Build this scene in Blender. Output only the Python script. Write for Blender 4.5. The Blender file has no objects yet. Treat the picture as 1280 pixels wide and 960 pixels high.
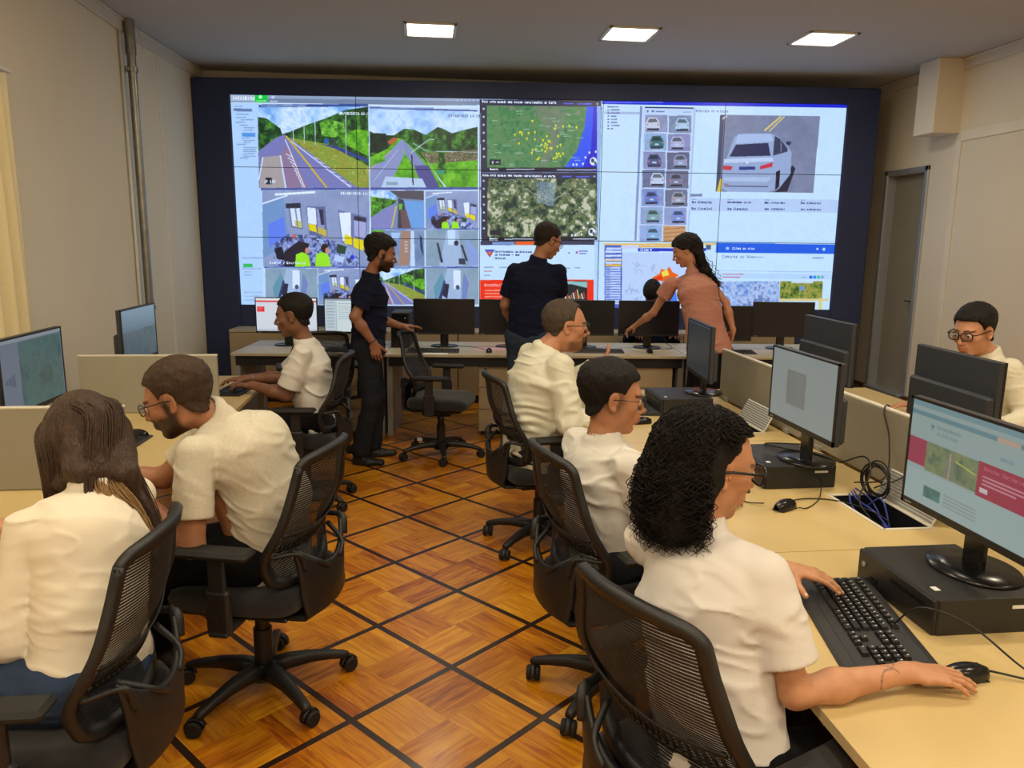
import bpy, bmesh, math, random
import numpy as np
from mathutils import Vector, Matrix

# ---------------------------------------------------------------- camera
scene = bpy.context.scene
COL = scene.collection
F_PX = 957.0
CAM_H = 1.70
RW = np.array([[0.99361731, -0.00978828, 0.11237806],
               [-0.11226692, -0.18286625, 0.97670675],
               [0.01098988, -0.98308907, -0.18279797]])
cam_data = bpy.data.cameras.new('camera')
cam_data.sensor_width = 36.0
cam_data.lens = F_PX / 1280.0 * 36.0
cam_data.clip_start = 0.05
cam = bpy.data.objects.new('camera', cam_data)
COL.objects.link(cam)
_m = Matrix(((RW[0, 0], -RW[0, 1], -RW[0, 2], 0.0),
             (RW[1, 0], -RW[1, 1], -RW[1, 2], 0.0),
             (RW[2, 0], -RW[2, 1], -RW[2, 2], CAM_H),
             (0, 0, 0, 1)))
cam.matrix_world = _m
scene.camera = cam

# ---------------------------------------------------------------- world, exposure
world = bpy.data.worlds.new('world')
scene.world = world
world.use_nodes = True
world.node_tree.nodes['Background'].inputs[0].default_value = (1.0, 0.86, 0.68, 1)
world.node_tree.nodes['Background'].inputs[1].default_value = 0.12
scene.view_settings.view_transform = 'Standard'
scene.view_settings.look = 'None'
scene.view_settings.gamma = 1.0
scene.view_settings.use_curve_mapping = False
scene.view_settings.exposure = 0.0
LAMP_W = 19.0             # power of each ceiling panel
LAMP_W_REAR = 10.5        # the dimmed row next to the video wall
LAMP_COL = (1.0, 0.85, 0.61)
SCREEN_GAIN = 1.0         # brightness of the video wall

PI = math.pi
R = math.radians
rng = random.Random(7)


# ---------------------------------------------------------------- naming helpers
def tag(o, label=None, cat=None, group=None, kind=None):
    if label: o['label'] = label
    if cat: o['category'] = cat
    if group: o['group'] = group
    if kind: o['kind'] = kind
    return o


def empty(name, loc=(0, 0, 0), rz=0.0, label=None, cat=None, group=None):
    o = bpy.data.objects.new(name, None)
    o.empty_display_size = 0.05
    COL.objects.link(o)
    o.location = loc
    o.rotation_euler = (0, 0, rz)
    return tag(o, label, cat, group)


def dup(root, loc=None, rz=None, label=None, group=None):
    def rec(o, parent):
        c = o.copy()
        COL.objects.link(c)
        c.parent = parent
        for ch in list(o.children):
            rec(ch, c)
        return c
    r = rec(root, None)
    if loc is not None: r.location = loc
    if rz is not None: r.rotation_euler = (0, 0, rz)
    if label: r['label'] = label
    if group: r['group'] = group
    return r


# ---------------------------------------------------------------- materials
def srgb(r, g, b):
    def f(c):
        c = c / 255.0
        return c / 12.92 if c <= 0.04045 else ((c + 0.055) / 1.055) ** 2.4
    return (f(r), f(g), f(b), 1.0)


def mat(name, col, rough=0.5, metal=0.0, bump=0.0, bscale=60.0, var=0.0, vscale=8.0, spec=0.5,
        stretch=(1, 1, 1), emit=None, estr=0.0, coat=0.0, sheen=0.0, sss=0.0):
    m = bpy.data.materials.new(name)
    m.use_nodes = True
    nt = m.node_tree
    b = nt.nodes['Principled BSDF']
    b.inputs['Base Color'].default_value = col
    b.inputs['Roughness'].default_value = rough
    b.inputs['Metallic'].default_value = metal
    b.inputs['Specular IOR Level'].default_value = spec
    b.inputs['Coat Weight'].default_value = coat
    b.inputs['Sheen Weight'].default_value = sheen
    if sss:
        b.inputs['Subsurface Weight'].default_value = sss
        b.inputs['Subsurface Radius'].default_value = (0.012, 0.005, 0.003)
        b.inputs['Subsurface Scale'].default_value = 0.6
    if emit:
        b.inputs['Emission Color'].default_value = emit
        b.inputs['Emission Strength'].default_value = estr
    tc = nt.nodes.new('ShaderNodeTexCoord')
    mp = nt.nodes.new('ShaderNodeMapping')
    mp.inputs['Scale'].default_value = stretch
    nt.links.new(tc.outputs['Object'], mp.inputs['Vector'])
    if var > 0:
        n = nt.nodes.new('ShaderNodeTexNoise')
        n.inputs['Scale'].default_value = vscale
        n.inputs['Detail'].default_value = 4
        nt.links.new(mp.outputs[0], n.inputs['Vector'])
        hs = nt.nodes.new('ShaderNodeMapRange')
        hs.inputs['From Min'].default_value = 0.25
        hs.inputs['From Max'].default_value = 0.75
        hs.inputs['To Min'].default_value = 1.0 - var
        hs.inputs['To Max'].default_value = 1.0 + var
        nt.links.new(n.outputs[0], hs.inputs[0])
        mx = nt.nodes.new('ShaderNodeVectorMath')
        mx.operation = 'SCALE'
        mx.inputs[0].default_value = col[:3]
        nt.links.new(hs.outputs[0], mx.inputs['Scale'])
        nt.links.new(mx.outputs[0], b.inputs['Base Color'])
    if bump > 0:
        n = nt.nodes.new('ShaderNodeTexNoise')
        n.inputs['Scale'].default_value = bscale
        n.inputs['Detail'].default_value = 5
        nt.links.new(mp.outputs[0], n.inputs['Vector'])
        bp = nt.nodes.new('ShaderNodeBump')
        bp.inputs['Strength'].default_value = bump
        bp.inputs['Distance'].default_value = 0.01
        nt.links.new(n.outputs[0], bp.inputs['Height'])
        nt.links.new(bp.outputs[0], b.inputs['Normal'])
    return m


def vc_mat(name, rough=0.3, gain=1.0, lit=True, attr='paint'):
    """material reading a painted per-vertex picture (what a display shows)"""
    m = bpy.data.materials.new(name)
    m.use_nodes = True
    nt = m.node_tree
    b = nt.nodes['Principled BSDF']
    a = nt.nodes.new('ShaderNodeAttribute')
    a.attribute_name = attr
    if lit:
        b.inputs['Base Color'].default_value = (0.01, 0.01, 0.012, 1)
        nt.links.new(a.outputs['Color'], b.inputs['Emission Color'])
        b.inputs['Emission Strength'].default_value = gain
    else:
        nt.links.new(a.outputs['Color'], b.inputs['Base Color'])
    b.inputs['Roughness'].default_value = rough
    return m


M = {}
M['wall'] = mat('plaster_wall', srgb(224, 216, 196), 0.85, bump=0.12, bscale=25, var=0.03, vscale=1.5)
M['wall_patch'] = mat('wall_filler', srgb(228, 222, 206), 0.8, bump=0.15, bscale=12, var=0.05, vscale=5)
M['ceiling'] = mat('ceiling_paint', srgb(186, 190, 192), 0.9, bump=0.05, bscale=8, var=0.02, vscale=1)
M['cornice'] = mat('cornice_plaster', srgb(206, 202, 190), 0.8, bump=0.1, bscale=20)
M['videoframe'] = mat('navy_panel', srgb(34, 48, 90), 0.55, bump=0.05, bscale=30)
M['bezel'] = mat('display_bezel', srgb(8, 10, 16), 0.35)
M['laminate'] = mat('beige_laminate', srgb(200, 176, 122), 0.38, bump=0.03, bscale=120, var=0.03, vscale=3)
M['laminate_edge'] = mat('laminate_edge', srgb(190, 168, 124), 0.5)
M['lam_back'] = mat('pale_laminate', srgb(188, 178, 154), 0.42, var=0.03, vscale=3)
M['cabinet'] = mat('cabinet_laminate', srgb(170, 154, 124), 0.5, var=0.04, vscale=3)
M['partition'] = mat('partition_board', srgb(150, 146, 132), 0.6, bump=0.05, bscale=90, var=0.03, vscale=4)
M['part_edge'] = mat('partition_edge', srgb(206, 202, 188), 0.5)
M['greymetal'] = mat('grey_powdercoat', srgb(150, 152, 150), 0.45, metal=0.3)
M['darkmetal'] = mat('dark_powdercoat', srgb(34, 36, 42), 0.45, metal=0.3)
M['steel'] = mat('galvanised_steel', srgb(150, 150, 142), 0.35, metal=0.85, var=0.15, vscale=20)
M['chrome'] = mat('chrome', srgb(200, 200, 200), 0.18, metal=1.0)
M['alu'] = mat('door_frame_aluminium', srgb(190, 196, 204), 0.35, metal=0.6)
M['door'] = mat('door_paint', srgb(150, 148, 136), 0.55, var=0.03)
M['brownwood'] = mat('skirting_wood', srgb(92, 60, 38), 0.45, bump=0.05, var=0.2, vscale=14, stretch=(1, 6, 1))
M['plastic'] = mat('black_plastic', srgb(26, 26, 28), 0.42, bump=0.04, bscale=220)
M['plastic_s'] = mat('glossy_black_plastic', srgb(18, 18, 20), 0.22)
M['chairplastic'] = mat('chair_plastic', srgb(26, 27, 29), 0.5, bump=0.06, bscale=300)
M['chairfabric'] = mat('chair_fabric', srgb(22, 22, 25), 0.95, bump=0.3, bscale=500, sheen=0.2)
M['rubber'] = mat('rubber', srgb(16, 16, 17), 0.7)
M['pc'] = mat('computer_case', srgb(34, 33, 33), 0.5, bump=0.05, bscale=250)
M['monitorback'] = mat('monitor_back', srgb(46, 50, 58), 0.5, bump=0.04, bscale=200)
M['screenoff'] = mat('screen_off', srgb(22, 26, 36), 0.25)
M['key'] = mat('keycap', srgb(22, 22, 24), 0.4)
M['keymark'] = mat('key_legend', srgb(220, 220, 220), 0.5)
M['keyboard'] = mat('keyboard_body', srgb(38, 38, 40), 0.5)
M['cable'] = mat('black_cable', srgb(18, 18, 20), 0.45)
M['bluecable'] = mat('blue_cable', srgb(50, 64, 160), 0.45)
M['paper'] = mat('paper', srgb(236, 236, 232), 0.8)
M['pinkpaper'] = mat('pink_paper', srgb(214, 180, 190), 0.8)
M['white'] = mat('white_plastic', srgb(226, 226, 220), 0.45)
M['curtain'] = mat('cream_curtain', srgb(226, 212, 170), 0.9, bump=0.2, bscale=60, sheen=0.3)
M['red'] = mat('red_print', srgb(190, 40, 50), 0.6)
M['pink'] = mat('salmon_blouse', srgb(226, 160, 134), 0.85, bump=0.15, bscale=40)
M['brass'] = mat('brass', srgb(150, 130, 80), 0.35, metal=0.9)
M['lens'] = None


def glass_mat():
    m = bpy.data.materials.new('spectacle_lens')
    m.use_nodes = True
    nt = m.node_tree
    nt.nodes.remove(nt.nodes['Principled BSDF'])
    out = nt.nodes['Material Output']
    t = nt.nodes.new('ShaderNodeBsdfTransparent')
    t.inputs[0].default_value = (0.93, 0.95, 0.97, 1)
    g = nt.nodes.new('ShaderNodeBsdfGlossy')
    g.inputs['Roughness'].default_value = 0.03
    mx = nt.nodes.new('ShaderNodeMixShader')
    mx.inputs[0].default_value = 0.10
    nt.links.new(t.outputs[0], mx.inputs[1])
    nt.links.new(g.outputs[0], mx.inputs[2])
    nt.links.new(mx.outputs[0], out.inputs[0])
    return m


M['lens'] = glass_mat()


def mesh_mat():
    """woven chair-back net: fine horizontal threads with open gaps"""
    m = bpy.data.materials.new('chair_net')
    m.use_nodes = True
    nt = m.node_tree
    b = nt.nodes['Principled BSDF']
    out = nt.nodes['Material Output']
    b.inputs['Base Color'].default_value = srgb(30, 31, 34)
    b.inputs['Roughness'].default_value = 0.7
    tc = nt.nodes.new('ShaderNodeTexCoord')
    sp = nt.nodes.new('ShaderNodeSeparateXYZ')
    nt.links.new(tc.outputs['Object'], sp.inputs[0])
    def saw(sock, freq, lo):
        a = nt.nodes.new('ShaderNodeMath'); a.operation = 'MULTIPLY'
        a.inputs[1].default_value = freq
        nt.links.new(sock, a.inputs[0])
        f = nt.nodes.new('ShaderNodeMath'); f.operation = 'FRACT'
        nt.links.new(a.outputs[0], f.inputs[0])
        g = nt.nodes.new('ShaderNodeMath'); g.operation = 'GREATER_THAN'
        g.inputs[1].default_value = lo
        nt.links.new(f.outputs[0], g.inputs[0])
        return g.outputs[0]
    s1 = saw(sp.outputs['Z'], 125.0, 0.74)
    s2 = saw(sp.outputs['X'], 220.0, 0.14)
    mu = nt.nodes.new('ShaderNodeMath'); mu.operation = 'MULTIPLY'
    nt.links.new(s1, mu.inputs[0]); nt.links.new(s2, mu.inputs[1])
    t = nt.nodes.new('ShaderNodeBsdfTransparent')
    mx = nt.nodes.new('ShaderNodeMixShader')
    nt.links.new(mu.outputs[0], mx.inputs[0])
    nt.links.new(b.outputs[0], mx.inputs[1])
    nt.links.new(t.outputs[0], mx.inputs[2])
    nt.links.new(mx.outputs[0], out.inputs[0])
    return m


M['net'] = mesh_mat()


# ---------------------------------------------------------------- mesh builder
def frame_from(d, up=(0, 0, 1)):
    d = Vector(d).normalized()
    u = Vector(up)
    if abs(d.dot(u)) > 0.97:
        u = Vector((1, 0, 0)) if abs(d.x) < 0.9 else Vector((0, 1, 0))
    x = u.cross(d).normalized()
    y = d.cross(x).normalized()
    return x, y, d


class MB:
    def __init__(self):
        self.v = []; self.f = []; self.mi = []; self.sm = []

    def add(self, vs, fs, mi=0, smooth=False):
        o = len(self.v)
        self.v.extend([tuple(p) for p in vs])
        for q in fs:
            self.f.append([i + o for i in q]); self.mi.append(mi); self.sm.append(smooth)
        return self

    def box(self, c, s, rot=None, bev=0.0, mi=0):
        hx, hy, hz = s[0] / 2, s[1] / 2, s[2] / 2
        b = min(bev, hx * .95, hy * .95, hz * .95)
        bm = bmesh.new()
        for sx in (-1, 1):
            for sy in (-1, 1):
                for sz in (-1, 1):
                    if b > 0:
                        for k in range(3):
                            d = [b, b, b]; d[k] = 0
                            bm.verts.new((sx * (hx - d[0]), sy * (hy - d[1]), sz * (hz - d[2])))
                    else:
                        bm.verts.new((sx * hx, sy * hy, sz * hz))
        bmesh.ops.convex_hull(bm, input=bm.verts)
        bmesh.ops.dissolve_limit(bm, angle_limit=0.02, verts=bm.verts, edges=bm.edges)
        bm.verts.index_update()
        Rm = rot if rot is not None else Matrix.Identity(3)
        if not isinstance(Rm, Matrix):
            Rm = Matrix.Rotation(Rm, 3, 'Z')
        cc = Vector(c)
        vs = [Rm @ v.co + cc for v in bm.verts]
        fs = [[v.index for v in f.verts] for f in bm.faces]
        bm.free()
        return self.add(vs, fs, mi)

    def cyl(self, a, b, r1, r2=None, n=20, mi=0, smooth=True, bev=0.0):
        r2 = r1 if r2 is None else r2
        a = Vector(a); b = Vector(b)
        x, y, d = frame_from(b - a)
        rings = [(a, r1), (b, r2)]
        if bev:
            L = (b - a).length
            rings = [(a, r1 - bev), (a + d * bev, r1), (b - d * bev, r2), (b, r2 - bev)]
        vs = []
        for p, r in rings:
            for i in range(n):
                t = 2 * PI * i / n
                vs.append(p + x * (r * math.cos(t)) + y * (r * math.sin(t)))
        fs = []
        for k in range(len(rings) - 1):
            for i in range(n):
                j = (i + 1) % n
                fs.append([k * n + i, k * n + j, (k + 1) * n + j, (k + 1) * n + i])
        self.add(vs, fs, mi, smooth)
        e = (len(rings) - 1) * n
        self.add([vs[i] for i in range(n)][::-1], [list(range(n))], mi)
        self.add([vs[e + i] for i in range(n)], [list(range(n))], mi)
        return self

    def tube(self, pts, r, n=8, mi=0, cap=True, flat=1.0):
        pts = [Vector(p) for p in pts]
        N = len(pts)
        rr = r if isinstance(r, (list, tuple)) else [r] * N
        vs = []
        px = None
        for i, p in enumerate(pts):
            d = (pts[min(i + 1, N - 1)] - pts[max(i - 1, 0)])
            if d.length < 1e-9: d = Vector((0, 0, 1))
            d.normalize()
            if px is None:
                x, y, _ = frame_from(d)
            else:
                x = px - d * px.dot(d)
                if x.length < 1e-6: x, y, _ = frame_from(d)
                x.normalize(); y = d.cross(x)
            px = x
            for k in range(n):
                t = 2 * PI * k / n
                vs.append(p + x * (rr[i] * math.cos(t)) + y * (rr[i] * flat * math.sin(t)))
        fs = []
        for i in range(N - 1):
            for k in range(n):
                j = (k + 1) % n
                fs.append([i * n + k, i * n + j, (i + 1) * n + j, (i + 1) * n + k])
        if cap:
            fs.append(list(range(n))[::-1]); fs.append([(N - 1) * n + k for k in range(n)])
        return self.add(vs, fs, mi, True)

    def sweep(self, pts, prof, up, mi=0, closed=False, smooth=True, scales=None):
        """profile (list of 2-D points, side/up) swept along pts; up: fixed side vector or list"""
        pts = [Vector(p) for p in pts]
        N = len(pts); n = len(prof)
        vs = []
        for i, p in enumerate(pts):
            a = pts[(i - 1) % N] if closed else pts[max(i - 1, 0)]
            b = pts[(i + 1) % N] if closed else pts[min(i + 1, N - 1)]
            d = (b - a).normalized()
            s = Vector(up[i] if isinstance(up, list) else up)
            s = (s - d * s.dot(d)).normalized()
            t = d.cross(s)
            k = scales[i] if scales else (1, 1)
            for (u, w) in prof:
                vs.append(p + s * (u * k[0]) + t * (w * k[1]))
        fs = []
        for i in range(N if closed else N - 1):
            i2 = (i + 1) % N
            for k in range(n):
                j = (k + 1) % n
                fs.append([i * n + k, i * n + j, i2 * n + j, i2 * n + k])
        if not closed:
            fs.append(list(range(n))[::-1]); fs.append([(N - 1) * n + k for k in range(n)])
        return self.add(vs, fs, mi, smooth)

    def prism(self, poly, z0, z1, mi=0, axis='Z', smooth=False):
        n = len(poly)
        def P(x, y, z):
            if axis == 'Z': return (x, y, z)
            if axis == 'Y': return (x, z, y)
            return (z, x, y)
        vs = [P(x, y, z0) for x, y in poly] + [P(x, y, z1) for x, y in poly]
        fs = [[i, (i + 1) % n, n + (i + 1) % n, n + i] for i in range(n)]
        self.add(vs, fs, mi, smooth)
        self.add([vs[i] for i in range(n)][::-1], [list(range(n))], mi)
        self.add([vs[n + i] for i in range(n)], [list(range(n))], mi)
        return self

    def lathe(self, c, prof, n=28, mi=0, sx=1.0, sy=1.0):
        vs = []
        for (r, z) in prof:
            for i in range(n):
                t = 2 * PI * i / n
                vs.append((c[0] + r * sx * math.cos(t), c[1] + r * sy * math.sin(t), c[2] + z))
        fs = []
        for k in range(len(prof) - 1):
            for i in range(n):
                j = (i + 1) % n
                fs.append([k * n + i, k * n + j, (k + 1) * n + j, (k + 1) * n + i])
        fs.append(list(range(n))[::-1]); fs.append([(len(prof) - 1) * n + i for i in range(n)])
        return self.add(vs, fs, mi, True)

    def grid(self, fn, nu, nv, mi=0, thick=0.0, smooth=True):
        vs = [fn(i / nu, j / nv) for j in range(nv + 1) for i in range(nu + 1)]
        w = nu + 1
        fs = [[j * w + i, j * w + i + 1, (j + 1) * w + i + 1, (j + 1) * w + i] for j in range(nv) for i in range(nu)]
        if thick:
            V = np.array([list(p) for p in vs]).reshape(nv + 1, nu + 1, 3)
            du = np.gradient(V, axis=1); dv = np.gradient(V, axis=0)
            nn = np.cross(du, dv); nn /= np.linalg.norm(nn, axis=2, keepdims=True) + 1e-12
            B = (V - nn * thick).reshape(-1, 3)
            o = len(vs)
            vs = [tuple(p) for p in V.reshape(-1, 3)] + [tuple(p) for p in B]
            fs += [[o + q for q in f[::-1]] for f in fs[:]]
            rim = [i for i in range(w)] + [j * w + nu for j in range(1, nv + 1)] + \
                  [nv * w + i for i in range(nu - 1, -1, -1)] + [j * w for j in range(nv - 1, 0, -1)]
            m_ = len(rim)
            fs += [[rim[(k + 1) % m_], rim[k], o + rim[k], o + rim[(k + 1) % m_]] for k in range(m_)]
        return self.add(vs, fs, mi, smooth)

    def build(self, name, mats, parent=None, loc=None, label=None):
        me = bpy.data.meshes.new(name)
        me.from_pydata([list(v) for v in self.v], [], self.f)
        if not isinstance(mats, (list, tuple)): mats = [mats]
        for m in mats: me.materials.append(m)
        me.polygons.foreach_set('material_index', self.mi)
        me.polygons.foreach_set('use_smooth', self.sm)
        bm = bmesh.new(); bm.from_mesh(me)
        bmesh.ops.recalc_face_normals(bm, faces=bm.faces)
        bm.to_mesh(me); bm.free()
        me.update()
        o = bpy.data.objects.new(name, me)
        COL.objects.link(o)
        if parent is not None: o.parent = parent
        if loc is not None: o.location = loc
        if label: o['label'] = label
        return o


def spline(pts, n=8):
    """Catmull-Rom through points"""
    P = [np.array(p, float) for p in pts]
    P = [2 * P[0] - P[1]] + P + [2 * P[-1] - P[-2]]
    out = []
    for i in range(1, len(P) - 2):
        for k in range(n):
            t = k / n
            a, b, c, d = P[i - 1], P[i], P[i + 1], P[i + 2]
            out.append(0.5 * (2 * b + (c - a) * t + (2 * a - 5 * b + 4 * c - d) * t * t + (3 * b - a - 3 * c + d) * t ** 3))
    out.append(P[-2])
    return [tuple(p) for p in out]


# ---------------------------------------------------------------- painted displays
FONT = {}
def _font():
    raw = {'A': '757', 'x': ''}
    rows = {
     'a': '000 011 101 101 011', 'b': '100 100 110 101 110', 'c': '000 011 100 100 011', 'd': '001 001 011 101 011',
     'e': '000 010 111 100 011', 'f': '011 010 111 010 010', 'g': '000 011 101 011 110', 'h': '100 100 110 101 101',
     'i': '010 000 010 010 010', 'j': '001 000 001 001 110', 'k': '100 101 110 110 101', 'l': '010 010 010 010 011',
     'm': '000 111 111 101 101', 'n': '000 110 101 101 101', 'o': '000 010 101 101 010', 'p': '000 110 101 110 100',
     'q': '000 011 101 011 001', 'r': '000 011 100 100 100', 's': '000 011 110 011 110', 't': '010 111 010 010 011',
     'u': '000 101 101 101 011', 'v': '000 101 101 101 010', 'w': '000 101 101 111 111', 'x': '000 101 010 010 101',
     'y': '000 101 101 011 110', 'z': '000 111 001 010 111', 'A': '010 101 111 101 101', 'C': '011 100 100 100 011',
     'D': '110 101 101 101 110', 'E': '111 100 110 100 111', 'N': '101 111 111 111 101', 'R': '110 101 110 101 101',
     'V': '101 101 101 101 010', 'G': '011 100 101 101 011', 'I': '111 010 010 010 111', 'M': '101 111 111 101 101',
     'P': '110 101 110 100 100', 'S': '011 100 010 001 110', 'T': '111 010 010 010 010', 'U': '101 101 101 101 111',
     'B': '110 101 110 101 110', 'O': '111 101 101 101 111', 'H': '101 101 111 101 101', 'F': '111 100 110 100 100',
     'L': '100 100 100 100 111', '0': '111 101 101 101 111', '1': '010 110 010 010 111', '2': '110 001 010 100 111',
     '3': '110 001 010 001 110', '4': '101 101 111 001 001', '5': '111 100 110 001 110', '6': '011 100 111 101 111',
     '7': '111 001 010 010 010', '8': '111 101 111 101 111', '9': '111 101 111 001 110', ':': '000 010 000 010 000',
     '/': '001 001 010 100 100', '-': '000 000 111 000 000', '.': '000 000 000 000 010', ' ': '000 000 000 000 000'}
    for k, s in rows.items():
        FONT[k] = np.array([[int(c) for c in r] for r in s.split()])
_font()


def vnoise(h, w, cell, seed):
    """smooth value noise, h x w"""
    r = np.random.RandomState(seed)
    gh, gw = int(h / cell) + 3, int(w / cell) + 3
    g = r.rand(gh, gw)
    yy = np.arange(h) / cell; xx = np.arange(w) / cell
    y0 = yy.astype(int); x0 = xx.astype(int)
    fy = (yy - y0)[:, None]; fx = (xx - x0)[None, :]
    fy = fy * fy * (3 - 2 * fy); fx = fx * fx * (3 - 2 * fx)
    a = g[y0][:, x0]; b = g[y0][:, x0 + 1]; c = g[y0 + 1][:, x0]; d = g[y0 + 1][:, x0 + 1]
    return (a * (1 - fx) + b * fx) * (1 - fy) + (c * (1 - fx) + d * fx) * fy


def homography(src, dst):
    A = []
    for (x, y), (X, Y) in zip(src, dst):
        A.append([x, y, 1, 0, 0, 0, -X * x, -X * y, -X]); A.append([0, 0, 0, x, y, 1, -Y * x, -Y * y, -Y])
    return np.linalg.svd(np.array(A, float))[2][-1].reshape(3, 3)


class Canvas:
    def __init__(self, w, h, bg, corners=None):
        self.w, self.h = w, h
        self.a = np.zeros((h, w, 3)); self.a[:] = bg
        c = corners or [(0, 0), (w, 0), (w, h), (0, h)]
        self.H = homography(c, [(0, 0), (w, 0), (w, h), (0, h)])
        self.s = 0

    def p(self, x, y):
        q = self.H @ np.array([x, y, 1.0])
        return q[0] / q[2], q[1] / q[2]

    def mask(self, pts):
        P = [self.p(*q) for q in pts]
        xs = [q[0] for q in P]; ys = [q[1] for q in P]
        x0, x1 = max(0, int(min(xs))), min(self.w, int(max(xs)) + 2)
        y0, y1 = max(0, int(min(ys))), min(self.h, int(max(ys)) + 2)
        if x1 <= x0 or y1 <= y0: return None
        acc = np.zeros((y1 - y0, x1 - x0))
        for oy in (0.25, 0.75):
            for ox in (0.25, 0.75):
                Y, X = np.mgrid[y0:y1, x0:x1].astype(float)
                X += ox; Y += oy
                ins = np.zeros(X.shape, bool)
                n = len(P)
                for i in range(n):
                    ax, ay = P[i]; bx, by = P[(i + 1) % n]
                    if ay == by: continue
                    c = ((ay > Y) != (by > Y)) & (X < (bx - ax) * (Y - ay) / (by - ay) + ax)
                    ins ^= c
                acc += ins
        return (slice(y0, y1), slice(x0, x1)), acc[..., None] / 4.0

    def poly(self, pts, col, a=1.0):
        m = self.mask(pts)
        if m is None: return
        sl, k = m
        self.a[sl] = self.a[sl] * (1 - k * a) + np.array(col, float) * k * a

    def rect(self, x0, y0, x1, y1, col, a=1.0):
        self.poly([(x0, y0), (x1, y0), (x1, y1), (x0, y1)], col, a)

    def line(self, p, q, w, col):
        dx, dy = q[0] - p[0], q[1] - p[1]
        L = math.hypot(dx, dy) or 1
        nx, ny = -dy / L * w / 2, dx / L * w / 2
        self.poly([(p[0] + nx, p[1] + ny), (q[0] + nx, q[1] + ny), (q[0] - nx, q[1] - ny), (p[0] - nx, p[1] - ny)], col)

    def circ(self, x, y, rx, ry, col, a=1.0):
        self.poly([(x + rx * math.cos(t * PI / 8), y + ry * math.sin(t * PI / 8)) for t in range(16)], col, a)

    def noise(self, pts, cols, cell=3.0, seed=1, a=1.0, contrast=1.0):
        """fill with a palette picked by smooth noise (foliage, ground, maps)"""
        m = self.mask(pts)
        if m is None: return
        sl, k = m
        h, w = k.shape[:2]
        n = 0.5 * vnoise(h, w, cell * 2.6, seed) + 0.32 * vnoise(h, w, cell, seed + 5) + 0.18 * vnoise(h, w, max(1.0, cell * .45), seed + 9)
        n = np.clip((n - 0.5) * 1.7 * contrast + 0.5, 0, 0.999)
        C = np.array(cols, float)
        t = n * (len(C) - 1)
        i = t.astype(int); fr = (t - i)[..., None]
        c = C[i] * (1 - fr) + C[np.minimum(i + 1, len(C) - 1)] * fr
        self.a[sl] = self.a[sl] * (1 - k * a) + c * k * a

    def text(self, x, y, s, col, sc=1.0, a=1.0):
        """small bitmap lettering; x, y top-left in author units, sc in cells"""
        cx, cy = self.p(x, y)
        for ch in s:
            g = FONT.get(ch, FONT.get(ch.lower()))
            if g is not None:
                for r in range(5):
                    for c in range(3):
                        if g[r, c]:
                            xa, ya = cx + c * sc, cy + r * sc
                            i0, i1 = int(round(xa)), int(round(xa + sc)); j0, j1 = int(round(ya)), int(round(ya + sc))
                            i1 = max(i1, i0 + 1); j1 = max(j1, j0 + 1)
                            if 0 <= i0 and i1 <= self.w and 0 <= j0 and j1 <= self.h:
                                self.a[j0:j1, i0:i1] = self.a[j0:j1, i0:i1] * (1 - a) + np.array(col, float) * a
            cx += 4 * sc


def display(name, arr, w, h, material, parent=None, loc=(0, 0, 0), rot=None):
    """flat picture surface w x h metres in the local XZ plane facing -Y, one cell per picture dot"""
    H, W = arr.shape[:2]
    xs = np.linspace(-w / 2, w / 2, W + 1); zs = np.linspace(h / 2, -h / 2, H + 1)
    X, Z = np.meshgrid(xs, zs)
    V = np.stack([X, np.zeros_like(X), Z], -1).reshape(-1, 3)
    idx = np.arange((H + 1) * (W + 1)).reshape(H + 1, W + 1)
    F = np.stack([idx[:-1, :-1], idx[1:, :-1], idx[1:, 1:], idx[:-1, 1:]], -1).reshape(-1, 4)
    me = bpy.data.meshes.new(name)
    me.vertices.add(len(V)); me.vertices.foreach_set('co', V.ravel())
    me.loops.add(F.size); me.loops.foreach_set('vertex_index', F.ravel())
    me.polygons.add(len(F))
    me.polygons.foreach_set('loop_start', np.arange(len(F)) * 4)
    me.update(calc_edges=True)
    c = np.clip(arr / 255.0, 0, 1)
    c = np.where(c <= 0.04045, c / 12.92, ((c + 0.055) / 1.055) ** 2.4)
    c = np.concatenate([c, np.ones((H, W, 1))], -1).reshape(-1, 4)
    at_ = me.color_attributes.new('paint', 'FLOAT_COLOR', 'CORNER')
    at_.data.foreach_set('color', np.repeat(c, 4, axis=0).astype(np.float32).ravel())
    me.materials.append(material)
    o = bpy.data.objects.new(name, me)
    COL.objects.link(o)
    o.parent = parent
    o.location = loc
    if rot: o.rotation_euler = rot
    return o

# ================================================================ ROOM
CEIL = 3.45
XR = 5.12                      # right wall
A5 = R(5.0)                    # the video wall and the rear desks stand 5 degrees off the side walls
BU = Vector((math.cos(A5), -math.sin(A5), 0)); BV = Vector((math.sin(A5), math.cos(A5), 0))
BO = Vector((0, 8.403, 0))


def bk(u, v, z=0.0):
    """point in the rear (rotated) frame: u along the video wall, v behind it (negative = towards the room)"""
    return BO + BU * u + BV * v + Vector((0, 0, z))


def structure(o, label=None):
    o['kind'] = 'structure'
    if label: o['label'] = label
    return o


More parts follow.
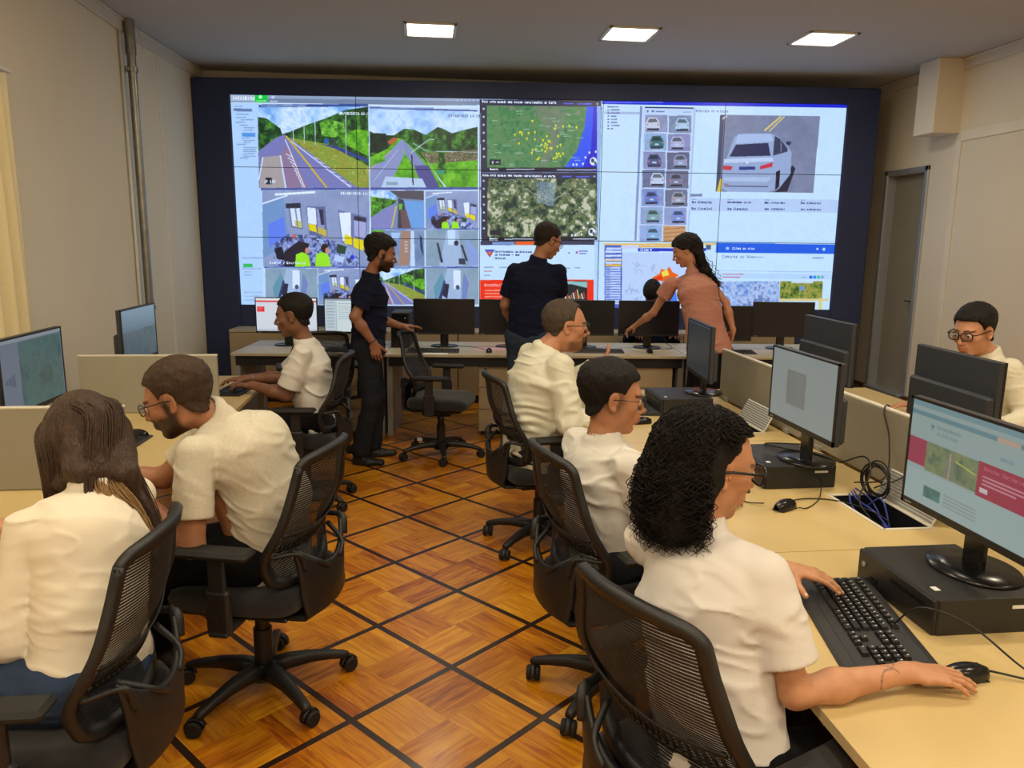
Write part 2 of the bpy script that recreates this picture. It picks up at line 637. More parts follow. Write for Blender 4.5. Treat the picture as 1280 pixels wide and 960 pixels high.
# ---- floor: parquet tiles framed by dark strips, laid on the diagonal
def floor_mat():
    m = bpy.data.materials.new('parquet')
    m.use_nodes = True
    nt = m.node_tree; N = nt.nodes; L = nt.links
    b = N['Principled BSDF']
    tc = N.new('ShaderNodeTexCoord')
    mp = N.new('ShaderNodeMapping')
    L.new(tc.outputs['Object'], mp.inputs['Vector'])

    def math_(op, a, b_=None, c=None):
        n = N.new('ShaderNodeMath'); n.operation = op
        for i, x in enumerate((a, b_, c)):
            if x is None: continue
            if isinstance(x, (int, float)): n.inputs[i].default_value = x
            else: L.new(x, n.inputs[i])
        return n.outputs[0]
    sp = N.new('ShaderNodeSeparateXYZ'); L.new(mp.outputs[0], sp.inputs[0])
    T = 0.4880
    u = math_('DIVIDE', sp.outputs[0], T); v = math_('DIVIDE', sp.outputs[1], T)
    fu = math_('FRACT', u); fv = math_('FRACT', v)
    iu = math_('FLOOR', u); iv = math_('FLOOR', v)
    du = math_('MINIMUM', fu, math_('SUBTRACT', 1.0, fu))
    dv = math_('MINIMUM', fv, math_('SUBTRACT', 1.0, fv))
    edge = math_('LESS_THAN', math_('MINIMUM', du, dv), 0.028)
    # four blocks in each tile, alternately turned; five slats per block
    bu = math_('MULTIPLY', fu, 2.0); bv = math_('MULTIPLY', fv, 2.0)
    ibu = math_('FLOOR', bu); ibv = math_('FLOOR', bv)
    par = math_('MODULO', math_('ADD', math_('ADD', ibu, ibv), math_('ADD', iu, iv)), 2.0)
    par = math_('ABSOLUTE', par)
    par = math_('GREATER_THAN', par, 0.5)
    NS = 4.0
    su = math_('MULTIPLY', math_('FRACT', bu), NS); sv = math_('MULTIPLY', math_('FRACT', bv), NS)
    mixn = N.new('ShaderNodeMix'); mixn.data_type = 'FLOAT'
    L.new(par, mixn.inputs[0]); L.new(su, mixn.inputs[2]); L.new(sv, mixn.inputs[3])
    s = mixn.outputs[0]
    si = math_('FLOOR', s); sf = math_('FRACT', s)
    gap = math_('LESS_THAN', math_('MINIMUM', sf, math_('SUBTRACT', 1.0, sf)), 0.025)
    bg1 = math_('FRACT', bu); bg2 = math_('FRACT', bv)
    # random per slat
    cb = N.new('ShaderNodeCombineXYZ')
    L.new(math_('ADD', math_('MULTIPLY', iu, 2.0), ibu), cb.inputs[0])
    L.new(math_('ADD', math_('MULTIPLY', iv, 2.0), ibv), cb.inputs[1])
    L.new(si, cb.inputs[2])
    wn = N.new('ShaderNodeTexWhiteNoise'); wn.noise_dimensions = '3D'; L.new(cb.outputs[0], wn.inputs['Vector'])
    cb2 = N.new('ShaderNodeCombineXYZ')
    L.new(math_('ADD', math_('MULTIPLY', iu, 2.0), ibu), cb2.inputs[0])
    L.new(math_('ADD', math_('MULTIPLY', iv, 2.0), ibv), cb2.inputs[1])
    wn2 = N.new('ShaderNodeTexWhiteNoise'); wn2.noise_dimensions = '3D'; L.new(cb2.outputs[0], wn2.inputs['Vector'])
    # grain, stretched along the slat
    mixv = N.new('ShaderNodeMix'); mixv.data_type = 'VECTOR'
    va = N.new('ShaderNodeCombineXYZ'); vb = N.new('ShaderNodeCombineXYZ')
    L.new(math_('MULTIPLY', sp.outputs[0], 55.0), va.inputs[0]); L.new(math_('MULTIPLY', sp.outputs[1], 6.0), va.inputs[1])
    L.new(math_('MULTIPLY', sp.outputs[0], 6.0), vb.inputs[0]); L.new(math_('MULTIPLY', sp.outputs[1], 55.0), vb.inputs[1])
    off = math_('MULTIPLY', wn.outputs['Value'], 37.0)
    L.new(off, va.inputs[2]); L.new(off, vb.inputs[2])
    L.new(par, mixv.inputs[0]); L.new(va.outputs[0], mixv.inputs[4]); L.new(vb.outputs[0], mixv.inputs[5])
    ns = N.new('ShaderNodeTexNoise'); ns.inputs['Scale'].default_value = 1.0; ns.inputs['Detail'].default_value = 6
    ns.inputs['Distortion'].default_value = 0.6
    L.new(mixv.outputs[1], ns.inputs['Vector'])
    ramp = N.new('ShaderNodeValToRGB')
    e = ramp.color_ramp.elements
    e[0].position = 0.0; e[0].color = srgb(132, 66, 10)
    e[1].position = 1.0; e[1].color = srgb(218, 158, 42)
    for p_, c_ in ((0.18, srgb(164, 90, 10)), (0.42, srgb(188, 118, 14)), (0.72, srgb(204, 138, 24))):
        q = ramp.color_ramp.elements.new(p_); q.color = c_
    t = math_('ADD', math_('MULTIPLY', wn.outputs['Value'], 0.36),
              math_('ADD', math_('MULTIPLY', wn2.outputs['Value'], 0.28),
                    math_('MULTIPLY', math_('SUBTRACT', ns.outputs[0], 0.5), 1.5)))
    t = math_('ADD', t, 0.16)
    L.new(t, ramp.inputs[0])
    mg = N.new('ShaderNodeMix'); mg.data_type = 'RGBA'
    L.new(math_('MULTIPLY', gap, 0.45), mg.inputs[0])
    L.new(ramp.outputs[0], mg.inputs[6]); mg.inputs[7].default_value = srgb(90, 46, 16)
    me_ = N.new('ShaderNodeMix'); me_.data_type = 'RGBA'
    L.new(edge, me_.inputs[0]); L.new(mg.outputs[2], me_.inputs[6]); me_.inputs[7].default_value = srgb(44, 26, 16)
    L.new(me_.outputs[2], b.inputs['Base Color'])
    b.inputs['Roughness'].default_value = 0.30
    wv = N.new('ShaderNodeTexNoise'); wv.inputs['Scale'].default_value = 5.0
    L.new(tc.outputs['Object'], wv.inputs['Vector'])
    rr = math_('ADD', math_('MULTIPLY', wv.outputs[0], 0.18), 0.24)
    L.new(rr, b.inputs['Roughness'])
    b.inputs['Coat Weight'].default_value = 0.1
    b.inputs['Coat Roughness'].default_value = 0.15
    bp = N.new('ShaderNodeBump'); bp.inputs['Strength'].default_value = 0.10; bp.inputs['Distance'].default_value = 0.004
    L.new(math_('ADD', ns.outputs[0], math_('MULTIPLY', wn.outputs['Value'], 0.6)), bp.inputs['Height'])
    L.new(bp.outputs[0], b.inputs['Normal'])
    return m


fl = MB().box((0, 0, -0.05), (24, 24, 0.1)).build('floor', floor_mat())
fl.location = (0.301, 5.605, 0.0)
fl.rotation_euler = (0, 0, R(-49.3))
structure(fl, 'glossy orange parquet floor in diagonal squares framed by dark strips')

YB = -3.0
ce = MB().box((1.3, 3.4, CEIL + 0.05), (8.6, 13.2, 0.1)).build('ceiling', M['ceiling'])
structure(ce, 'plain painted ceiling with recessed square lights')
wl = MB().box((-2.50, (YB + 7.3) / 2, CEIL / 2), (0.1, 7.3 - YB, CEIL)).build('wall_left', M['wall'])
structure(wl)
# past the conduit the left wall turns in slightly
wf = MB().prism([(-2.45, 7.3), (-2.34, 8.9), (-2.50, 8.9), (-2.55, 7.3)], 0, CEIL).build('wall_left_rear', M['wall'])
structure(wf)
wr = MB()
# right wall with a door opening between y 7.54 and 8.25
wr.box((XR + .06, (YB + 7.55) / 2, CEIL / 2), (0.12, 7.55 - YB, CEIL))
wr.box((XR + .06, (8.24 + 9.4) / 2, CEIL / 2), (0.12, 9.4 - 8.24, CEIL))
wr.box((XR + .06, (7.55 + 8.24) / 2, (2.47 + CEIL) / 2), (0.12, 0.69, CEIL - 2.47))
structure(wr.build('wall_right', M['wall']))
wb = MB().box((1.4, 8.95, CEIL / 2), (8.2, 0.1, CEIL)).build('wall_back', M['wall'])
wb.location = (0, 0, 0)
structure(wb)
wn_ = MB().box((1.3, YB - 0.05, CEIL / 2), (8.0, 0.1, CEIL)).build('wall_front', M['wall'])
structure(wn_)

# cornices and plaster bands
for nm, a, b_ in (('trim_1', (-2.435, YB), (-2.435, 7.3)), ('trim_2', (-2.435, 7.3), (-2.33, 8.88)),
                  ('trim_3', (XR - .015, YB), (XR - .015, 8.88))):
    d = Vector((b_[0] - a[0], b_[1] - a[1], 0)); L_ = d.length; ang = math.atan2(d.y, d.x)
    t = MB().box((0, 0, 0), (L_, 0.03, 0.10), bev=0.008)
    t.box((0, 0, 0.04), (L_, 0.07, 0.02), bev=0.008)
    o = t.build(nm, M['cornice'])
    o.location = ((a[0] + b_[0]) / 2, (a[1] + b_[1]) / 2, CEIL - 0.05); o.rotation_euler = (0, 0, ang)
    structure(o)
# vertical plaster strips
o = MB().box((XR - .006, 7.12, 1.35), (0.016, 0.07, 2.70), bev=0.004).build('trim_4', M['wall_patch']); structure(o)
o = MB().box((XR - .006, 3.1, 2.74), (0.016, 8.0, 0.10), bev=0.004).build('trim_5', M['wall_patch']); structure(o)
o = MB().box((-2.425, 7.75, 1.65), (0.03, 0.035, 3.3), rot=R(-4), bev=0.004).build('trim_6', M['wall_patch']); structure(o)
# skirting
o = MB().box((XR - .02, 5.0, 0.06), (0.04, 5.1, 0.12), bev=0.008).build('baseboard_right', M['brownwood']); structure(o)
o = MB().box((XR - .02, 8.6, 0.06), (0.04, 0.7, 0.12), bev=0.008).build('baseboard_rear', M['brownwood']); structure(o)
o = MB().box((-2.435, 2.2, 0.06), (0.03, 10.0, 0.12), bev=0.006).build('baseboard_left', M['brownwood']); structure(o)
# low wooden sill in front of the door
o = MB().box((XR - .12, 7.9, 0.045), (0.26, 1.25, 0.09), bev=0.01).build('baseboard_door', M['brownwood']); structure(o)

# boxed-in beam end high on the right wall
o = MB().box((XR - 0.135, 7.29, (CEIL + 2.77) / 2), (0.29, 0.30, CEIL - 2.77), bev=0.006).build('trim_7', M['wall']); structure(o)

# door
dr = MB().box((XR + 0.10, 7.895, 1.27), (0.04, 0.66, 2.36), bev=0.004)
dr = structure(dr.build('door_1', M['door']), 'narrow grey door set deep in an aluminium frame')
fr = MB()
fr.box((XR + .045, 7.565, 1.29), (0.13, 0.035, 2.42), bev=0.005)
fr.box((XR + .045, 8.225, 1.29), (0.13, 0.035, 2.42), bev=0.005)
fr.box((XR + .045, 7.895, 2.465), (0.13, 0.70, 0.035), bev=0.005)
fr.box((XR - .012, 7.545, 1.29), (0.024, 0.05, 2.44), bev=0.004)
fr.box((XR - .012, 8.245, 1.29), (0.024, 0.05, 2.44), bev=0.004)
fr.box((XR - .012, 7.895, 2.485), (0.024, 0.75, 0.05), bev=0.004)
fr.box((XR + .03, 7.895, 0.105), (0.20, 0.66, 0.03), bev=0.004)
fr.build('door_frame', M['alu'], dr)
MB().box((XR + 0.065, 7.66, 1.1), (0.03, 0.03, 0.14), bev=0.006).cyl((XR + .03, 7.66, 1.12), (XR + .03, 7.76, 1.12), 0.008).build('door_handle', M['chrome'], dr)

# conduit on the left wall
cd = empty('conduit_pipe', (-2.38, 7.0, 0), label='grey metal conduit pipe running down the left wall to the ceiling', cat='pipe')
t = MB().cyl((0, 0, 0.02), (0, 0, 3.22), 0.034, n=24); t.cyl((0, 0, 3.18), (0, 0, CEIL - .005), 0.042, n=24)
t.build('pipe', M['steel'], cd)
for z in (1.1, 3.06):
    MB().box((-0.03, 0, z), (0.05, 0.13, 0.035), bev=0.006).cyl((0, 0, z - .018), (0, 0, z + .018), 0.046, n=24).build('clamp', M['steel'], cd)
MB().tube([(-0.05, -0.075, 0.02), (-0.05, -0.075, CEIL - .1)], 0.012, 10).build('thin_conduit', M['white'], cd)

# cream curtain hanging at the far left
t = MB()
def _cur(u, v):
    y = 4.30 + 0.56 * u
    return (-2.36 + 0.035 * math.sin(u * 22) + 0.012 * math.sin(u * 51 + v * 2), y + 0.02 * math.sin(v * 3), 0.35 + 2.25 * v)
t.grid(_cur, 60, 10, thick=0.004)
cu = empty('curtain', (0, 0, 0), label='cream fabric curtain hanging at the left edge of the left wall', cat='curtain')
t.build('drape', M['curtain'], cu)
MB().cyl((-2.36, 4.2, 2.63), (-2.36, 4.95, 2.63), 0.014, n=16).build('rail', M['white'], cu)
MB().box((-2.40, 4.90, 2.63), (0.08, 0.02, 0.03), bev=0.004).build('rail_bracket', M['white'], cu)
MB().box((-2.425, 4.865, 1.68), (0.04, 0.03, 0.03), bev=0.006).tube([(-2.41, 4.865, 1.68), (-2.38, 4.865, 1.66), (-2.37, 4.865, 1.69)], 0.005).build('hook', M['chrome'], cu)

# ---- ceiling lights
M['lightpanel'] = mat('light_diffuser', srgb(255, 250, 240), 0.5, emit=(1.0, 0.9, 0.72, 1), estr=9.0)
lampdata = bpy.data.lights.new('panel_light', 'AREA')
lampdata.shape = 'SQUARE'; lampdata.size = 0.36; lampdata.energy = LAMP_W; lampdata.color = LAMP_COL
reardata = lampdata.copy(); reardata.energy = LAMP_W_REAR


def ceiling_light(x, y, label, group='recessed ceiling lights'):
    r = empty('ceiling_light', (x, y, CEIL), label=label, cat='light', group=group)
    t = MB()
    for sx, sy, w, h in ((0, .205, .44, .03), (0, -.205, .44, .03), (.205, 0, .03, .44), (-.205, 0, .03, .44)):
        t.box((sx, sy, -0.006), (w, h, 0.014), bev=0.003)
    t.build('frame', M['white'], r)
    MB().box((0, 0, -0.004), (0.385, 0.385, 0.006)).build('diffuser', M['lightpanel'], r)
    l = bpy.data.objects.new('lamp', reardata if y > 5 else lampdata)
    COL.objects.link(l); l.parent = r; l.location = (0, 0, -0.02)
    return r


SC = (CEIL - 1.7) / 1.65
ceiling_light(.066 * SC, 6.53 * SC, 'recessed square ceiling light, left of the three above the video wall')
ceiling_light(1.652 * SC, 6.40 * SC, 'recessed square ceiling light, middle of the three above the video wall')
ceiling_light(3.232 * SC, 6.30 * SC, 'recessed square ceiling light, nearest the right wall')
for k, y in enumerate((3.0, .6, -1.8)):
    for i, x in enumerate((-1.45, .07, 1.70, 3.35)):
        ceiling_light(x, y, 'recessed square ceiling light overhead, %s row from the video wall, %s' % (('second', 'third', 'fourth')[k], ('by the left wall', 'left of the middle', 'right of the middle', 'by the right wall')[i]))

# ================================================================ VIDEO WALL
U0, U1, Z0, Z1 = -1.975, 4.452, 0.998, 3.157
CW, CH = 1005, 324
cv = Canvas(CW, CH, (196, 222, 250), [(290, 116), (1057, 133), (1037, 388), (300, 380)])
LB = (186, 214, 250)
SKY = [(120, 170, 235), (170, 205, 245), (225, 238, 252), (150, 190, 240)]
FOR = [(18, 40, 30), (30, 66, 36), (52, 104, 44), (90, 150, 56)]
GRS = [(60, 130, 30), (96, 170, 36), (130, 200, 50)]
DRY = [(130, 130, 50), (170, 160, 70), (120, 150, 50), (190, 180, 90)]
ROAD = (126, 124, 182)


def paint_wall(c):
    # left management application
    c.rect(289, 116, 604, 131, (120, 132, 160)); c.poly([(289, 116), (604, 122), (604, 126), (289, 120)], (150, 164, 190))
    c.poly([(289, 125.5), (604, 132), (604, 136), (289, 129)], (222, 232, 250))
    c.poly([(289, 115), (322, 116), (322, 125), (289, 124)], (178, 190, 212))
    c.text(292, 117.5, 'intelbras', (252, 252, 255), 1.05)
    c.rect(321, 116, 337, 126, (20, 205, 60)); c.circ(328, 119, 2.2, 2.2, (210, 250, 220)); c.rect(323, 123.5, 335, 124.6, (180, 240, 190))
    c.circ(344, 119.5, 2.4, 2.0, (200, 208, 225)); c.rect(340, 124, 350, 125.2, (210, 216, 230))
    for k in range(6): c.circ(575 + 5 * k, 125, 1, 1, (190, 200, 220))
    c.poly([(290, 126), (326, 127), (328, 381), (299, 381)], LB)
    c.poly([(326, 127), (604, 134), (602, 384), (330, 381)], (205, 222, 248))
    c.poly([(294, 133), (317, 134), (317, 137.5), (294, 136.5)], (104, 124, 168))
    for k, (x, y, w) in enumerate([(295, 130, 10), (297, 140, 16), (296, 144, 14), (303, 147, 16), (296, 150, 12), (301, 154, 11), (306, 157, 14), (306, 160, 12), (304, 170, 9), (306, 173, 14), (306, 175.5, 9), (298, 178, 11), (305, 182, 18), (305, 184.5, 16), (305, 187, 17), (305, 190, 15), (305, 193, 16), (301, 195, 11)]):
        c.rect(x, y, x + w, y + 1.2, (120, 140, 180), 0.75)
    c.rect(304, 164, 321, 169, (90, 150, 225))
    c.rect(302, 320, 328, 321.5, (150, 170, 210)); c.rect(303, 328, 315, 333, (60, 190, 100))
    c.rect(302, 334, 326, 335, (150, 165, 205))
    for y in (338, 342, 364, 369, 374): c.rect(304, y, 326 if y > 360 else 314, y + 1, (140, 158, 200), 0.7)
    # ---- camera 1: road through hills
    def road1(x0, y0, x1, y1, s, seed):
        w, h = x1 - x0, y1 - y0
        P = lambda a, b: (x0 + w * a, y0 + h * b)
        c.noise([P(0, 0), P(1, 0), P(1, .5), P(0, .5)], SKY, 9 * s, seed)
        c.noise([P(0, .12), P(.08, .14), P(.2, .26), P(.22, .34), P(.3, .3), P(.45, .22), P(.62, .14), P(.8, .04), P(1, 0), P(1, .75), P(.5, .5), P(0, .6)], FOR, 3 * s, seed + 1)
        c.noise([P(.74, .36), P(.9, .28), P(1, .3), P(1, .62), P(.78, .46)], GRS, 3 * s, seed + 2)
        c.noise([P(.56, .2), P(.66, .16), P(.78, .2), P(.8, .32), P(.7, .38), P(.58, .36)], [(40, 90, 40), (100, 170, 50), (150, 210, 80)], 2 * s, seed + 3)
        c.noise([P(.28, .38), P(.45, .42), P(.62, .46), P(1, .74), P(1, 1), P(.88, 1), P(.5, .6)], DRY, 2 * s, seed + 4)
        c.poly([P(.56, .46), P(.7, .52), P(1, .7), P(1, .66), P(.72, .49)], (52, 66, 140))
        c.poly([P(.24, .34), P(.3, .4), P(.6, .7), P(.9, 1), P(.0, 1), P(.0, .55), P(.16, .38)], ROAD)
        c.poly([P(.24, .5), P(.29, .52), P(.45, 1), P(.26, 1), P(.2, .6)], (150, 120, 150))
        c.poly([P(.04, .62), P(.2, .6), P(.24, 1), P(.0, 1)], (176, 160, 158))
        c.line(P(.255, .36), P(.62, 1), .015 * w, (222, 186, 40)); c.line(P(.245, .4), P(.42, 1), .008 * w, (230, 232, 245))
        c.line(P(.30, .42), P(.84, 1), .008 * w, (230, 232, 245)); c.line(P(.04, .62), P(.0, .9), .012 * w, (220, 226, 245)); c.line(P(.2, .6), P(.245, 1), .014 * w, (215, 222, 245))
        for k in range(9):
            b = .58 + k * .048; c.line(P(.25 + .018 * k, b), P(.31 + .012 * k, b + .045), .008 * w, (226, 228, 244))
        for k in range(7):
            b = .62 + k * .055; c.line(P(.48 + .052 * k, b), P(.55 + .05 * k, b + .03), .006 * w, (226, 228, 244))
        for a, t_, bb in ((.52, .15, .48), (.8, .06, .6), (.42, .24, .46), (.32, .27, .42)):
            c.line(P(a, t_), P(a, bb), .006 * w, (205, 215, 225))
        c.rect(*P(.6, .4), *P(.64, .45), (40, 90, 190))
        c.noise([P(.64, .4), P(.7, .4), P(.72, .48), P(.65, .47)], [(30, 50, 50), (60, 90, 70)], 1.5, seed + 6)
    c.rect(326, 128.5, 463, 132, (56, 80, 150)); c.rect(328, 129.5, 385, 131, (150, 170, 210))
    road1(324.5, 132, 463, 233, 1.0, 11)
    c.text(427, 138.5, '09/10/2023 11:38', (235, 240, 250), 0.8)
    c.rect(333, 220, 341, 228, (30, 30, 48)); c.text(331, 223, 'SP 104', (225, 228, 240), 0.8)
    # ---- camera 2: village junction
    c.poly([(463, 132), (600, 137), (600, 139), (463, 134.5)], (60, 80, 150)); c.rect(465, 133.5, 545, 135, (130, 150, 200))
    c.noise([(463, 135.5), (600, 139), (600, 180), (463, 172)], [(150, 190, 240), (190, 216, 248), (215, 232, 252), (165, 200, 242)], 10, 21)
    c.noise([(463, 162), (475, 168), (495, 168), (508, 160), (520, 161), (535, 168), (550, 158), (556, 160), (568, 166), (582, 162), (600, 158), (600, 205), (463, 200)], FOR, 3, 22)
    c.noise([(463, 168), (470, 165), (485, 166), (488, 185), (480, 190), (465, 190)], [(16, 32, 30), (34, 60, 44)], 2, 23)
    c.poly([(487, 176), (494, 171), (502, 172), (503, 176), (490, 180)], (196, 96, 60))
    c.noise([(528, 190), (600, 188), (600, 236), (562, 235)], GRS, 4, 24)
    c.noise([(528, 190), (560, 190), (600, 186), (600, 200), (540, 204)], [(90, 80, 60), (150, 130, 100), (60, 70, 44), (190, 170, 150)], 2, 25)
    c.noise([(463, 196), (506, 176), (512, 178), (540, 206), (560, 236), (463, 234)], GRS, 3, 29)
    c.noise([(500, 172), (506, 172), (506, 186), (494, 190), (486, 186)], GRS, 2, 30)
    c.poly([(503, 174), (508, 174), (507, 194), (496, 216), (484, 234), (463, 234), (463, 210), (492, 186)], (142, 148, 192)); c.line((500, 186), (468, 226), .8, (190, 196, 224))
    c.poly([(507, 177), (511, 178), (530, 200), (553, 235), (531, 235), (519, 206), (509, 192)], (134, 140, 186))
    c.poly([(520, 206), (538, 206), (553, 235), (531, 235)], (84, 80, 140)); c.line((463, 212), (492, 187), .8, (226, 170, 120))
    c.noise([(463, 196), (482, 192), (484, 200), (466, 206)], GRS, 2, 27)
    c.poly([(484, 219), (530, 222), (536, 235), (478, 233)], (190, 206, 232)); c.rect(485, 226, 499, 230, (140, 160, 180))
    c.line((517, 193), (518.5, 230), 1.6, (34, 30, 60)); c.line((516, 190), (540, 173), 0.9, (200, 210, 225)); c.line((540, 173), (546, 174), 0.9, (200, 210, 225))
    c.line((519, 178), (535, 188), 0.7, (180, 200, 210)); c.line((535, 188), (600, 190), 0.7, (190, 206, 215))
    c.noise([(550, 190), (558, 190), (560, 216), (550, 214)], FOR, 2, 28)
    c.poly([(548, 211), (559, 211), (558, 217), (549, 216)], (60, 150, 110))
    c.text(564, 142, '09/10/2023 11:38', (90, 110, 150), 0.8)
    # ---- camera 3: office, fisheye
    def office(x0, y0, x1, y1, big):
        w, h = x1 - x0, y1 - y0
        P = lambda a, b: (x0 + w * a, y0 + h * b)
        c.rect(x0, y0, x1, y1, (146, 156, 196)); c.noise([P(0, 0), P(1, 0), P(1, 1), P(0, 1)], [(136, 148, 186), (156, 164, 202)], 12, 31)
        c.poly([P(0, .2), P(.2, .1), P(.24, .6), P(.1, .8), P(0, .9)], (118, 150, 196)); c.poly([P(.05, .45), P(.2, .35), P(.22, .6), P(.06, .75)], (100, 130, 232))
        c.line(P(.12, .06), P(.5, .03), .02 * w, (240, 246, 255)); c.line(P(0, .18), P(.24, .07), .014 * w, (225, 236, 252))
        c.poly([P(.24, .18), P(.36, .18), P(.38, .52), P(.27, .49)], (110, 116, 150)); c.poly([P(.22, .18), P(.36, .17), P(.36, .24), P(.22, .24)], (44, 46, 66))
        c.poly([P(.26, .24), P(.35, .24), P(.37, .5), P(.28, .47)], (226, 232, 250)); c.poly([P(.30, .40), P(.36, .41), P(.37, .5), P(.31, .48)], (206, 200, 90)); c.line(P(.31, .24), P(.33, .48), .012 * w, (120, 130, 160))
        c.poly([P(.41, .22), P(.59, .22), P(.61, .62), P(.44, .6)], (96, 104, 146)); c.poly([P(.42, .23), P(.5, .24), P(.51, .46), P(.43, .44)], (232, 236, 250)); c.poly([P(.43, .44), P(.5, .46), P(.51, .56), P(.44, .53)], (240, 212, 20))
        c.poly([P(.51, .25), P(.57, .26), P(.59, .6), P(.52, .56)], (150, 150, 196)); c.poly([P(.53, .25), P(.57, .26), P(.58, .46), P(.55, .46)], (50, 48, 76)); c.poly([P(.52, .48), P(.6, .53), P(.6, .62), P(.52, .57)], (206, 178, 80))
        c.poly([P(.71, .26), P(.98, .36), P(.96, .82), P(.74, .68)], (110, 118, 170)); c.poly([P(.72, .3), P(.83, .3), P(.83, .7), P(.75, .66)], (238, 240, 250)); c.poly([P(.77, .58), P(.84, .62), P(.84, .72), P(.77, .7)], (242, 216, 20))
        c.poly([P(.86, .34), P(.97, .37), P(.96, .64), P(.86, .6)], (170, 170, 214)); c.poly([P(.86, .34), P(.97, .37), P(.97, .43), P(.86, .4)], (52, 50, 76)); c.poly([P(.85, .62), P(.95, .66), P(.94, .8), P(.85, .74)], (240, 212, 30))
        c.noise([P(.1, .7), P(.24, .58), P(.5, .6), P(.7, .68), P(.9, .86), P(.9, 1), P(.1, 1)], [(36, 40, 66), (90, 100, 160), (170, 184, 232), (54, 60, 100)], 3, 33)
        c.poly([P(.11, .76), P(.18, .74), P(.22, .92), P(.13, .9)], (26, 28, 44)); c.poly([P(.2, .8), P(.34, .66), P(.44, .7), P(.36, 1), P(.2, 1)], (38, 32, 50))
        c.circ(*P(.29, .61), .022 * w, .03 * h, (200, 110, 100)); c.poly([P(.7, .7), P(.79, .74), P(.77, .84), P(.69, .82)], (40, 70, 56)); c.poly([P(.68, .84), P(.77, .88), P(.75, .95), P(.66, .92)], (190, 206, 240))
        for a in (.38, .57):
            c.poly([P(a - .08, 1), P(a - .07, .84), P(a, .8), P(a + .05, .86), P(a + .07, 1)], (160, 232, 40)); c.circ(*P(a + .01, .76), .035 * w, .06 * h, (40, 26, 34)); c.circ(*P(a + .035, .79), .02 * w, .04 * h, (206, 140, 120))
        c.circ(*P(.84, .88), .02 * w, .03 * h, (40, 50, 210))
        if big: c.text(x0 + w * .74, y0 + h * .03, '09/10/2023 11:38', (235, 240, 250), 0.8); c.text(x0 + w * .06, y0 + h * .93, 'Gaspar / Escritorio', (230, 235, 250), 0.8)
    c.rect(327, 233, 603, 236, (70, 84, 156)); office(328.5, 235.5, 463, 332, True)
    # ---- cameras: small grid
    def cell_bar(x0, y, x1): c.rect(x0, y, x1, y + 2, (64, 84, 156)); c.rect(x0 + 2, y + .6, x0 + (x1 - x0) * .7, y + 1.4, (150, 170, 215))
    def road2(x0, y0, x1, y1):
        w, h = x1 - x0, y1 - y0
        P = lambda a, b: (x0 + w * a, y0 + h * b)
        c.rect(x0, y0, x1, y1, (120, 138, 170)); c.noise([P(0, 0), P(.45, 0), P(.5, .3), P(0, .2)], SKY, 4, 41); c.noise([P(0, .15), P(.5, .25), P(.45, .35), P(.2, .5), P(0, .8)], FOR + GRS, 2, 42)
        c.poly([P(0, .7), P(.42, .35), P(.5, .38), P(.42, 1), P(0, 1)], (134, 134, 190)); c.line(P(.38, 1), P(.48, .4), 1.4, (226, 200, 40)); c.poly([P(.35, 0), P(1, 0), P(1, .25), P(.55, .2)], (84, 78, 92))
        c.poly([P(.52, .2), P(.62, .25), P(.7, 1), P(.5, 1)], (60, 60, 84)); c.poly([P(.62, .25), P(1, .3), P(1, 1), P(.75, 1)], (110, 160, 220)); c.poly([P(.53, .35), P(.6, .35), P(.58, .5), P(.53, .5)], (100, 190, 60)); c.poly([P(.55, .5), P(.66, .5), P(.76, 1), P(.58, 1)], (110, 80, 84))
    road2(465, 237, 532, 285); cell_bar(465, 284.5, 601)
    def corridor(x0, y0, x1, y1, v):
        w, h = x1 - x0, y1 - y0
        P = lambda a, b: (x0 + w * a, y0 + h * b)
        c.noise([P(0, 0), P(1, 0), P(1, 1), P(0, 1)], [(134, 156, 176), (150, 168, 186)], 8, 51 + v); c.poly([P(.4, 0), P(.62, 0), P(.7, 1), P(.25, 1)], (168, 186, 216))
        if v == 0:
            c.poly([P(.42, 0), P(.56, 0), P(.56, .4), P(.42, .4)], (205, 222, 246)); c.circ(*P(.58, .35), 3, 3.4, (44, 40, 66)); c.poly([P(.2, .34), P(.24, .34), P(.33, .9), P(.28, .9)], (50, 50, 80))
            c.poly([P(.66, .4), P(.7, .4), P(.8, .85), P(.76, .85)], (48, 48, 78)); c.poly([P(.74, .2), P(1, .6), P(1, 1), P(.84, 1)], (140, 160, 214)); c.poly([P(.62, .78), P(.74, .78), P(.76, .95), P(.63, .95)], (52, 60, 84))
        else:
            c.poly([P(.14, .5), P(.3, .1), P(.34, .3), P(.18, .95)], (100, 150, 170)); c.poly([P(.2, .95), P(.34, .3), P(.37, .36), P(.26, 1)], (54, 60, 110)); c.poly([P(.3, .7), P(.36, .4), P(.44, .42), P(.4, .8)], (40, 44, 66))
            c.poly([P(.52, .05), P(.66, .05), P(.66, .5), P(.52, .55)], (226, 234, 250)); c.circ(*P(.6, .5), 2.4, 3, (70, 76, 110)); c.poly([P(.72, .1), P(.82, .4), P(.74, .95), P(.66, .95)], (120, 134, 190))
    office(534, 238, 600, 285, False)
    c.noise([(465, 287), (532, 287), (532, 332), (465, 332)], [(110, 130, 170), (140, 156, 190)], 8, 61)
    c.noise([(465, 287), (482, 287), (474, 300), (465, 302)], GRS, 2, 62); c.poly([(490, 290), (502, 290), (500, 298), (491, 297)], (170, 200, 240)); c.poly([(503, 288), (515, 288), (513, 330), (499, 332)], (170, 130, 116))
    for k in range(4): c.rect(507, 300 + 4 * k, 511, 302 + 4 * k, (200, 190, 170))
    c.poly([(515, 288), (519, 288), (520, 332), (514, 332)], (200, 220, 250)); c.poly([(526, 294), (529, 296), (531, 320), (527, 310)], (20, 60, 100))
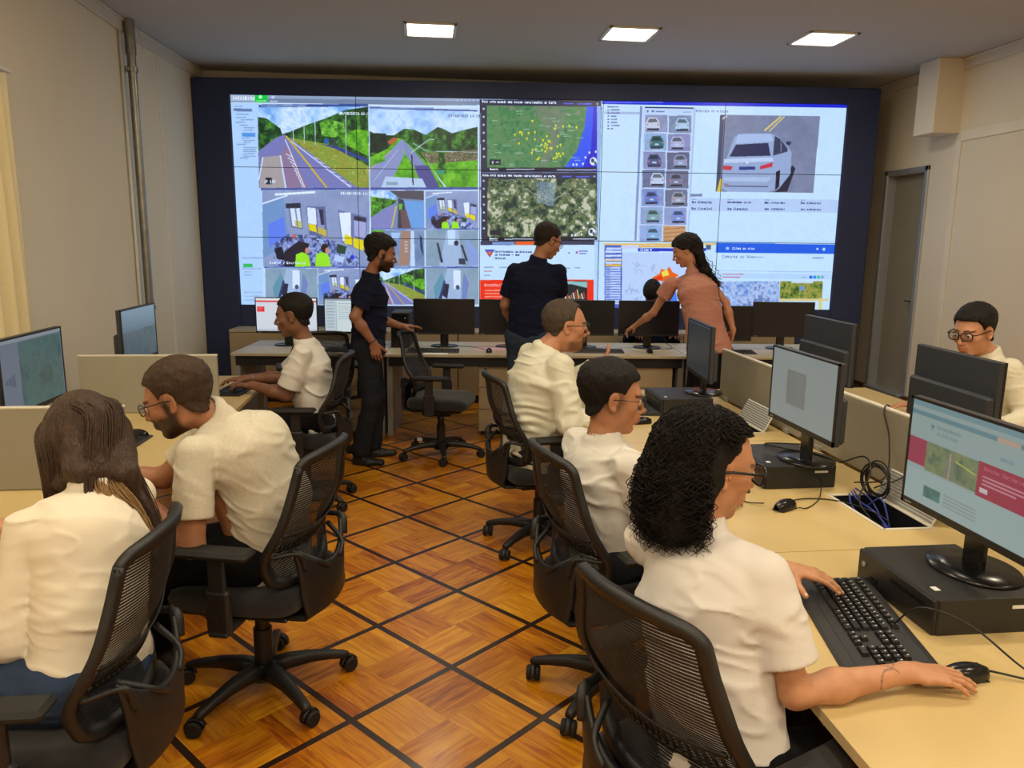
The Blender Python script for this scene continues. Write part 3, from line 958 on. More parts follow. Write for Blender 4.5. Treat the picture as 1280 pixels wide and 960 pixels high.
    corridor(534, 287, 600, 332, 0); cell_bar(465, 332.5, 601); cell_bar(330, 332, 463)
    corridor(331, 334.5, 397, 381, 1); office(398, 334.5, 463, 381, False); road1(465, 334.5, 532, 381, .6, 71); corridor(534, 334.5, 600, 383, 1)
    for x in (463.8, 600.8): c.rect(x - .6, 130, x + .6, 384, (214, 226, 248))
    c.rect(328, 380.5, 604, 388, (205, 224, 250))
    # ---- column 3: maps
    c.rect(603, 122, 754, 301, (44, 44, 70))
    c.rect(603, 122.5, 754, 124.2, (150, 160, 190))
    c.noise([(611, 131), (751, 134), (750, 212), (611, 209)], [(64, 110, 84), (76, 136, 78), (108, 138, 96), (60, 128, 70), (128, 132, 112)], 5, 81)
    c.noise([(668, 132), (712, 133), (700, 180), (686, 210), (675, 210), (690, 170)], [(118, 122, 110), (140, 130, 116), (96, 126, 96)], 4, 82, 0.6)
    c.poly([(736, 133), (754, 134), (752, 214), (706, 212), (724, 188), (733, 160)], (34, 80, 232)); c.poly([(744, 134), (754, 134), (752, 214), (730, 213), (741, 186), (743, 160)], (28, 22, 196))
    r = random.Random(3)
    for x, y in ((668, 152), (697, 158), (696, 162), (706, 159), (714, 158), (723, 160), (646, 169), (652, 166), (655, 169), (654, 166), (663, 167), (671, 166), (671, 175), (661, 174), (651, 180), (700, 171), (686, 171), (681, 176), (679, 182), (684, 180), (686, 182), (688, 177), (690, 178), (683, 184), (686, 186), (680, 188), (690, 186), (684, 190), (668, 188), (667, 192), (672, 187), (703, 182), (699, 184), (692, 186), (698, 193), (701, 193), (699, 196), (697, 198), (694, 199), (706, 193), (703, 196), (674, 200), (676, 198)):
        c.circ(x, y - 1, 1.2, 1.3, (236, 226, 40)); c.line((x, y), (x, y + 1.6), .8, (214, 204, 30))
    for k in range(34):
        x, y = r.uniform(614, 724), r.uniform(136, 207); c.rect(x, y, x + r.uniform(5, 10), y + 1, (190, 216, 200), 0.6)
    def globe(x, y):
        c.circ(x, y, 4.6, 5.2, (232, 236, 244)); c.circ(x - 1, y - 1, 2, 2.6, (50, 56, 90)); c.circ(x + 2, y + 2, 1.4, 2, (60, 66, 100))
        for dx, dy in ((-5, -11), (3, -12), (-10, -5), (-13, 3), (-21, 4), (-25, 4)): c.circ(x + dx, y + dy, 1.2, 1.6, (226, 230, 240))
    globe(744, 202)
    c.rect(614, 199, 628, 206, (30, 34, 50)); c.rect(617, 201, 619, 204.5, (200, 205, 215)); c.rect(622, 202, 626, 203.2, (200, 205, 215))
    c.rect(612, 209.5, 750, 213, (20, 24, 44)); c.text(614, 209.8, 'Google', (220, 225, 235), 0.6); c.rect(635, 211, 670, 212.2, (190, 198, 215)); c.rect(698, 212, 748, 213.2, (180, 190, 230))
    c.text(605, 125, 'Vocx esta usando uma versao experimental do Earth'.replace('x', 'e'), (225, 228, 240), 0.62)
    c.rect(707, 129, 719, 130.3, (90, 100, 240)); c.rect(724, 129.4, 742, 130.8, (90, 100, 240)); c.rect(748, 129, 750, 131, (180, 185, 210))
    for k in range(7): c.circ(607, 135.5 + 10 * k, 1.3, 1.3, (205, 208, 222)); c.circ(606.5, 225 + 10 * k, 1.3, 1.3, (205, 208, 222))
    c.rect(603, 214.5, 753, 215.5, (110, 120, 160))
    c.text(605, 216.6, 'Voce esta usando uma versao experimental do Earth', (225, 228, 240), 0.62)
    c.rect(705, 219.4, 717, 220.8, (90, 100, 240)); c.rect(722, 219.8, 740, 221.2, (90, 100, 240)); c.rect(744, 219, 746, 221, (180, 185, 210))
    c.noise([(611, 222), (750, 223), (748, 299), (611, 296)], [(20, 44, 50), (34, 62, 52), (70, 96, 62), (120, 124, 84), (60, 92, 60), (150, 146, 112), (200, 196, 168)], 4.2, 91, 1, 1.55)
    for k in range(60):
        x, y = r.uniform(613, 744), r.uniform(224, 294); q = r.uniform(2, 6)
        c.noise([(x, y), (x + q, y + r.uniform(-2, 1)), (x + q * r.uniform(.3, 1), y + q), (x - r.uniform(0, 2), y + q * .6)], [r.choice([(24, 50, 52), (170, 176, 130), (150, 130, 100), (44, 84, 60), (190, 170, 90)]), r.choice([(60, 90, 60), (120, 130, 90)])], 2, 200 + k, .8)
    for k in range(9):
        x, y = r.uniform(613, 730), r.uniform(224, 290); p0 = (x, y)
        for q in range(5):
            p1 = (min(746, p0[0] + r.uniform(1, 6)), max(224, min(294, p0[1] + r.uniform(-4, 4)))); c.line(p0, p1, .6, (206, 204, 190)); p0 = p1
    c.noise([(672, 226), (698, 228), (694, 258), (674, 252)], [(120, 140, 170), (160, 176, 190), (90, 110, 110)], 2, 92, 0.7)
    globe(742, 290); c.rect(614, 287, 627, 293, (30, 34, 50)); c.rect(611, 296, 748, 300, (14, 18, 36)); c.text(613, 296.8, 'Google', (220, 225, 235), 0.6); c.rect(632, 298, 668, 299.2, (190, 198, 215)); c.rect(718, 298, 746, 299.4, (190, 198, 215))
    # website below
    c.rect(602, 300.5, 748, 305.5, (54, 56, 88)); c.rect(617, 301.5, 645, 305, (120, 150, 205)); c.rect(646, 301, 672, 305.4, (246, 92, 20))
    c.rect(601, 305.5, 747, 350, (206, 228, 250))
    c.poly([(607, 311), (620, 311), (613.5, 321)], (190, 60, 76)); c.poly([(607, 311), (620, 311), (618, 314), (609, 314)], (70, 90, 180)); c.poly([(611, 313.5), (616, 313.5), (613.5, 318)], (230, 120, 90))
    c.text(620, 312.2, 'Departamento de Estradas', (60, 80, 150), 0.66); c.text(620, 316.2, 'de Rodagem - DER', (60, 80, 150), 0.66); c.text(620, 320.4, 'Governo', (60, 80, 150), 0.66)
    c.text(712, 314, 'Q', (80, 90, 150), 0.8); c.circ(723, 315, 1.5, 1.5, (180, 60, 120)); c.rect(726, 313, 737, 314.2, (90, 100, 190)); c.rect(726, 316, 735, 317.2, (90, 100, 190))
    for x, y, w_ in ((606, 333, 12), (626, 333, 12), (704, 334, 11), (720, 334, 7), (606, 338, 10), (606, 343, 8)): c.rect(x, y, x + w_, y + 1.2, (110, 130, 180) if y != 338 else (200, 90, 110), 0.8)
    c.rect(601, 349.5, 744, 388, (252, 48, 20)); c.text(607, 353.5, 'Acontecimento', (255, 190, 180), 1.0)
    for y in (362, 366, 370, 374): c.rect(607, y, 632, y + 1.6, (255, 170, 150), 0.85)
    c.rect(699, 351, 736, 388, (30, 36, 40)); c.poly([(699, 351), (736, 352), (736, 360), (716, 355), (699, 356)], (150, 190, 190))
    for k in range(13): c.line((700 + 2.6 * k, 362 + (k * 7) % 9), (701 + 2.7 * k, 374), 1.5, ((190, 60, 50), (225, 190, 120), (180, 110, 70), (230, 226, 220))[k % 4])
    c.rect(748.5, 133, 753.5, 388, (150, 180, 226)); c.rect(745, 300, 749, 388, (190, 214, 246))
    # ---- columns 4, 5: vehicle search
    c.poly([(755, 126.5), (1058, 133), (1056, 302), (750, 301)], (206, 228, 252))
    c.poly([(755, 126.5), (1058, 133), (1058, 137), (755, 130.5)], (24, 40, 206)); c.rect(758, 128, 830, 129.4, (120, 140, 240), .7)
    for k, (x, w_) in enumerate(((762, 13), (765, 11), (765, 11), (765, 7), (765, 8), (765, 8), (765, 11), (765, 3))):
        y = 133.2 + 3.9 * k
        if k == 2: c.poly([(757, y - 1.4), (802, y - .6), (802, y + 3), (757, y + 2)], (176, 188, 222))
        c.rect(x, y, x + w_, y + 1.5, (90, 104, 160), .85); c.rect(761, y, 763, y + 1.6, (60, 80, 150))
    c.poly([(801.5, 133), (804.5, 133), (797, 301), (794.5, 301)], (130, 146, 190)); c.poly([(807.5, 134), (868, 135.5), (868, 137), (807.5, 135.6)], (26, 30, 90))
    c.poly([(806, 136), (868, 137.5), (859, 300), (799, 299)], (200, 214, 244)); c.rect(810, 138.5, 812, 141, (100, 110, 160)); c.rect(816, 138.5, 819, 141, (100, 110, 160)); c.rect(821, 139.5, 832, 141, (120, 130, 180)); c.rect(855, 140.5, 865, 141.6, (150, 160, 200))
    cars = [((150, 152, 186), (206, 206, 222)), ((130, 140, 170), (176, 206, 232)), ((150, 176, 210), (44, 106, 116)), ((140, 140, 182), (176, 180, 216)), ((140, 144, 184), (74, 86, 134)), ((96, 100, 130), (150, 156, 190)), ((104, 112, 150), (196, 206, 230)), ((110, 112, 140), (120, 122, 150)), ((134, 150, 200), (96, 120, 196)), ((110, 112, 142), (160, 162, 180)), ((150, 166, 206), (120, 164, 172)), ((150, 160, 200), (120, 144, 210)), ((150, 170, 216), (130, 176, 220)), ((206, 150, 104), (196, 130, 86))]
    for k, (bg, cc) in enumerate(cars):
        i, j = k % 2, k // 2
        sh = -j * 1.15
        x0 = 808 + i * 29.5 + sh; y0 = 144.5 + j * 22.9 + i * 1; x1 = x0 + 27.5; y1 = y0 + 21.3
        c.rect(x0, y0, x1, y1, bg); c.noise([(x0, y0), (x1, y0), (x1, y1), (x0, y1)], [tuple(q * .94 for q in bg), tuple(min(255, q * 1.06) for q in bg)], 3, 100 + k)
        if k == 13:
            for q in range(4): c.line((x0, y0 + 4 + 5 * q), (x1, y0 + 2 + 5 * q), 1, (176, 110, 70))
            continue
        ox = [1, 8, 7, 3, 5, 8, 10, 4, 4, 8, 7, 9, 8][k]
        cx0 = x0 + ox; cw = 17
        c.poly([(cx0, y0 + 18), (cx0, y0 + 9), (cx0 + 3, y0 + 3), (cx0 + cw - 4, y0 + 3), (cx0 + cw, y0 + 9), (cx0 + cw, y0 + 18)], cc)
        c.poly([(cx0 + 2, y0 + 9), (cx0 + 4, y0 + 4.5), (cx0 + cw - 5, y0 + 4.5), (cx0 + cw - 2, y0 + 9)], tuple(q * .5 for q in cc)); c.rect(cx0 + 1, y0 + 16.5, cx0 + cw - 1, y0 + 19, (40, 42, 64)); c.rect(cx0 + .5, y0 + 11, cx0 + 3, y0 + 12.5, (210, 120, 130)); c.rect(cx0 + cw - 3, y0 + 11, cx0 + cw - .5, y0 + 12.5, (210, 120, 130)); c.rect(cx0 + 6, y0 + 12.5, cx0 + 11, y0 + 14.5, (200, 205, 225))
    c.text(871, 138, 'Detalhes do veiculo', (130, 140, 190), 0.7)
    c.poly([(868.5, 136), (871, 136), (862, 301), (860, 301)], (180, 196, 232))
    # the large car picture
    c.poly([(901, 145), (1024, 147), (1016, 242), (896, 240)], (126, 130, 158)); c.noise([(901, 145), (1024, 147), (1016, 242), (896, 240)], [(120, 124, 152), (134, 138, 166)], 6, 121)
    c.poly([(901, 145), (906, 145), (901, 240), (896, 240)], (70, 74, 104)); c.line((904, 150), (909, 146), 1.3, (236, 236, 246))
    c.line((955, 165), (976, 147), 2.2, (230, 200, 120)); c.line((961, 166), (980, 147), 1.6, (220, 196, 130)); c.poly([(897, 240), (901, 224), (904, 224), (902, 240)], (226, 190, 70))
    c.poly([(974, 236), (990, 208), (994, 212), (984, 240), (968, 241)], (36, 38, 60))
    c.poly([(903, 236), (904, 206), (908, 200), (918, 172), (930, 168), (962, 168), (972, 172), (984, 184), (989, 192), (988, 218), (974, 236), (960, 241), (910, 240)], (156, 170, 206))
    c.poly([(912, 197), (920, 182), (960, 180), (963, 196)], (40, 44, 84)); c.poly([(922, 169), (964, 169), (966, 178), (919, 181)], (176, 190, 226))
    c.poly([(966, 196), (968, 171), (976, 176), (984, 187), (984, 191)], (56, 60, 90)); c.line((976, 174), (976, 192), .9, (140, 150, 180)); c.poly([(983, 178), (989, 179), (987, 183), (982, 182)], (50, 52, 78))
    c.poly([(905, 200), (965, 198), (967, 203), (905, 205)], (196, 208, 236))
    c.poly([(904, 208), (916, 209), (914, 214), (904, 213)], (206, 50, 70)); c.poly([(950, 209), (966, 204), (965, 210), (950, 213)], (210, 50, 70)); c.rect(924, 209.5, 944, 213.5, (40, 56, 130)); c.circ(934, 204.5, 1.6, 1.2, (230, 234, 245))
    c.poly([(904, 222), (964, 222), (960, 228), (906, 227)], (180, 192, 224)); c.line((906, 233), (960, 234), 1.3, (70, 70, 96)); c.rect(905, 230, 911, 231.4, (190, 80, 90))
    c.poly([(970, 216), (975, 214), (974, 234), (969, 238)], (26, 28, 44))
    c.rect(864, 242.5, 879, 246, (120, 132, 176))
    c.poly([(863, 247.5), (1048, 251), (1047, 267), (862, 264)], (190, 208, 240))
    for x, s_ in ((866, 'Nao disponivel'), (910, '09/10/2023 11:38'), (956, 'Nao disponivel'), (1001, 'Nao disponivel')):
        dy = (x - 866) * .012
        c.text(x, 251.5 + dy, s_, (60, 72, 130), 0.62); c.text(x, 259.5 + dy, 'Nao disponivel', (60, 72, 130), 0.62); c.rect(x, 249 + dy, x + 6, 249.8 + dy, (130, 145, 190))
    # ---- bottom row of columns 4, 5
    c.poly([(750, 301.5), (904, 303), (903, 388), (749, 386)], (206, 228, 252))
    c.rect(756, 304, 898, 306, (240, 190, 90)); c.rect(757, 306, 779, 388, (84, 100, 190)); c.rect(759, 309, 778, 312, (200, 214, 250)); c.rect(778, 307, 800, 310, (214, 206, 240)); c.rect(800, 306.5, 870, 309, (236, 180, 90))
    c.rect(799, 310, 884, 314, (20, 50, 190)); c.text(802, 310.3, 'Clima', (226, 232, 250), 0.7); c.circ(815, 312, 1.3, 1.3, (230, 236, 250))
    for y in (313, 318, 323, 327): c.rect(758, y, 778, y + 2.6, (214, 226, 250))
    c.rect(758, 324, 778, 326, (240, 206, 150)); c.rect(758, 330, 778, 332.5, (240, 186, 70))
    for k in range(15): c.rect(758, 333.5 + 3.2 * k, 777, 335.7 + 3.2 * k, (196, 214, 248)); c.rect(759, 334 + 3.2 * k, 764, 335 + 3.2 * k, (120, 140, 200))
    c.poly([(780, 315), (884, 317), (884, 388), (778, 386)], (196, 212, 244))
    r = random.Random(8)
    for k in range(26):
        x, y = r.uniform(784, 870), r.uniform(320, 376)
        pts = [(x, y)]
        for q in range(5): pts.append((pts[-1][0] + r.uniform(-5, 6), pts[-1][1] + r.uniform(-5, 6)))
        for a_, b_ in zip(pts, pts[1:]): c.line(a_, b_, .55, (150, 168, 208))
    c.poly([(817, 347), (826, 342), (828, 336), (834, 338), (838, 333), (842, 340), (850, 344), (842, 350), (832, 352), (818, 350)], (250, 96, 20)); c.poly([(828, 340), (836, 337), (838, 344), (830, 346)], (252, 220, 80)); c.poly([(820, 348), (828, 344), (830, 350), (822, 350)], (240, 50, 10))
    c.poly([(826, 378), (846, 364), (850, 388), (826, 388)], (60, 130, 240)); c.rect(884, 306, 890, 312, (70, 90, 120))
    c.poly([(897, 303.5), (1044, 306), (1043, 318), (896, 316)], (10, 92, 222)); c.circ(910, 310.5, 2.2, 2.0, (160, 200, 250)); c.text(916, 309, 'Clima ao vivo', (214, 232, 252), 0.75); c.circ(1022, 311.5, 1.4, 1.4, (210, 228, 250)); c.circ(1030, 312, 2, 2, (190, 216, 250))
    c.poly([(896, 316), (1044, 318), (1041, 389), (894, 388)], (206, 230, 252)); c.text(904, 318.6, 'Cameras ao Vivo', (100, 120, 190), 0.95); c.rect(936, 321, 955, 322.2, (150, 170, 215)); c.rect(1016, 322, 1030, 323.4, (130, 150, 205))
    c.poly([(896, 338), (1040, 340), (1040, 341), (896, 339)], (170, 196, 236)); c.poly([(896, 341), (1040, 343), (1040, 350), (896, 348)], (190, 216, 246))
    c.rect(904, 342.5, 930, 343.8, (206, 140, 160)); c.rect(904, 346, 926, 347.2, (206, 110, 130))
    for k, q in enumerate(((20, 100, 220), (30, 140, 230), (40, 200, 140), (150, 170, 210))): c.circ(1014 + 4.8 * k, 347, 2.1, 2.1, q)
    c.rect(1002, 346.6, 1009, 347.6, (150, 170, 210))
    c.noise([(896, 352), (975, 352), (974, 388), (896, 388)], [(96, 130, 200), (150, 176, 226), (190, 206, 240), (110, 130, 180)], 4, 131, 1, 1.2)
    c.noise([(976, 352), (1029, 352), (1028, 374), (975, 374)], [(50, 80, 30), (120, 140, 50), (180, 160, 80), (90, 120, 40)], 3, 132)
    c.rect(990, 351, 1017, 354.5, (206, 224, 240)); c.rect(975, 374, 1036, 377, (230, 206, 140)); c.rect(1024, 376, 1028, 388, (226, 206, 120)); c.rect(1000, 358, 1006, 364, (120, 150, 190))
    # faint text rows in the browser strip
    for x in (864, 910, 956): pass


paint_wall(cv)
cv.a *= (1 + .022 * (vnoise(CH, CW, 2.0, 77) - .5) + .02 * (vnoise(CH, CW, 6.0, 78) - .5))[..., None]
cv.a *= np.array([.93, .985, 1.03])
M['video'] = vc_mat('video_panel_picture', rough=0.35, gain=SCREEN_GAIN)

vw = empty('video_wall', bk(0, 0), -A5, label='big video wall of fifteen display panels showing road cameras and maps', cat='video wall')
# dark surround in four pieces around the displays (local: x along wall, y into the wall)
t = MB()
t.box(((-2.365 + U0) / 2, 0.05, 1.66), (U0 + 2.365, 0.16, 3.32), bev=0.012)
t.box(((4.80 + U1) / 2, 0.05, 1.66), (4.80 - U1, 0.16, 3.32), bev=0.012)
t.box(((U0 + U1) / 2, 0.05, (Z1 + 3.32) / 2), (U1 - U0, 0.158, 3.32 - Z1), bev=0.004)
t.box(((U0 + U1) / 2, 0.05, Z0 / 2), (U1 - U0, 0.158, Z0), bev=0.004)
t.box(((U0 + U1) / 2, 0.12, (Z0 + Z1) / 2), (U1 - U0, 0.02, Z1 - Z0))
t.build('surround', M['videoframe'], vw)
pw, ph = (U1 - U0) / 5, (Z1 - Z0) / 3
g = 0.003
for j in range(3):
    for i in range(5):
        cx_, cz_ = U0 + (i + .5) * pw, Z1 - (j + .5) * ph
        pn = MB()
        pn.box((0, 0.03, 0), (pw - .001, 0.06, ph - .001), bev=0.001)
        pn = pn.build('display_panel', M['bezel'], vw, loc=(cx_, -0.012, cz_))
        sl = cv.a[j * 108:(j + 1) * 108, i * 201:(i + 1) * 201]
        display('screen', sl, pw - 2 * g, ph - 2 * g, M['video'], pn, (0, -0.001, 0))

# ================================================================ DESKS, PARTITIONS, CABINETS
DZ = 0.74


def desk_right(y0, y1, label, x0=0.822, x1=1.85, legs=True):
    """one bench desk of the right row, front edge at x0"""
    r = empty('desk', (x0, (y0 + y1) / 2, 0), label=label, cat='desk', group='desks of the right row')
    w = x1 - x0; L = y1 - y0 - 0.004
    hole = (1.56 - x0, 1.74 - x0)       # cable tray cut in the rear part of the top
    t = MB()
    gy0, gy1 = -0.52, -0.155               # local extent along y of the cut-out
    hz = DZ - 0.0125
    t.box((hole[0] / 2, 0, hz), (hole[0], L, 0.025))
    t.box(((hole[1] + w) / 2, 0, hz), (w - hole[1], L, 0.025))
    t.box(((hole[0] + hole[1]) / 2, (-L / 2 + gy0) / 2, hz), (hole[1] - hole[0], gy0 + L / 2, 0.025))
    t.box(((hole[0] + hole[1]) / 2, (L / 2 + gy1) / 2, hz), (hole[1] - hole[0], L / 2 - gy1, 0.025))
    t.build('tabletop', M['laminate'], r)
    e = MB()
    e.box((-0.001, 0, hz), (0.003, L, 0.0252))
    e.build('edge_band', M['laminate_edge'], r)
    tr = MB()
    cx_, cy_ = (hole[0] + hole[1]) / 2, (gy0 + gy1) / 2
    ww, ll = hole[1] - hole[0], gy1 - gy0
    tr.box((cx_, cy_, DZ - .095), (ww, ll, 0.006))
    for sx, sy, a, b in ((-ww / 2, 0, .006, ll), (ww / 2, 0, .006, ll), (0, -ll / 2, ww, .006), (0, ll / 2, ww, .006)):
        tr.box((cx_ + sx, cy_ + sy, DZ - .047), (a, b, .096))
    for sx, sy, a, b in ((-ww / 2, 0, .014, ll + .012), (ww / 2, 0, .014, ll + .012), (0, -ll / 2, ww, .014), (0, ll / 2, ww, .014)):
        tr.box((cx_ + sx, cy_ + sy, DZ + .001), (a, b, .005), bev=.001, mi=1)
    tray = tr.build('cable_tray', [M['darkmetal'], M['part_edge']], r)
    lid = MB()
    # the flap stands tilted open against the partition side
    lr = Matrix.Rotation(R(-62), 3, 'Y')
    lid.box((hole[1] + .035, cy_, DZ + .055), (0.12, ll * .92, 0.004), rot=lr, mi=1)
    for k in range(9):
        c_ = Vector((hole[1] + .035, cy_, DZ + .055)) + lr @ Vector((-.05 + .0125 * k, 0, .0035))
        lid.box(c_, (0.007, ll * .90, 0.004), rot=lr, bev=0)
    lid.build('tray_flap', [M['greymetal'], M['white']], r)
    for sy in (-1, 1):
        lg = MB()
        lg.box((0.10, sy * (L / 2 - 0.06), 0.36), (0.05, 0.05, 0.71), bev=.004)
        lg.box((w - .12, sy * (L / 2 - 0.06), 0.36), (0.05, 0.05, 0.71), bev=.004)
        lg.box((w / 2, sy * (L / 2 - 0.06), 0.70), (w - .1, 0.05, 0.04), bev=.004)
        lg.build('leg_frame', M['greymetal'], r)
    MB().box((w - 0.30, 0, 0.52), (0.018, L - .16, 0.34), bev=.002).build('modesty_panel', M['lam_back'], r)
    return r


desk_right(0.83, 2.18, 'beige desk of the right row, nearest the camera')
desk_right(2.18, 3.53, 'beige desk of the right row, second from the camera')
desk_right(3.53, 4.87, 'beige desk of the right row, farthest from the camera')


def desk_far(y0, y1, label):
    r = empty('desk', (2.45, (y0 + y1) / 2, 0), label=label, cat='desk', group='desks behind the right partition')
    L = y1 - y0 - .004
    MB().box((0, 0, DZ - .0125), (1.12, L, 0.025), bev=.002).build('tabletop', M['laminate'], r)
    for sy in (-1, 1):
        lg = MB()
        for x in (-.45, .45): lg.box((x, sy * (L / 2 - .06), .36), (.05, .05, .71), bev=.004)
        lg.box((0, sy * (L / 2 - .06), .70), (.9, .05, .04), bev=.004)
        lg.build('leg_frame', M['greymetal'], r)
    return r


desk_far(2.18, 3.53, 'beige desk behind the right partition, nearer one')
desk_far(3.53, 4.87, 'beige desk behind the right partition, in front of the man in the white shirt')

for k, (y0, y1, lab) in enumerate(((0.86, 2.20, 'beige desk partition behind the nearest monitor on the right'),
                                   (2.26, 3.46, 'beige desk partition with black cables hanging over its top edge'),
                                   (3.55, 4.60, 'beige desk partition at the far end of the right desk row'))):
    r = empty('desk_partition', (1.87, (y0 + y1) / 2, DZ), label=lab, cat='partition', group='partitions of the right desk row')
    MB().box((0, 0, .155), (0.022, y1 - y0, 0.295), bev=.002).build('panel', M['partition'], r)
    MB().box((0, 0, .308), (0.024, y1 - y0 + .002, 0.012), bev=.003).build('top_edge', M['part_edge'], r)
    for sy in (-1, 1):
        MB().box((0, sy * ((y1 - y0) / 2 - .12), .012), (.05, .05, .024), bev=.003).build('clamp', M['greymetal'], r)

# left row
XLF = -1.08


def desk_left(y0, y1, label):
    r = empty('desk', (XLF, (y0 + y1) / 2, 0), label=label, cat='desk', group='desks of the left row')
    L = y1 - y0 - .004
    MB().box((-.42, 0, DZ - .0125), (.84, L, 0.025), bev=.002).build('tabletop', M['laminate'], r)
    for sy in (-1, 1):
        lg = MB()
        for x in (-.08, -.76): lg.box((x, sy * (L / 2 - .05), .36), (.05, .05, .71), bev=.004)
        lg.box((-.42, sy * (L / 2 - .05), .70), (.74, .05, .04), bev=.004)
        lg.build('leg_frame', M['greymetal'], r)
    MB().box((-.62, 0, 0.46), (0.018, L - .12, 0.48), bev=.002).build('modesty_panel', M['partition'], r)
    return r


desk_left(1.66, 3.02, 'beige desk of the left row, in front of the long-haired woman')
desk_left(3.02, 4.37, 'beige desk of the left row, in front of the bearded man in glasses')
desk_left(4.37, 5.56, 'beige desk of the left row, farthest from the camera')
for y, lab in ((3.02, 'grey-beige partition between the two nearest desks on the left'),
               (4.37, 'grey-beige partition behind the bearded man in glasses')):
    r = empty('desk_partition', (-1.40, y, DZ), label=lab, cat='partition', group='partitions of the left desk row')
    MB().box((-.115, 0, .16), (0.73, 0.022, 0.315), bev=.002).build('panel', M['partition'], r)
    MB().box((-.115, 0, .322), (0.734, 0.024, 0.010), bev=.003).build('top_edge', M['part_edge'], r)

# ---- rear desks along the video wall (rear frame)
DV0, DV1 = -1.85, -0.98


def rear_desk(u0, u1, label, pedestal=True, left_panel=True):
    r = empty('desk', bk((u0 + u1) / 2, DV0), -A5, label=label, cat='desk', group='rear desks in front of the video wall')
    L = u1 - u0 - .006; D = DV1 - DV0
    MB().box((0, D / 2, DZ - .0125), (L, D, .025), bev=.003).build('tabletop', M['lam_back'], r)
    MB().box((0, .06, DZ - .068), (L - .06, .03, .085), bev=.002).build('front_rail', M['darkmetal'], r)
    for s in (-1, 1):
        MB().box((s * (L / 2 - .035), D / 2, .355), (.05, D - .12, .71), bev=.004).build('end_panel', M['greymetal'], r)
    if pedestal:
        p = empty('drawer_pedestal', bk(u1 - .30, DV0 + .10), -A5,
                  label='beige drawer pedestal under ' + label.replace('pale rear desk', 'the rear desk'), cat='drawer unit', group='drawer pedestals under the rear desks')
        MB().box((0, .25, .34), (.40, .50, .60), bev=.003).build('carcass', M['cabinet'], p)
        for k in range(3):
            d = MB().box((0, -.008, .14 + .20 * k), (.39, .016, .192), bev=.002).build('drawer', M['cabinet'], p)
            MB().box((.0, -.018, .14 + .20 * k + .085), (.12, .01, .008), bev=.001).build('pull', M['greymetal'], d)
        MB().cyl((-.14, -.02, .60), (-.14, -.012, .60), .012).box((-.14, -.03, .585), (.01, .006, .03)).build('lock', M['darkmetal'], p)
        MB().box((0, .26, .02), (.36, .44, .04)).build('plinth', M['darkmetal'], p)
    return r


rear_desk(-1.50, -.19, 'pale rear desk at the left end, behind the young seated man')
rear_desk(-.19, 1.12, 'pale rear desk with the empty chair before it')
rear_desk(1.12, 2.43, 'pale rear desk the woman in pink reaches over')
rear_desk(2.43, 3.90, 'pale rear desk at the right end')

# ---- low cabinets at the foot of the video wall
for k in range(5):
    u0 = -2.0 + 1.19 * k; u1 = u0 + 1.185
    names = ('leftmost, by the dark blue panel edge', 'second from the left', 'middle one', 'second from the right', 'rightmost')
    r = empty('low_cabinet', bk((u0 + u1) / 2, -.36), -A5, label='beige low cabinet under the video wall, ' + names[k], cat='cabinet', group='low cabinets under the video wall')
    MB().box((0, .16, .415), (u1 - u0, .31, .66), bev=.002).build('carcass', M['cabinet'], r)
    MB().box((0, .155, .757), (u1 - u0 + .001, .335, .025), bev=.002).build('top', M['lam_back'], r)
    MB().box((0, .17, .04), (u1 - u0 - .01, .28, .08)).build('plinth', M['darkmetal'], r)
    for s in (-1, 1):
        d = MB().box((s * (u1 - u0) / 4, -.008, .412), ((u1 - u0) / 2 - .006, .018, .652), bev=.002).build('door', M['cabinet'], r)
        MB().box((s * .035, -.022, .62), (.010, .012, .10), bev=.002).build('handle', M['greymetal'], d)

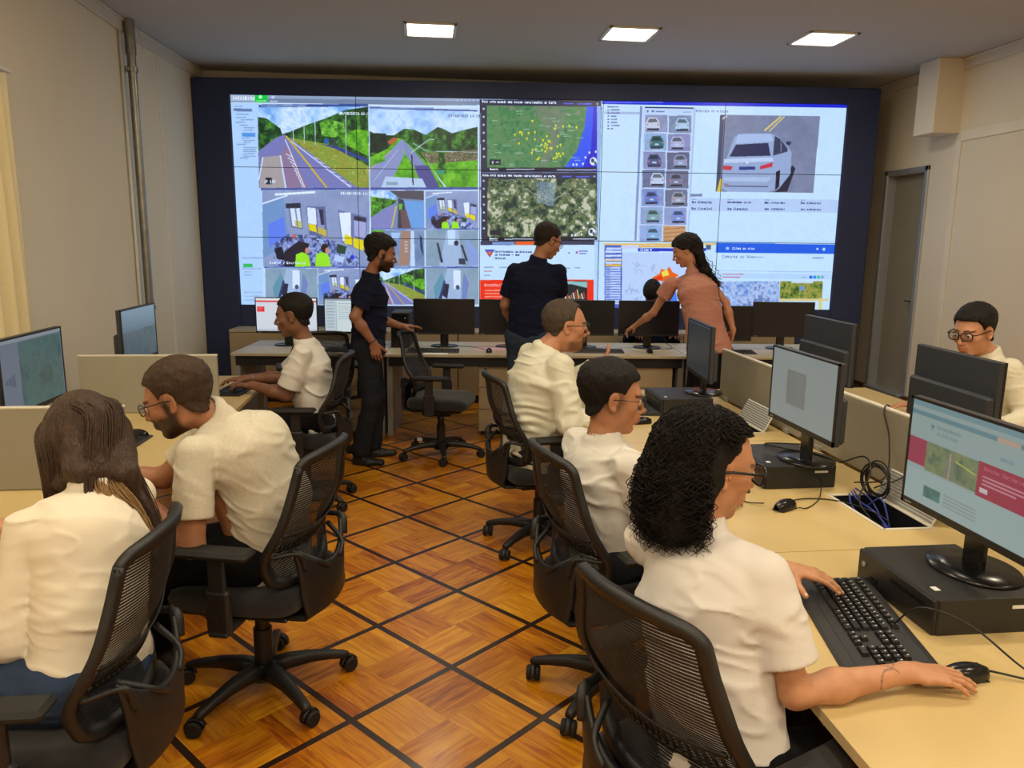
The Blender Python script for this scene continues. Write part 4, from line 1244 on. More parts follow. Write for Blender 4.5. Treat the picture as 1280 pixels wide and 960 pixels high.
# ================================================================ OFFICE CHAIR
def build_chair(name, loc, rz, label, group=None):
    """task chair facing +Y: net back, T arm rests, five-star base"""
    r = empty(name, loc, rz, label=label, cat='chair', group=group)
    # cushion
    def cushion(u, v):
        a = 2 * PI * u
        ex = 0.30
        cx_, sx_ = math.cos(a), math.sin(a)
        px_ = math.copysign(abs(cx_) ** ex, cx_); py_ = math.copysign(abs(sx_) ** ex, sx_)
        return px_, py_
    t = MB()
    n = 48
    prof = [(0.0, .495), (.6, .497), (.86, .492), (.96, .478), (1.0, .455), (.985, .43), (.9, .415), (.6, .41), (0.0, .41)]
    vs = []; fs = []
    for (k, z) in prof:
        for i in range(n):
            px_, py_ = cushion(i / n, 0)
            zz = z
            if z > .45:
                zz += .014 * abs(px_ * k) ** 2 - (.028 * max(0, py_ * k - .5) ** 1.2 if py_ > 0 else -.006 * abs(py_ * k))
            vs.append((px_ * .245 * k * (1 - .06 * max(0, -py_)), .01 + py_ * .245 * k, zz))
    for j in range(len(prof) - 1):
        for i in range(n):
            q = (i + 1) % n
            fs.append([j * n + i, j * n + q, (j + 1) * n + q, (j + 1) * n + i])
    t.add(vs, fs, 0, True)
    t.build('seat', M['chairfabric'], r)
    t = MB().box((0, .0, .402), (.40, .40, .018), bev=.008).box((0, -.02, .37), (.17, .24, .06), bev=.015)
    t.cyl((.1, .05, .375), (.27, .07, .375), .007).box((.27, .07, .375), (.05, .025, .012), bev=.004)
    t.build('mechanism', M['chairplastic'], r)
    MB().cyl((0, 0, .24), (0, 0, .36), .026, n=24).cyl((0, 0, .10), (0, 0, .26), .034, n=24).cyl((0, 0, .06), (0, 0, .12), .045, .038, n=24).build('gas_column', M['chairplastic'], r)
    t = MB()
    for k in range(5):
        a = R(90 + 72 * k)
        d = Vector((math.cos(a), math.sin(a), 0))
        s = Vector((-d.y, d.x, 0))
        pr = [(-.5, -.5), (.5, -.5), (.42, .35), (.25, .5), (-.25, .5), (-.42, .35)]
        pts = [d * q + Vector((0, 0, z)) for q, z in ((.02, .098), (.09, .106), (.17, .103), (.25, .090), (.305, .076), (.322, .070))]
        t.sweep(pts, pr, s, scales=[(.070, .052), (.060, .046), (.048, .036), (.040, .028), (.036, .024), (.030, .018)])
    t.cyl((0, 0, .06), (0, 0, .125), .056, .05, n=24)
    t.build('star_base', M['chairplastic'], r)
    for k in range(5):
        a = R(90 + 72 * k)
        d = Vector((math.cos(a), math.sin(a), 0)); s = Vector((-d.y, d.x, 0))
        a2 = a + R((35, -60, 100, 20, -110)[k])
        w = Vector((math.cos(a2), math.sin(a2), 0)); w2 = Vector((-w.y, w.x, 0))
        c = d * .312 + w * .012
        t = MB()
        for q in (-1, 1):
            ax = c + w2 * (q * .017) + Vector((0, 0, .029))
            t.cyl(ax - w2 * .0095, ax + w2 * .0095, .029, n=24, bev=.004)
        t.build('caster', M['rubber'], r)
        h = MB()
        h.cyl(d * .312 + Vector((0, 0, .05)), d * .312 + Vector((0, 0, .082)), .008)
        hood = [c + w * (.034 * math.cos(R(b))) + Vector((0, 0, .029 + .034 * math.sin(R(b)))) for b in range(-10, 171, 20)]
        h.sweep(hood, [(-.010, -.003), (.010, -.003), (.010, .003), (-.010, .003)], w2)
        h.build('caster_hood', M['chairplastic'], r)
    # back rest: s up the back, w across
    def backpt(w, s, off=0.0):
        z = .530 + .46 * s
        hw = .205 + .035 * math.sin(PI * min(1, s * 1.15 + .1)) - .035 * max(0, s - .6) ** 1.5 * 2 - .03 * max(0, .2 - s) * 5 * .6
        yb = -.235 - .085 * s + .055 * math.exp(-((s - .22) / .22) ** 2)
        y = yb + .052 * w * w - off
        return (w * hw, y, z - .02 * w * w * (1 if s > .8 else 0) * (s - .8) * 5)
    # frame tube around the outline
    out = []
    for k in range(14): out.append((1, k / 14 * .94 + .03))
    for k in range(10): 
        a = k / 9 * PI / 2
        out.append((.82 + .18 * math.cos(a), .94 + .06 * math.sin(a)))
    for k in range(1, 8): out.append((.82 - 1.64 * k / 8, 1.0))
    for k in range(10):
        a = PI / 2 + k / 9 * PI / 2
        out.append((-.82 + .18 * math.cos(a), .94 + .06 * math.sin(a)))
    for k in range(14): out.append((-1, .97 - k / 14 * .94))
    for k in range(8):
        a = PI + k / 7 * PI / 2
        out.append((-.7 + .3 * math.cos(a), .06 + .06 * math.sin(a)))
    for k in range(1, 8): out.append((-.7 + 1.4 * k / 8, 0.0))
    for k in range(8):
        a = -PI / 2 + k / 7 * PI / 2
        out.append((.7 + .3 * math.cos(a), .06 + .06 * math.sin(a)))
    pts = [backpt(w, s) for w, s in out]
    ol = []
    for w, s in out:
        ol.append(Vector((w, 0, (s - .5) * 1.6)).normalized())
    t = MB()
    pr = [(-.014, -.011), (.010, -.013), (.016, -.004), (.014, .011), (-.010, .012)]
    t.sweep(pts, pr, ol, closed=True, scales=[(1.0 + .45 * (1 - s), 1.0 + .2 * (1 - s)) for w, s in out])
    bkf = t.build('backrest', M['chairplastic'], r)
    MB().grid(lambda u, v: backpt(-.97 + 1.94 * u, .015 + .965 * v, -.002), 16, 20).build('net', M['net'], bkf)
    # lumbar band with slots
    t = MB()
    for (s0, s1) in ((.285, .31), (.40, .425)):
        t.grid(lambda u, v: backpt(-.93 + 1.86 * u, s0 + (s1 - s0) * v - .05 * (1 - (2 * u - 1) ** 2), .016), 24, 1, thick=.005)
    for k in range(21):
        w0 = -.86 + .086 * k
        t.grid(lambda u, v: backpt(w0 - .016 + .032 * u, .30 + .11 * v - .05 * (1 - w0 ** 2), .016), 1, 2, thick=.004)
    t.build('lumbar_support', M['chairplastic'], bkf)
    # rear shell: wide plastic yoke rising from under the seat
    def yoke(u, v):
        w = -1 + 2 * u
        hw = .155 + .05 * v
        zt = .40 + .34 * v - .09 * v * (1 - w * w)
        if v < .25: y = -.10 - .19 * (v / .25); z = .395 - .008 * math.sin(PI * v / .25)
        else:
            q = (v - .25) / .75
            y = -.29 - .012 * math.sin(PI * q) + .0 * q; z = .395 + (.275 - .10 * (1 - w * w)) * q ** 0.9
        y += .055 * w * w * min(1, v * 2)
        return (w * hw, y - .006, z)
    t = MB().grid(yoke, 20, 22, thick=.014)
    for s in (-1, 1):
        b1 = backpt(s * .97, .42, .012); b0 = backpt(s * .97, .26, .012)
        t.tube(spline([yoke(.5 + s * .44, .80), yoke(.5 + s * .47, .98), b0, b1], 5), [.016] * 6 + [.013] * 5 + [.009] * 5, 8, flat=.6)
        t.tube(spline([yoke(.5 + s * .12, .90), yoke(.5 + s * .25, .99), backpt(s * .60, .24, .030)], 5), .009, 8)
    t.build('back_yoke', M['chairplastic'], r)
    # arm rests
    for s in (-1, 1):
        t = MB()
        t.box((s * .27, -.02, .405), (.13, .07, .02), bev=.006)
        t.box((s * .315, -.02, .48), (.032, .085, .16), bev=.010)
        t.box((s * .315, -.02, .60), (.022, .062, .14), bev=.006)
        t.cyl((s * .332, -.02, .47), (s * .338, -.02, .47), .014)
        a_ = t.build('armrest', M['chairplastic'], r)
        MB().box((s * .305, -.005, .683), (.085, .27, .028), bev=.011).build('arm_pad', M['rubber'], a_)
    return r


# ================================================================ MONITOR, COMPUTER, KEYBOARD, MOUSE
def build_monitor(loc, rz, label, group, art=None, w=.54, h=.315, lift=.10, off_mat=None, gain=.8, tilt=0.0, stand=True):
    """display facing -Y, base on the surface at loc"""
    r = empty('monitor', loc, rz, label=label, cat='monitor', group=group)
    zc = lift + h / 2
    Rm = Matrix.Rotation(tilt, 3, 'X')
    t = MB()
    t.box((0, .016, zc), (w, .022, h), bev=.003)
    t.box((0, .036, zc - h * .20), (w * .98, .034, h * .56), bev=.010)
    body = t.build('housing', M['monitorback'], r)
    b = MB()
    bz = .008
    b.box((0, .002, zc + h / 2 - bz / 2), (w, .008, bz)); b.box((0, .002, zc - h / 2 + .010), (w, .008, .020))
    b.box((-w / 2 + bz / 2, .002, zc), (bz, .008, h)); b.box((w / 2 - bz / 2, .002, zc), (bz, .008, h))
    b.build('bezel', M['plastic'], r)
    sw, sh = w - 2 * bz, h - bz - .020
    if art is None:
        sc = MB().box((0, .003, 0), (sw, .003, sh)).build('screen', off_mat or M['screenoff'], r)
        sc.location = (0, 0, zc + .006)
    else:
        m = vc_mat('monitor_picture', rough=.3, gain=gain)
        display('screen', art, sw, sh, m, r, (0, .0005, zc + .006))
    MB().box((-w / 2 + .035, -.003, zc - h / 2 + .009), (.03, .001, .004)).build('maker_mark', M['greymetal'], r)
    t = MB()
    t.box((0, .044, lift * .5 + .02), (.075, .022, lift + .04), bev=.006)
    t.build('stand_neck', M['plastic_s'], r)
    MB().lathe((0, .045, 0), [(.001, 0), (.128, 0), (.130, .004), (.126, .010), (.05, .014), (.001, .015)], n=40, sy=.84).build('stand_base', M['plastic_s'], r)
    return r


def build_pc(loc, rz, label, group, w=.34, d=.29, h=.095):
    """small desktop computer lying flat; front with button faces -Y"""
    r = empty('desktop_computer', loc, rz, label=label, cat='computer', group=group)
    MB().box((0, d / 2, h / 2), (w, d, h), bev=.004).build('case', M['pc'], r)
    t = MB().box((0, -.006, h / 2), (w - .004, .014, h - .004), bev=.004)
    fp = t.build('front_panel', M['plastic'], r)
    t = MB()
    t.box((w * .18, -.014, h * .72), (w * .42, .003, .012), bev=.001)
    t.build('disc_slot', M['plastic_s'], fp)
    MB().cyl((-w * .40, -.012, h * .62), (-w * .40, -.016, h * .62), .008).build('power_button', M['greymetal'], fp)
    for k in range(2):
        MB().box((-w * .28 + .02 * k, -.014, h * .35), (.013, .003, .006)).build('usb_port', M['plastic_s'], fp)
    MB().box((w / 2 + .0006, d * .78, h * .72), (.001, .055, .009)).build('badge', M['white'], r)
    MB().box((w * .32, .03, h + .0004), (.022, .016, .001)).build('sticker', M['white'], r)
    return r


def build_keyboard(loc, rz, label, group, fine=False, kname='keyboard', col='keyboard'):
    """full keyboard .45 x .16, keys towards +Y, user at -Y"""
    r = empty(kname, loc, rz, label=label, cat='keyboard', group=group)
    t = MB()
    t.prism([(-.082, 0), (.080, 0), (.080, .020), (.066, .022), (-.050, .011), (-.076, .008), (-.082, .004)], -.225, .225, axis='X')
    body = t.build('keyboard_body', M[col], r)
    if fine:
        MB().prism([(-.107, 0), (-.080, 0), (-.080, .010), (-.100, .007), (-.107, .003)], -.225, .225, axis='X').build('palm_rest', M[col], r)
    keys = []
    P = .0185
    x0 = -.212
    rowz = [-.048 + P * k for k in range(5)]
    rows = [[(1.25), (1), (1.25), (5.75), (1), (1), (1), (1.25)],
            [2.0] + [1] * 10 + [2.5], [1.6] + [1] * 11 + [1.9], [1.5] + [1] * 12 + [1.0], [1] * 13 + [1.5]]
    rows[0] = [1.4, 1.1, 1.2, 5.8, 1.2, 1.1, 1.3, 1.4]
    for k, row in enumerate(rows):
        x = x0; s = 14.5 / sum(row)
        for wk in row:
            keys.append((x + wk * s * P / 2, rowz[k], wk * s * P - .003)); x += wk * s * P
    for k in range(12): keys.append((x0 + P * (.5 + k * 1.2), rowz[4] + .024, P - .003))
    xn = x0 + 15.0 * P
    for (c, q) in ((0, 0), (1, 0), (2, 0), (1, 1), (0, 3), (1, 3), (2, 3), (0, 4), (1, 4), (2, 4)):
        keys.append((xn + P * (c + .5), rowz[q], P - .003))
    xm = xn + 3.4 * P
    for (c, q) in ((1.5, 0), (2, 1), (0, 1), (1, 1), (0, 2), (1, 2), (2, 2), (0, 3), (1, 3), (2, 3), (0, 4), (1, 4), (2, 4), (3, 1), (3, 3)):
        if c == 1.5: keys.append((xm + P * 1.0, rowz[q], 2 * P - .003)); continue
        keys.append((xm + P * (c + .5), rowz[q], P - .003))
    keys = keys[:100]
    def keymesh(t, x, y, w_):
        sl = (.022 - .011) / .116
        z = .011 + (y + .050) * sl
        hh = .007
        v = [(x - w_ / 2, y - .0078, z), (x + w_ / 2, y - .0078, z), (x + w_ / 2, y + .0078, z + .002), (x - w_ / 2, y + .0078, z + .002),
             (x - w_ / 2 + .0018, y - .0058, z + hh), (x + w_ / 2 - .0018, y - .0058, z + hh), (x + w_ / 2 - .0018, y + .0060, z + hh + .0014), (x - w_ / 2 + .0018, y + .0060, z + hh + .0014)]
        t.add(v, [[0, 1, 5, 4], [1, 2, 6, 5], [2, 3, 7, 6], [3, 0, 4, 7], [4, 5, 6, 7]], 0)
        if fine:
            zt = z + hh + .0009
            a, b = x - w_ / 2 + .004, y + .001
            t.add([(a, b, zt), (a + .003, b, zt), (a + .003, b + .0035, zt + .0004), (a, b + .0035, zt + .0004)], [[0, 1, 2, 3]], 1)
    if fine:
        for x, y, w_ in keys:
            t = MB(); keymesh(t, x, y, w_); t.build('key', [M['key'], M['keymark']], r)
    else:
        t = MB()
        for x, y, w_ in keys: keymesh(t, x, y, w_)
        t.build('keys', [M['key'], M['keymark']], r)
    return r


def build_mouse(loc, rz, label, group='computer mice'):
    """mouse, buttons towards +Y"""
    r = empty('computer_mouse', loc, rz, label=label, cat='mouse', group=group)
    def sh(u, v):
        a = PI * u
        k = math.sin(PI * (.04 + .92 * v)) ** .5
        y = -.056 + .112 * v
        wd = .031 * k * (1 - .12 * math.sin(PI * v)); hh = .036 * math.sin(PI * (.03 + .80 * (1 - v) * .98 + .12 * v)) ** .7
        return (wd * math.cos(a), y, .002 + hh * math.sin(a) ** .8)
    MB().grid(sh, 20, 20).build('shell', M['plastic_s'], r)
    MB().box((0, .0, .002), (.05, .09, .003), bev=.001).build('sole', M['rubber'], r)
    MB().cyl((-.004, .028, .026), (.004, .028, .026), .009, n=16).build('wheel', M['rubber'], r)
    return r


def cable(pts, label, r=.0028, m='cable', group=None, n=6, name='cable'):
    t = MB().tube(spline(pts, n), r, 6)
    o = t.build(name, M[m])
    c = Vector(pts[0])
    o.data.transform(Matrix.Translation(-c)); o.location = c
    tag(o, label, 'cable', group)
    return o

# ================================================================ PEOPLE
# Every figure is modelled as smooth blended volumes around its joints and skinned into a surface.
def V3(a): return np.array(a, float)
def nrm(a):
    a = V3(a); return a / (np.linalg.norm(a) + 1e-12)


def field_noise(P, cell, seed):
    """smooth 3-D value noise at points P (...,3), range -1..1"""
    r = np.random.RandomState(seed)
    T = r.rand(16, 16, 16) * 2 - 1
    q = P / cell
    i = np.floor(q).astype(int); f = q - i
    f = f * f * (3 - 2 * f)
    out = 0
    for dx in (0, 1):
        wx = f[..., 0] if dx else 1 - f[..., 0]
        for dy in (0, 1):
            wy = f[..., 1] if dy else 1 - f[..., 1]
            for dz in (0, 1):
                wz = f[..., 2] if dz else 1 - f[..., 2]
                out = out + T[(i[..., 0] + dx) & 15, (i[..., 1] + dy) & 15, (i[..., 2] + dz) & 15] * wx * wy * wz
    return out


class Vol:
    def __init__(self, h):
        self.h = h; self.ops = []; self.split_at = None; self.split_k = .02

    def split(self, k=.02):
        self.split_at = len(self.ops); self.split_k = k

    def _add(self, fn, lo, hi, k, mode):
        self.ops.append((fn, np.array(lo), np.array(hi), k, mode)); return self

    def cap(self, a, b, ra, rb=None, k=.02, mode='u'):
        a = V3(a); b = V3(b); rb = ra if rb is None else rb
        ab = b - a; L2 = max(ab @ ab, 1e-9)
        def fn(P):
            t = np.clip(((P - a) @ ab) / L2, 0, 1)
            return np.linalg.norm(P - a - t[..., None] * ab, axis=-1) - (ra + (rb - ra) * t)
        r = max(ra, rb)
        return self._add(fn, np.minimum(a, b) - r, np.maximum(a, b) + r, k, mode)

    def ecap(self, a, b, wa, wb, side, k=.03, mode='u'):
        """tapered capsule of elliptic section; wa, wb = (half width along side, half depth)"""
        a = V3(a); b = V3(b); ab = b - a; L = np.linalg.norm(ab); ax = ab / L
        s = V3(side); s = nrm(s - ax * (s @ ax)); f = np.cross(ax, s)
        wa = V3(wa); wb = V3(wb)
        def fn(P):
            q = P - a
            z = q @ ax; t = np.clip(z / L, 0, 1)
            W = wa[0] + (wb[0] - wa[0]) * t; D = wa[1] + (wb[1] - wa[1]) * t
            m = np.minimum(W, D)
            zz = z - t * L
            kk = np.sqrt(((q @ s) / W) ** 2 + ((q @ f) / D) ** 2 + (zz / m) ** 2)
            return (kk - 1) * m
        r = max(wa.max(), wb.max())
        return self._add(fn, np.minimum(a, b) - r, np.maximum(a, b) + r, k, mode)

    def ell(self, c, r, F=None, k=.02, mode='u'):
        c = V3(c); r = V3(r); F = np.eye(3) if F is None else F
        def fn(P):
            q = ((P - c) @ F.T) / r
            kk = np.sqrt((q * q).sum(-1)); g = np.sqrt((q * q / (r * r)).sum(-1)) + 1e-9
            return np.where(kk > .3, kk * (kk - 1) / g, (kk - 1) * r.min())
        R_ = r.max()
        return self._add(fn, c - R_, c + R_, k, mode)

    def ring(self, c, n, rx, ry, side, rt, k=.006, mode='u', zamp=0.0):
        """elliptic torus around axis n (collars, cuffs)"""
        c = V3(c); n = nrm(n); s = V3(side); s = nrm(s - n * (s @ n)); f = np.cross(n, s)
        def fn(P):
            q = P - c
            x = q @ s; y = q @ f; z = q @ n
            rr = np.sqrt((x / rx) ** 2 + (y / ry) ** 2) + 1e-9
            dr = (rr - 1) * min(rx, ry)
            zz = z - zamp * (y / ry) / np.maximum(rr, .5)
            return np.sqrt(dr * dr + (zz * .45) ** 2) - rt
        R_ = max(rx, ry) + rt * 3
        return self._add(fn, c - R_, c + R_, k, mode)

    def cut(self, p, n, k=.004, lo=None, hi=None):
        """remove the side of the plane that n points to, within a box"""
        p = V3(p); n = nrm(n)
        def fn(P): return -((P - p) @ n)
        return self._add(fn, lo, hi, k, 'sbox')

    def fn(self, f, lo, hi, k=.01, mode='u'):
        return self._add(f, lo, hi, k, mode)

    def mesh(self, disp=None, smooth=1):
        h = self.h
        U = [o for o in self.ops if o[4] == 'u' and o[1] is not None]
        lo = np.min([o[1] for o in U], axis=0) - 3 * h; hi = np.max([o[2] for o in U], axis=0) + 3 * h
        n = np.ceil((hi - lo) / h).astype(int) + 1
        ax = [lo[i] + h * np.arange(n[i]) for i in range(3)]
        g = np.full(n, .04, np.float32)
        gA = None
        for no, (fn, a, b, k, mode) in enumerate(self.ops):
            if no == self.split_at: gA = g; g = np.full(n, .04, np.float32)
            if mode == 'join':
                hh = np.maximum(self.split_k - np.abs(g - gA), 0) / self.split_k
                g = np.minimum(g, gA) - hh * hh * self.split_k * .25
                continue
            pad = k + .006 + h
            i0 = [max(0, int((a[i] - pad - lo[i]) / h)) for i in range(3)]
            i1 = [min(n[i], int((b[i] + pad - lo[i]) / h) + 2) for i in range(3)]
            if min(i1[i] - i0[i] for i in range(3)) <= 0: continue
            sl = tuple(slice(i0[i], i1[i]) for i in range(3))
            P = np.stack(np.meshgrid(*[ax[i][sl[i]] for i in range(3)], indexing='ij'), -1)
            d = fn(P)
            G = g[sl]
            if mode == 'u':
                hh = np.maximum(k - np.abs(G - d), 0) / k
                g[sl] = np.minimum(G, d) - hh * hh * k * .25
            elif mode == 's':
                d = -d
                hh = np.maximum(k - np.abs(G - d), 0) / k
                g[sl] = np.maximum(G, d) + hh * hh * k * .25
            elif mode == 'sbox':
                # planes: only inside their box
                g[sl] = np.where(d < 0, np.maximum(G, -d), G)
        if disp is not None:
            P = np.stack(np.meshgrid(*ax, indexing='ij'), -1)
            m = np.abs(g) < .03
            g[m] += disp(P[m]).astype(np.float32)
        return surface_nets(g, lo, h, smooth)


def surface_nets(g, lo, h, smooth=1):
    s = g < 0
    c = s[:-1, :-1, :-1].astype(np.int8)
    tot = np.zeros(c.shape, np.int8)
    for dx in (0, 1):
        for dy in (0, 1):
            for dz in (0, 1):
                tot += s[dx:s.shape[0] - 1 + dx, dy:s.shape[1] - 1 + dy, dz:s.shape[2] - 1 + dz]
    act = (tot > 0) & (tot < 8)
    I, J, K = np.nonzero(act)
    idx = np.full(act.shape, -1, np.int64); idx[I, J, K] = np.arange(len(I))
    acc = np.zeros((len(I), 3)); cnt = np.zeros(len(I))
    cor = [(x, y, z) for x in (0, 1) for y in (0, 1) for z in (0, 1)]
    gv = {q: g[I + q[0], J + q[1], K + q[2]] for q in cor}
    for q in cor:
        for a in range(3):
            if q[a]: continue
            p = list(q); p[a] = 1; p = tuple(p)
            u, v = gv[q], gv[p]
            m = (u < 0) != (v < 0)
            t = np.where(m, u / np.where(m, u - v, 1), 0)
            pos = np.array(q, float)[None, :].repeat(len(I), 0); pos[:, a] = t
            acc[m] += pos[m]; cnt[m] += 1
    Vv = lo + h * (np.stack([I, J, K], -1) + acc / np.maximum(cnt, 1)[:, None])
    F = []
    for a in range(3):
        b, c_ = (a + 1) % 3, (a + 2) % 3
        sl0 = [slice(None)] * 3; sl1 = [slice(None)] * 3
        sl0[a] = slice(0, -1); sl1[a] = slice(1, None)
        s0 = s[tuple(sl0)]; s1 = s[tuple(sl1)]
        e = np.argwhere(s0 != s1)
        e = e[(e[:, b] > 0) & (e[:, c_] > 0) & (e[:, b] < s.shape[b] - 1) & (e[:, c_] < s.shape[c_] - 1)]
        if not len(e): continue
        ins = s0[e[:, 0], e[:, 1], e[:, 2]]
        def ii(db, dc):
            q = e.copy(); q[:, b] -= db; q[:, c_] -= dc
            return idx[q[:, 0], q[:, 1], q[:, 2]]
        quad = np.stack([ii(1, 1), ii(0, 1), ii(0, 0), ii(1, 0)], -1)
        quad[~ins] = quad[~ins][:, ::-1]
        F.append(quad)
    F = np.concatenate(F); F = F[(F >= 0).all(1)]
    if smooth:
        E = np.concatenate([F[:, [0, 1]], F[:, [1, 2]], F[:, [2, 3]], F[:, [3, 0]]])
        for _ in range(smooth):
            acc = np.zeros_like(Vv); cn = np.zeros(len(Vv))
            for a, b in ((0, 1), (1, 0)):
                for d in range(3): acc[:, d] += np.bincount(E[:, a], Vv[E[:, b], d], len(Vv))
                cn += np.bincount(E[:, a], minlength=len(Vv))
            Vv = Vv * .5 + .5 * acc / np.maximum(cn, 1)[:, None]
    return Vv, F


def np_mesh(name, parts, material, parent, origin, tint=None, label=None):
    Vv = np.concatenate([p[0] for p in parts]); off = 0; FF = []
    for p in parts: FF.append(p[1] + off); off += len(p[0])
    F = np.concatenate(FF)
    me = bpy.data.meshes.new(name)
    W = Vv - np.array(origin)
    me.vertices.add(len(W)); me.vertices.foreach_set('co', W.astype(np.float32).ravel())
    me.loops.add(F.size); me.loops.foreach_set('vertex_index', F.ravel().astype(np.int32))
    me.polygons.add(len(F)); me.polygons.foreach_set('loop_start', (np.arange(len(F)) * 4).astype(np.int32))
    me.update(calc_edges=True)
    me.polygons.foreach_set('use_smooth', np.ones(len(F), bool))
    me.materials.append(material)
    if tint is not None:
        c = tint(Vv)
        at_ = me.color_attributes.new('tint', 'FLOAT_COLOR', 'POINT')
        at_.data.foreach_set('color', np.concatenate([c, np.ones((len(c), 1))], 1).astype(np.float32).ravel())
    o = bpy.data.objects.new(name, me)
    COL.objects.link(o); o.parent = parent
    if label: o['label'] = label
    return o


def skin_mat():
    m = bpy.data.materials.new('skin')
    m.use_nodes = True
    nt = m.node_tree; b = nt.nodes['Principled BSDF']
    a = nt.nodes.new('ShaderNodeAttribute'); a.attribute_name = 'tint'
    n = nt.nodes.new('ShaderNodeTexNoise'); n.inputs['Scale'].default_value = 26; n.inputs['Detail'].default_value = 5
    tc = nt.nodes.new('ShaderNodeTexCoord'); nt.links.new(tc.outputs['Object'], n.inputs['Vector'])
    mr = nt.nodes.new('ShaderNodeMapRange'); mr.inputs['From Min'].default_value = .3; mr.inputs['From Max'].default_value = .7
    mr.inputs['To Min'].default_value = .90; mr.inputs['To Max'].default_value = 1.08
    nt.links.new(n.outputs[0], mr.inputs[0])
    v = nt.nodes.new('ShaderNodeVectorMath'); v.operation = 'SCALE'
    nt.links.new(a.outputs['Color'], v.inputs[0]); nt.links.new(mr.outputs[0], v.inputs['Scale'])
    nt.links.new(v.outputs[0], b.inputs['Base Color'])
    b.inputs['Roughness'].default_value = .48; b.inputs['Specular IOR Level'].default_value = .4
    b.inputs['Subsurface Weight'].default_value = .12
    b.inputs['Subsurface Radius'].default_value = (.012, .005, .003); b.inputs['Subsurface Scale'].default_value = .5
    n2 = nt.nodes.new('ShaderNodeTexNoise'); n2.inputs['Scale'].default_value = 320
    nt.links.new(tc.outputs['Object'], n2.inputs['Vector'])
    bp = nt.nodes.new('ShaderNodeBump'); bp.inputs['Strength'].default_value = .12; bp.inputs['Distance'].default_value = .002
    nt.links.new(n2.outputs[0], bp.inputs['Height']); nt.links.new(bp.outputs[0], b.inputs['Normal'])
    return m


M['skin'] = skin_mat()
def cloth(name, col, **k):
    kw = dict(rough=.95, bump=.10, bscale=420, var=.02, vscale=6, sheen=.0, spec=.2); kw.update(k)
    return mat(name, col, **kw)
M['tee_white'] = cloth('white_cotton', srgb(212, 210, 204))
M['tee_pink'] = cloth('white_jersey', srgb(214, 210, 206))
M['knit_white'] = cloth('white_knit', srgb(214, 213, 196), bump=.2, bscale=260)
M['cream_melange'] = cloth('cream_melange', srgb(200, 194, 176), var=.08, vscale=120)
M['blouse'] = cloth('ivory_blouse', srgb(222, 213, 194), rough=.85, bump=.08)
M['shirt_white'] = cloth('white_shirt_cloth', srgb(216, 212, 192))
M['navy'] = cloth('navy_pique', srgb(20, 24, 46))
M['navy2'] = cloth('navy_blue_pique', srgb(20, 26, 50))
M['blackcloth'] = cloth('black_trousers', srgb(16, 17, 20))
M['darkgrey'] = cloth('charcoal_trousers', srgb(34, 36, 44))
M['denim'] = cloth('blue_denim', srgb(48, 62, 88), var=.16, vscale=9)
M['denim2'] = cloth('slate_denim', srgb(48, 60, 78), var=.12, vscale=9)
M['pinkcloth'] = cloth('salmon_crepe', srgb(192, 136, 120), rough=.9)
M['shoe'] = mat('dark_shoe', srgb(24, 24, 26), .5)
def hair_mat(name, col, rough=.6, fine=900):
    m = mat(name, col, rough, bump=.7, bscale=160, var=.25, vscale=60, stretch=(1, 1, .25), spec=.25)
    return m
M['hair_black'] = hair_mat('black_hair', srgb(20, 16, 15))
M['hair_dark'] = hair_mat('dark_brown_hair', srgb(34, 25, 20))
M['hair_brown'] = hair_mat('brown_hair', srgb(62, 46, 34))
M['hair_long'] = hair_mat('long_brown_hair', srgb(66, 50, 40), rough=.42)
M['hair_grey'] = hair_mat('greying_hair', srgb(70, 60, 50))
M['hair_tip'] = hair_mat('light_brown_hair_tips', srgb(150, 118, 78))
M['eyewhite'] = mat('eye_white', srgb(220, 214, 206), .2)
M['iris'] = mat('eye_iris', srgb(34, 20, 12), .1)
M['frame_black'] = mat('spectacle_frame', srgb(16, 15, 16), .3)
M['elastic'] = mat('bracelet_band', srgb(20, 20, 22), .6)


def head_frame(yaw, pitch, roll=0.0):
    """rows: right, forward, up.  yaw as heading (0 = +Y, positive left), pitch down positive"""
    y, p = R(yaw), R(pitch)
    f = V3((-math.sin(y) * math.cos(p), math.cos(y) * math.cos(p), -math.sin(p)))
    r0 = V3((math.cos(y), math.sin(y), 0)); u0 = np.cross(r0, f)
    rr = R(roll)
    r_ = r0 * math.cos(rr) + u0 * math.sin(rr); u_ = np.cross(r_, f)
    return np.array([r_, f, u_])


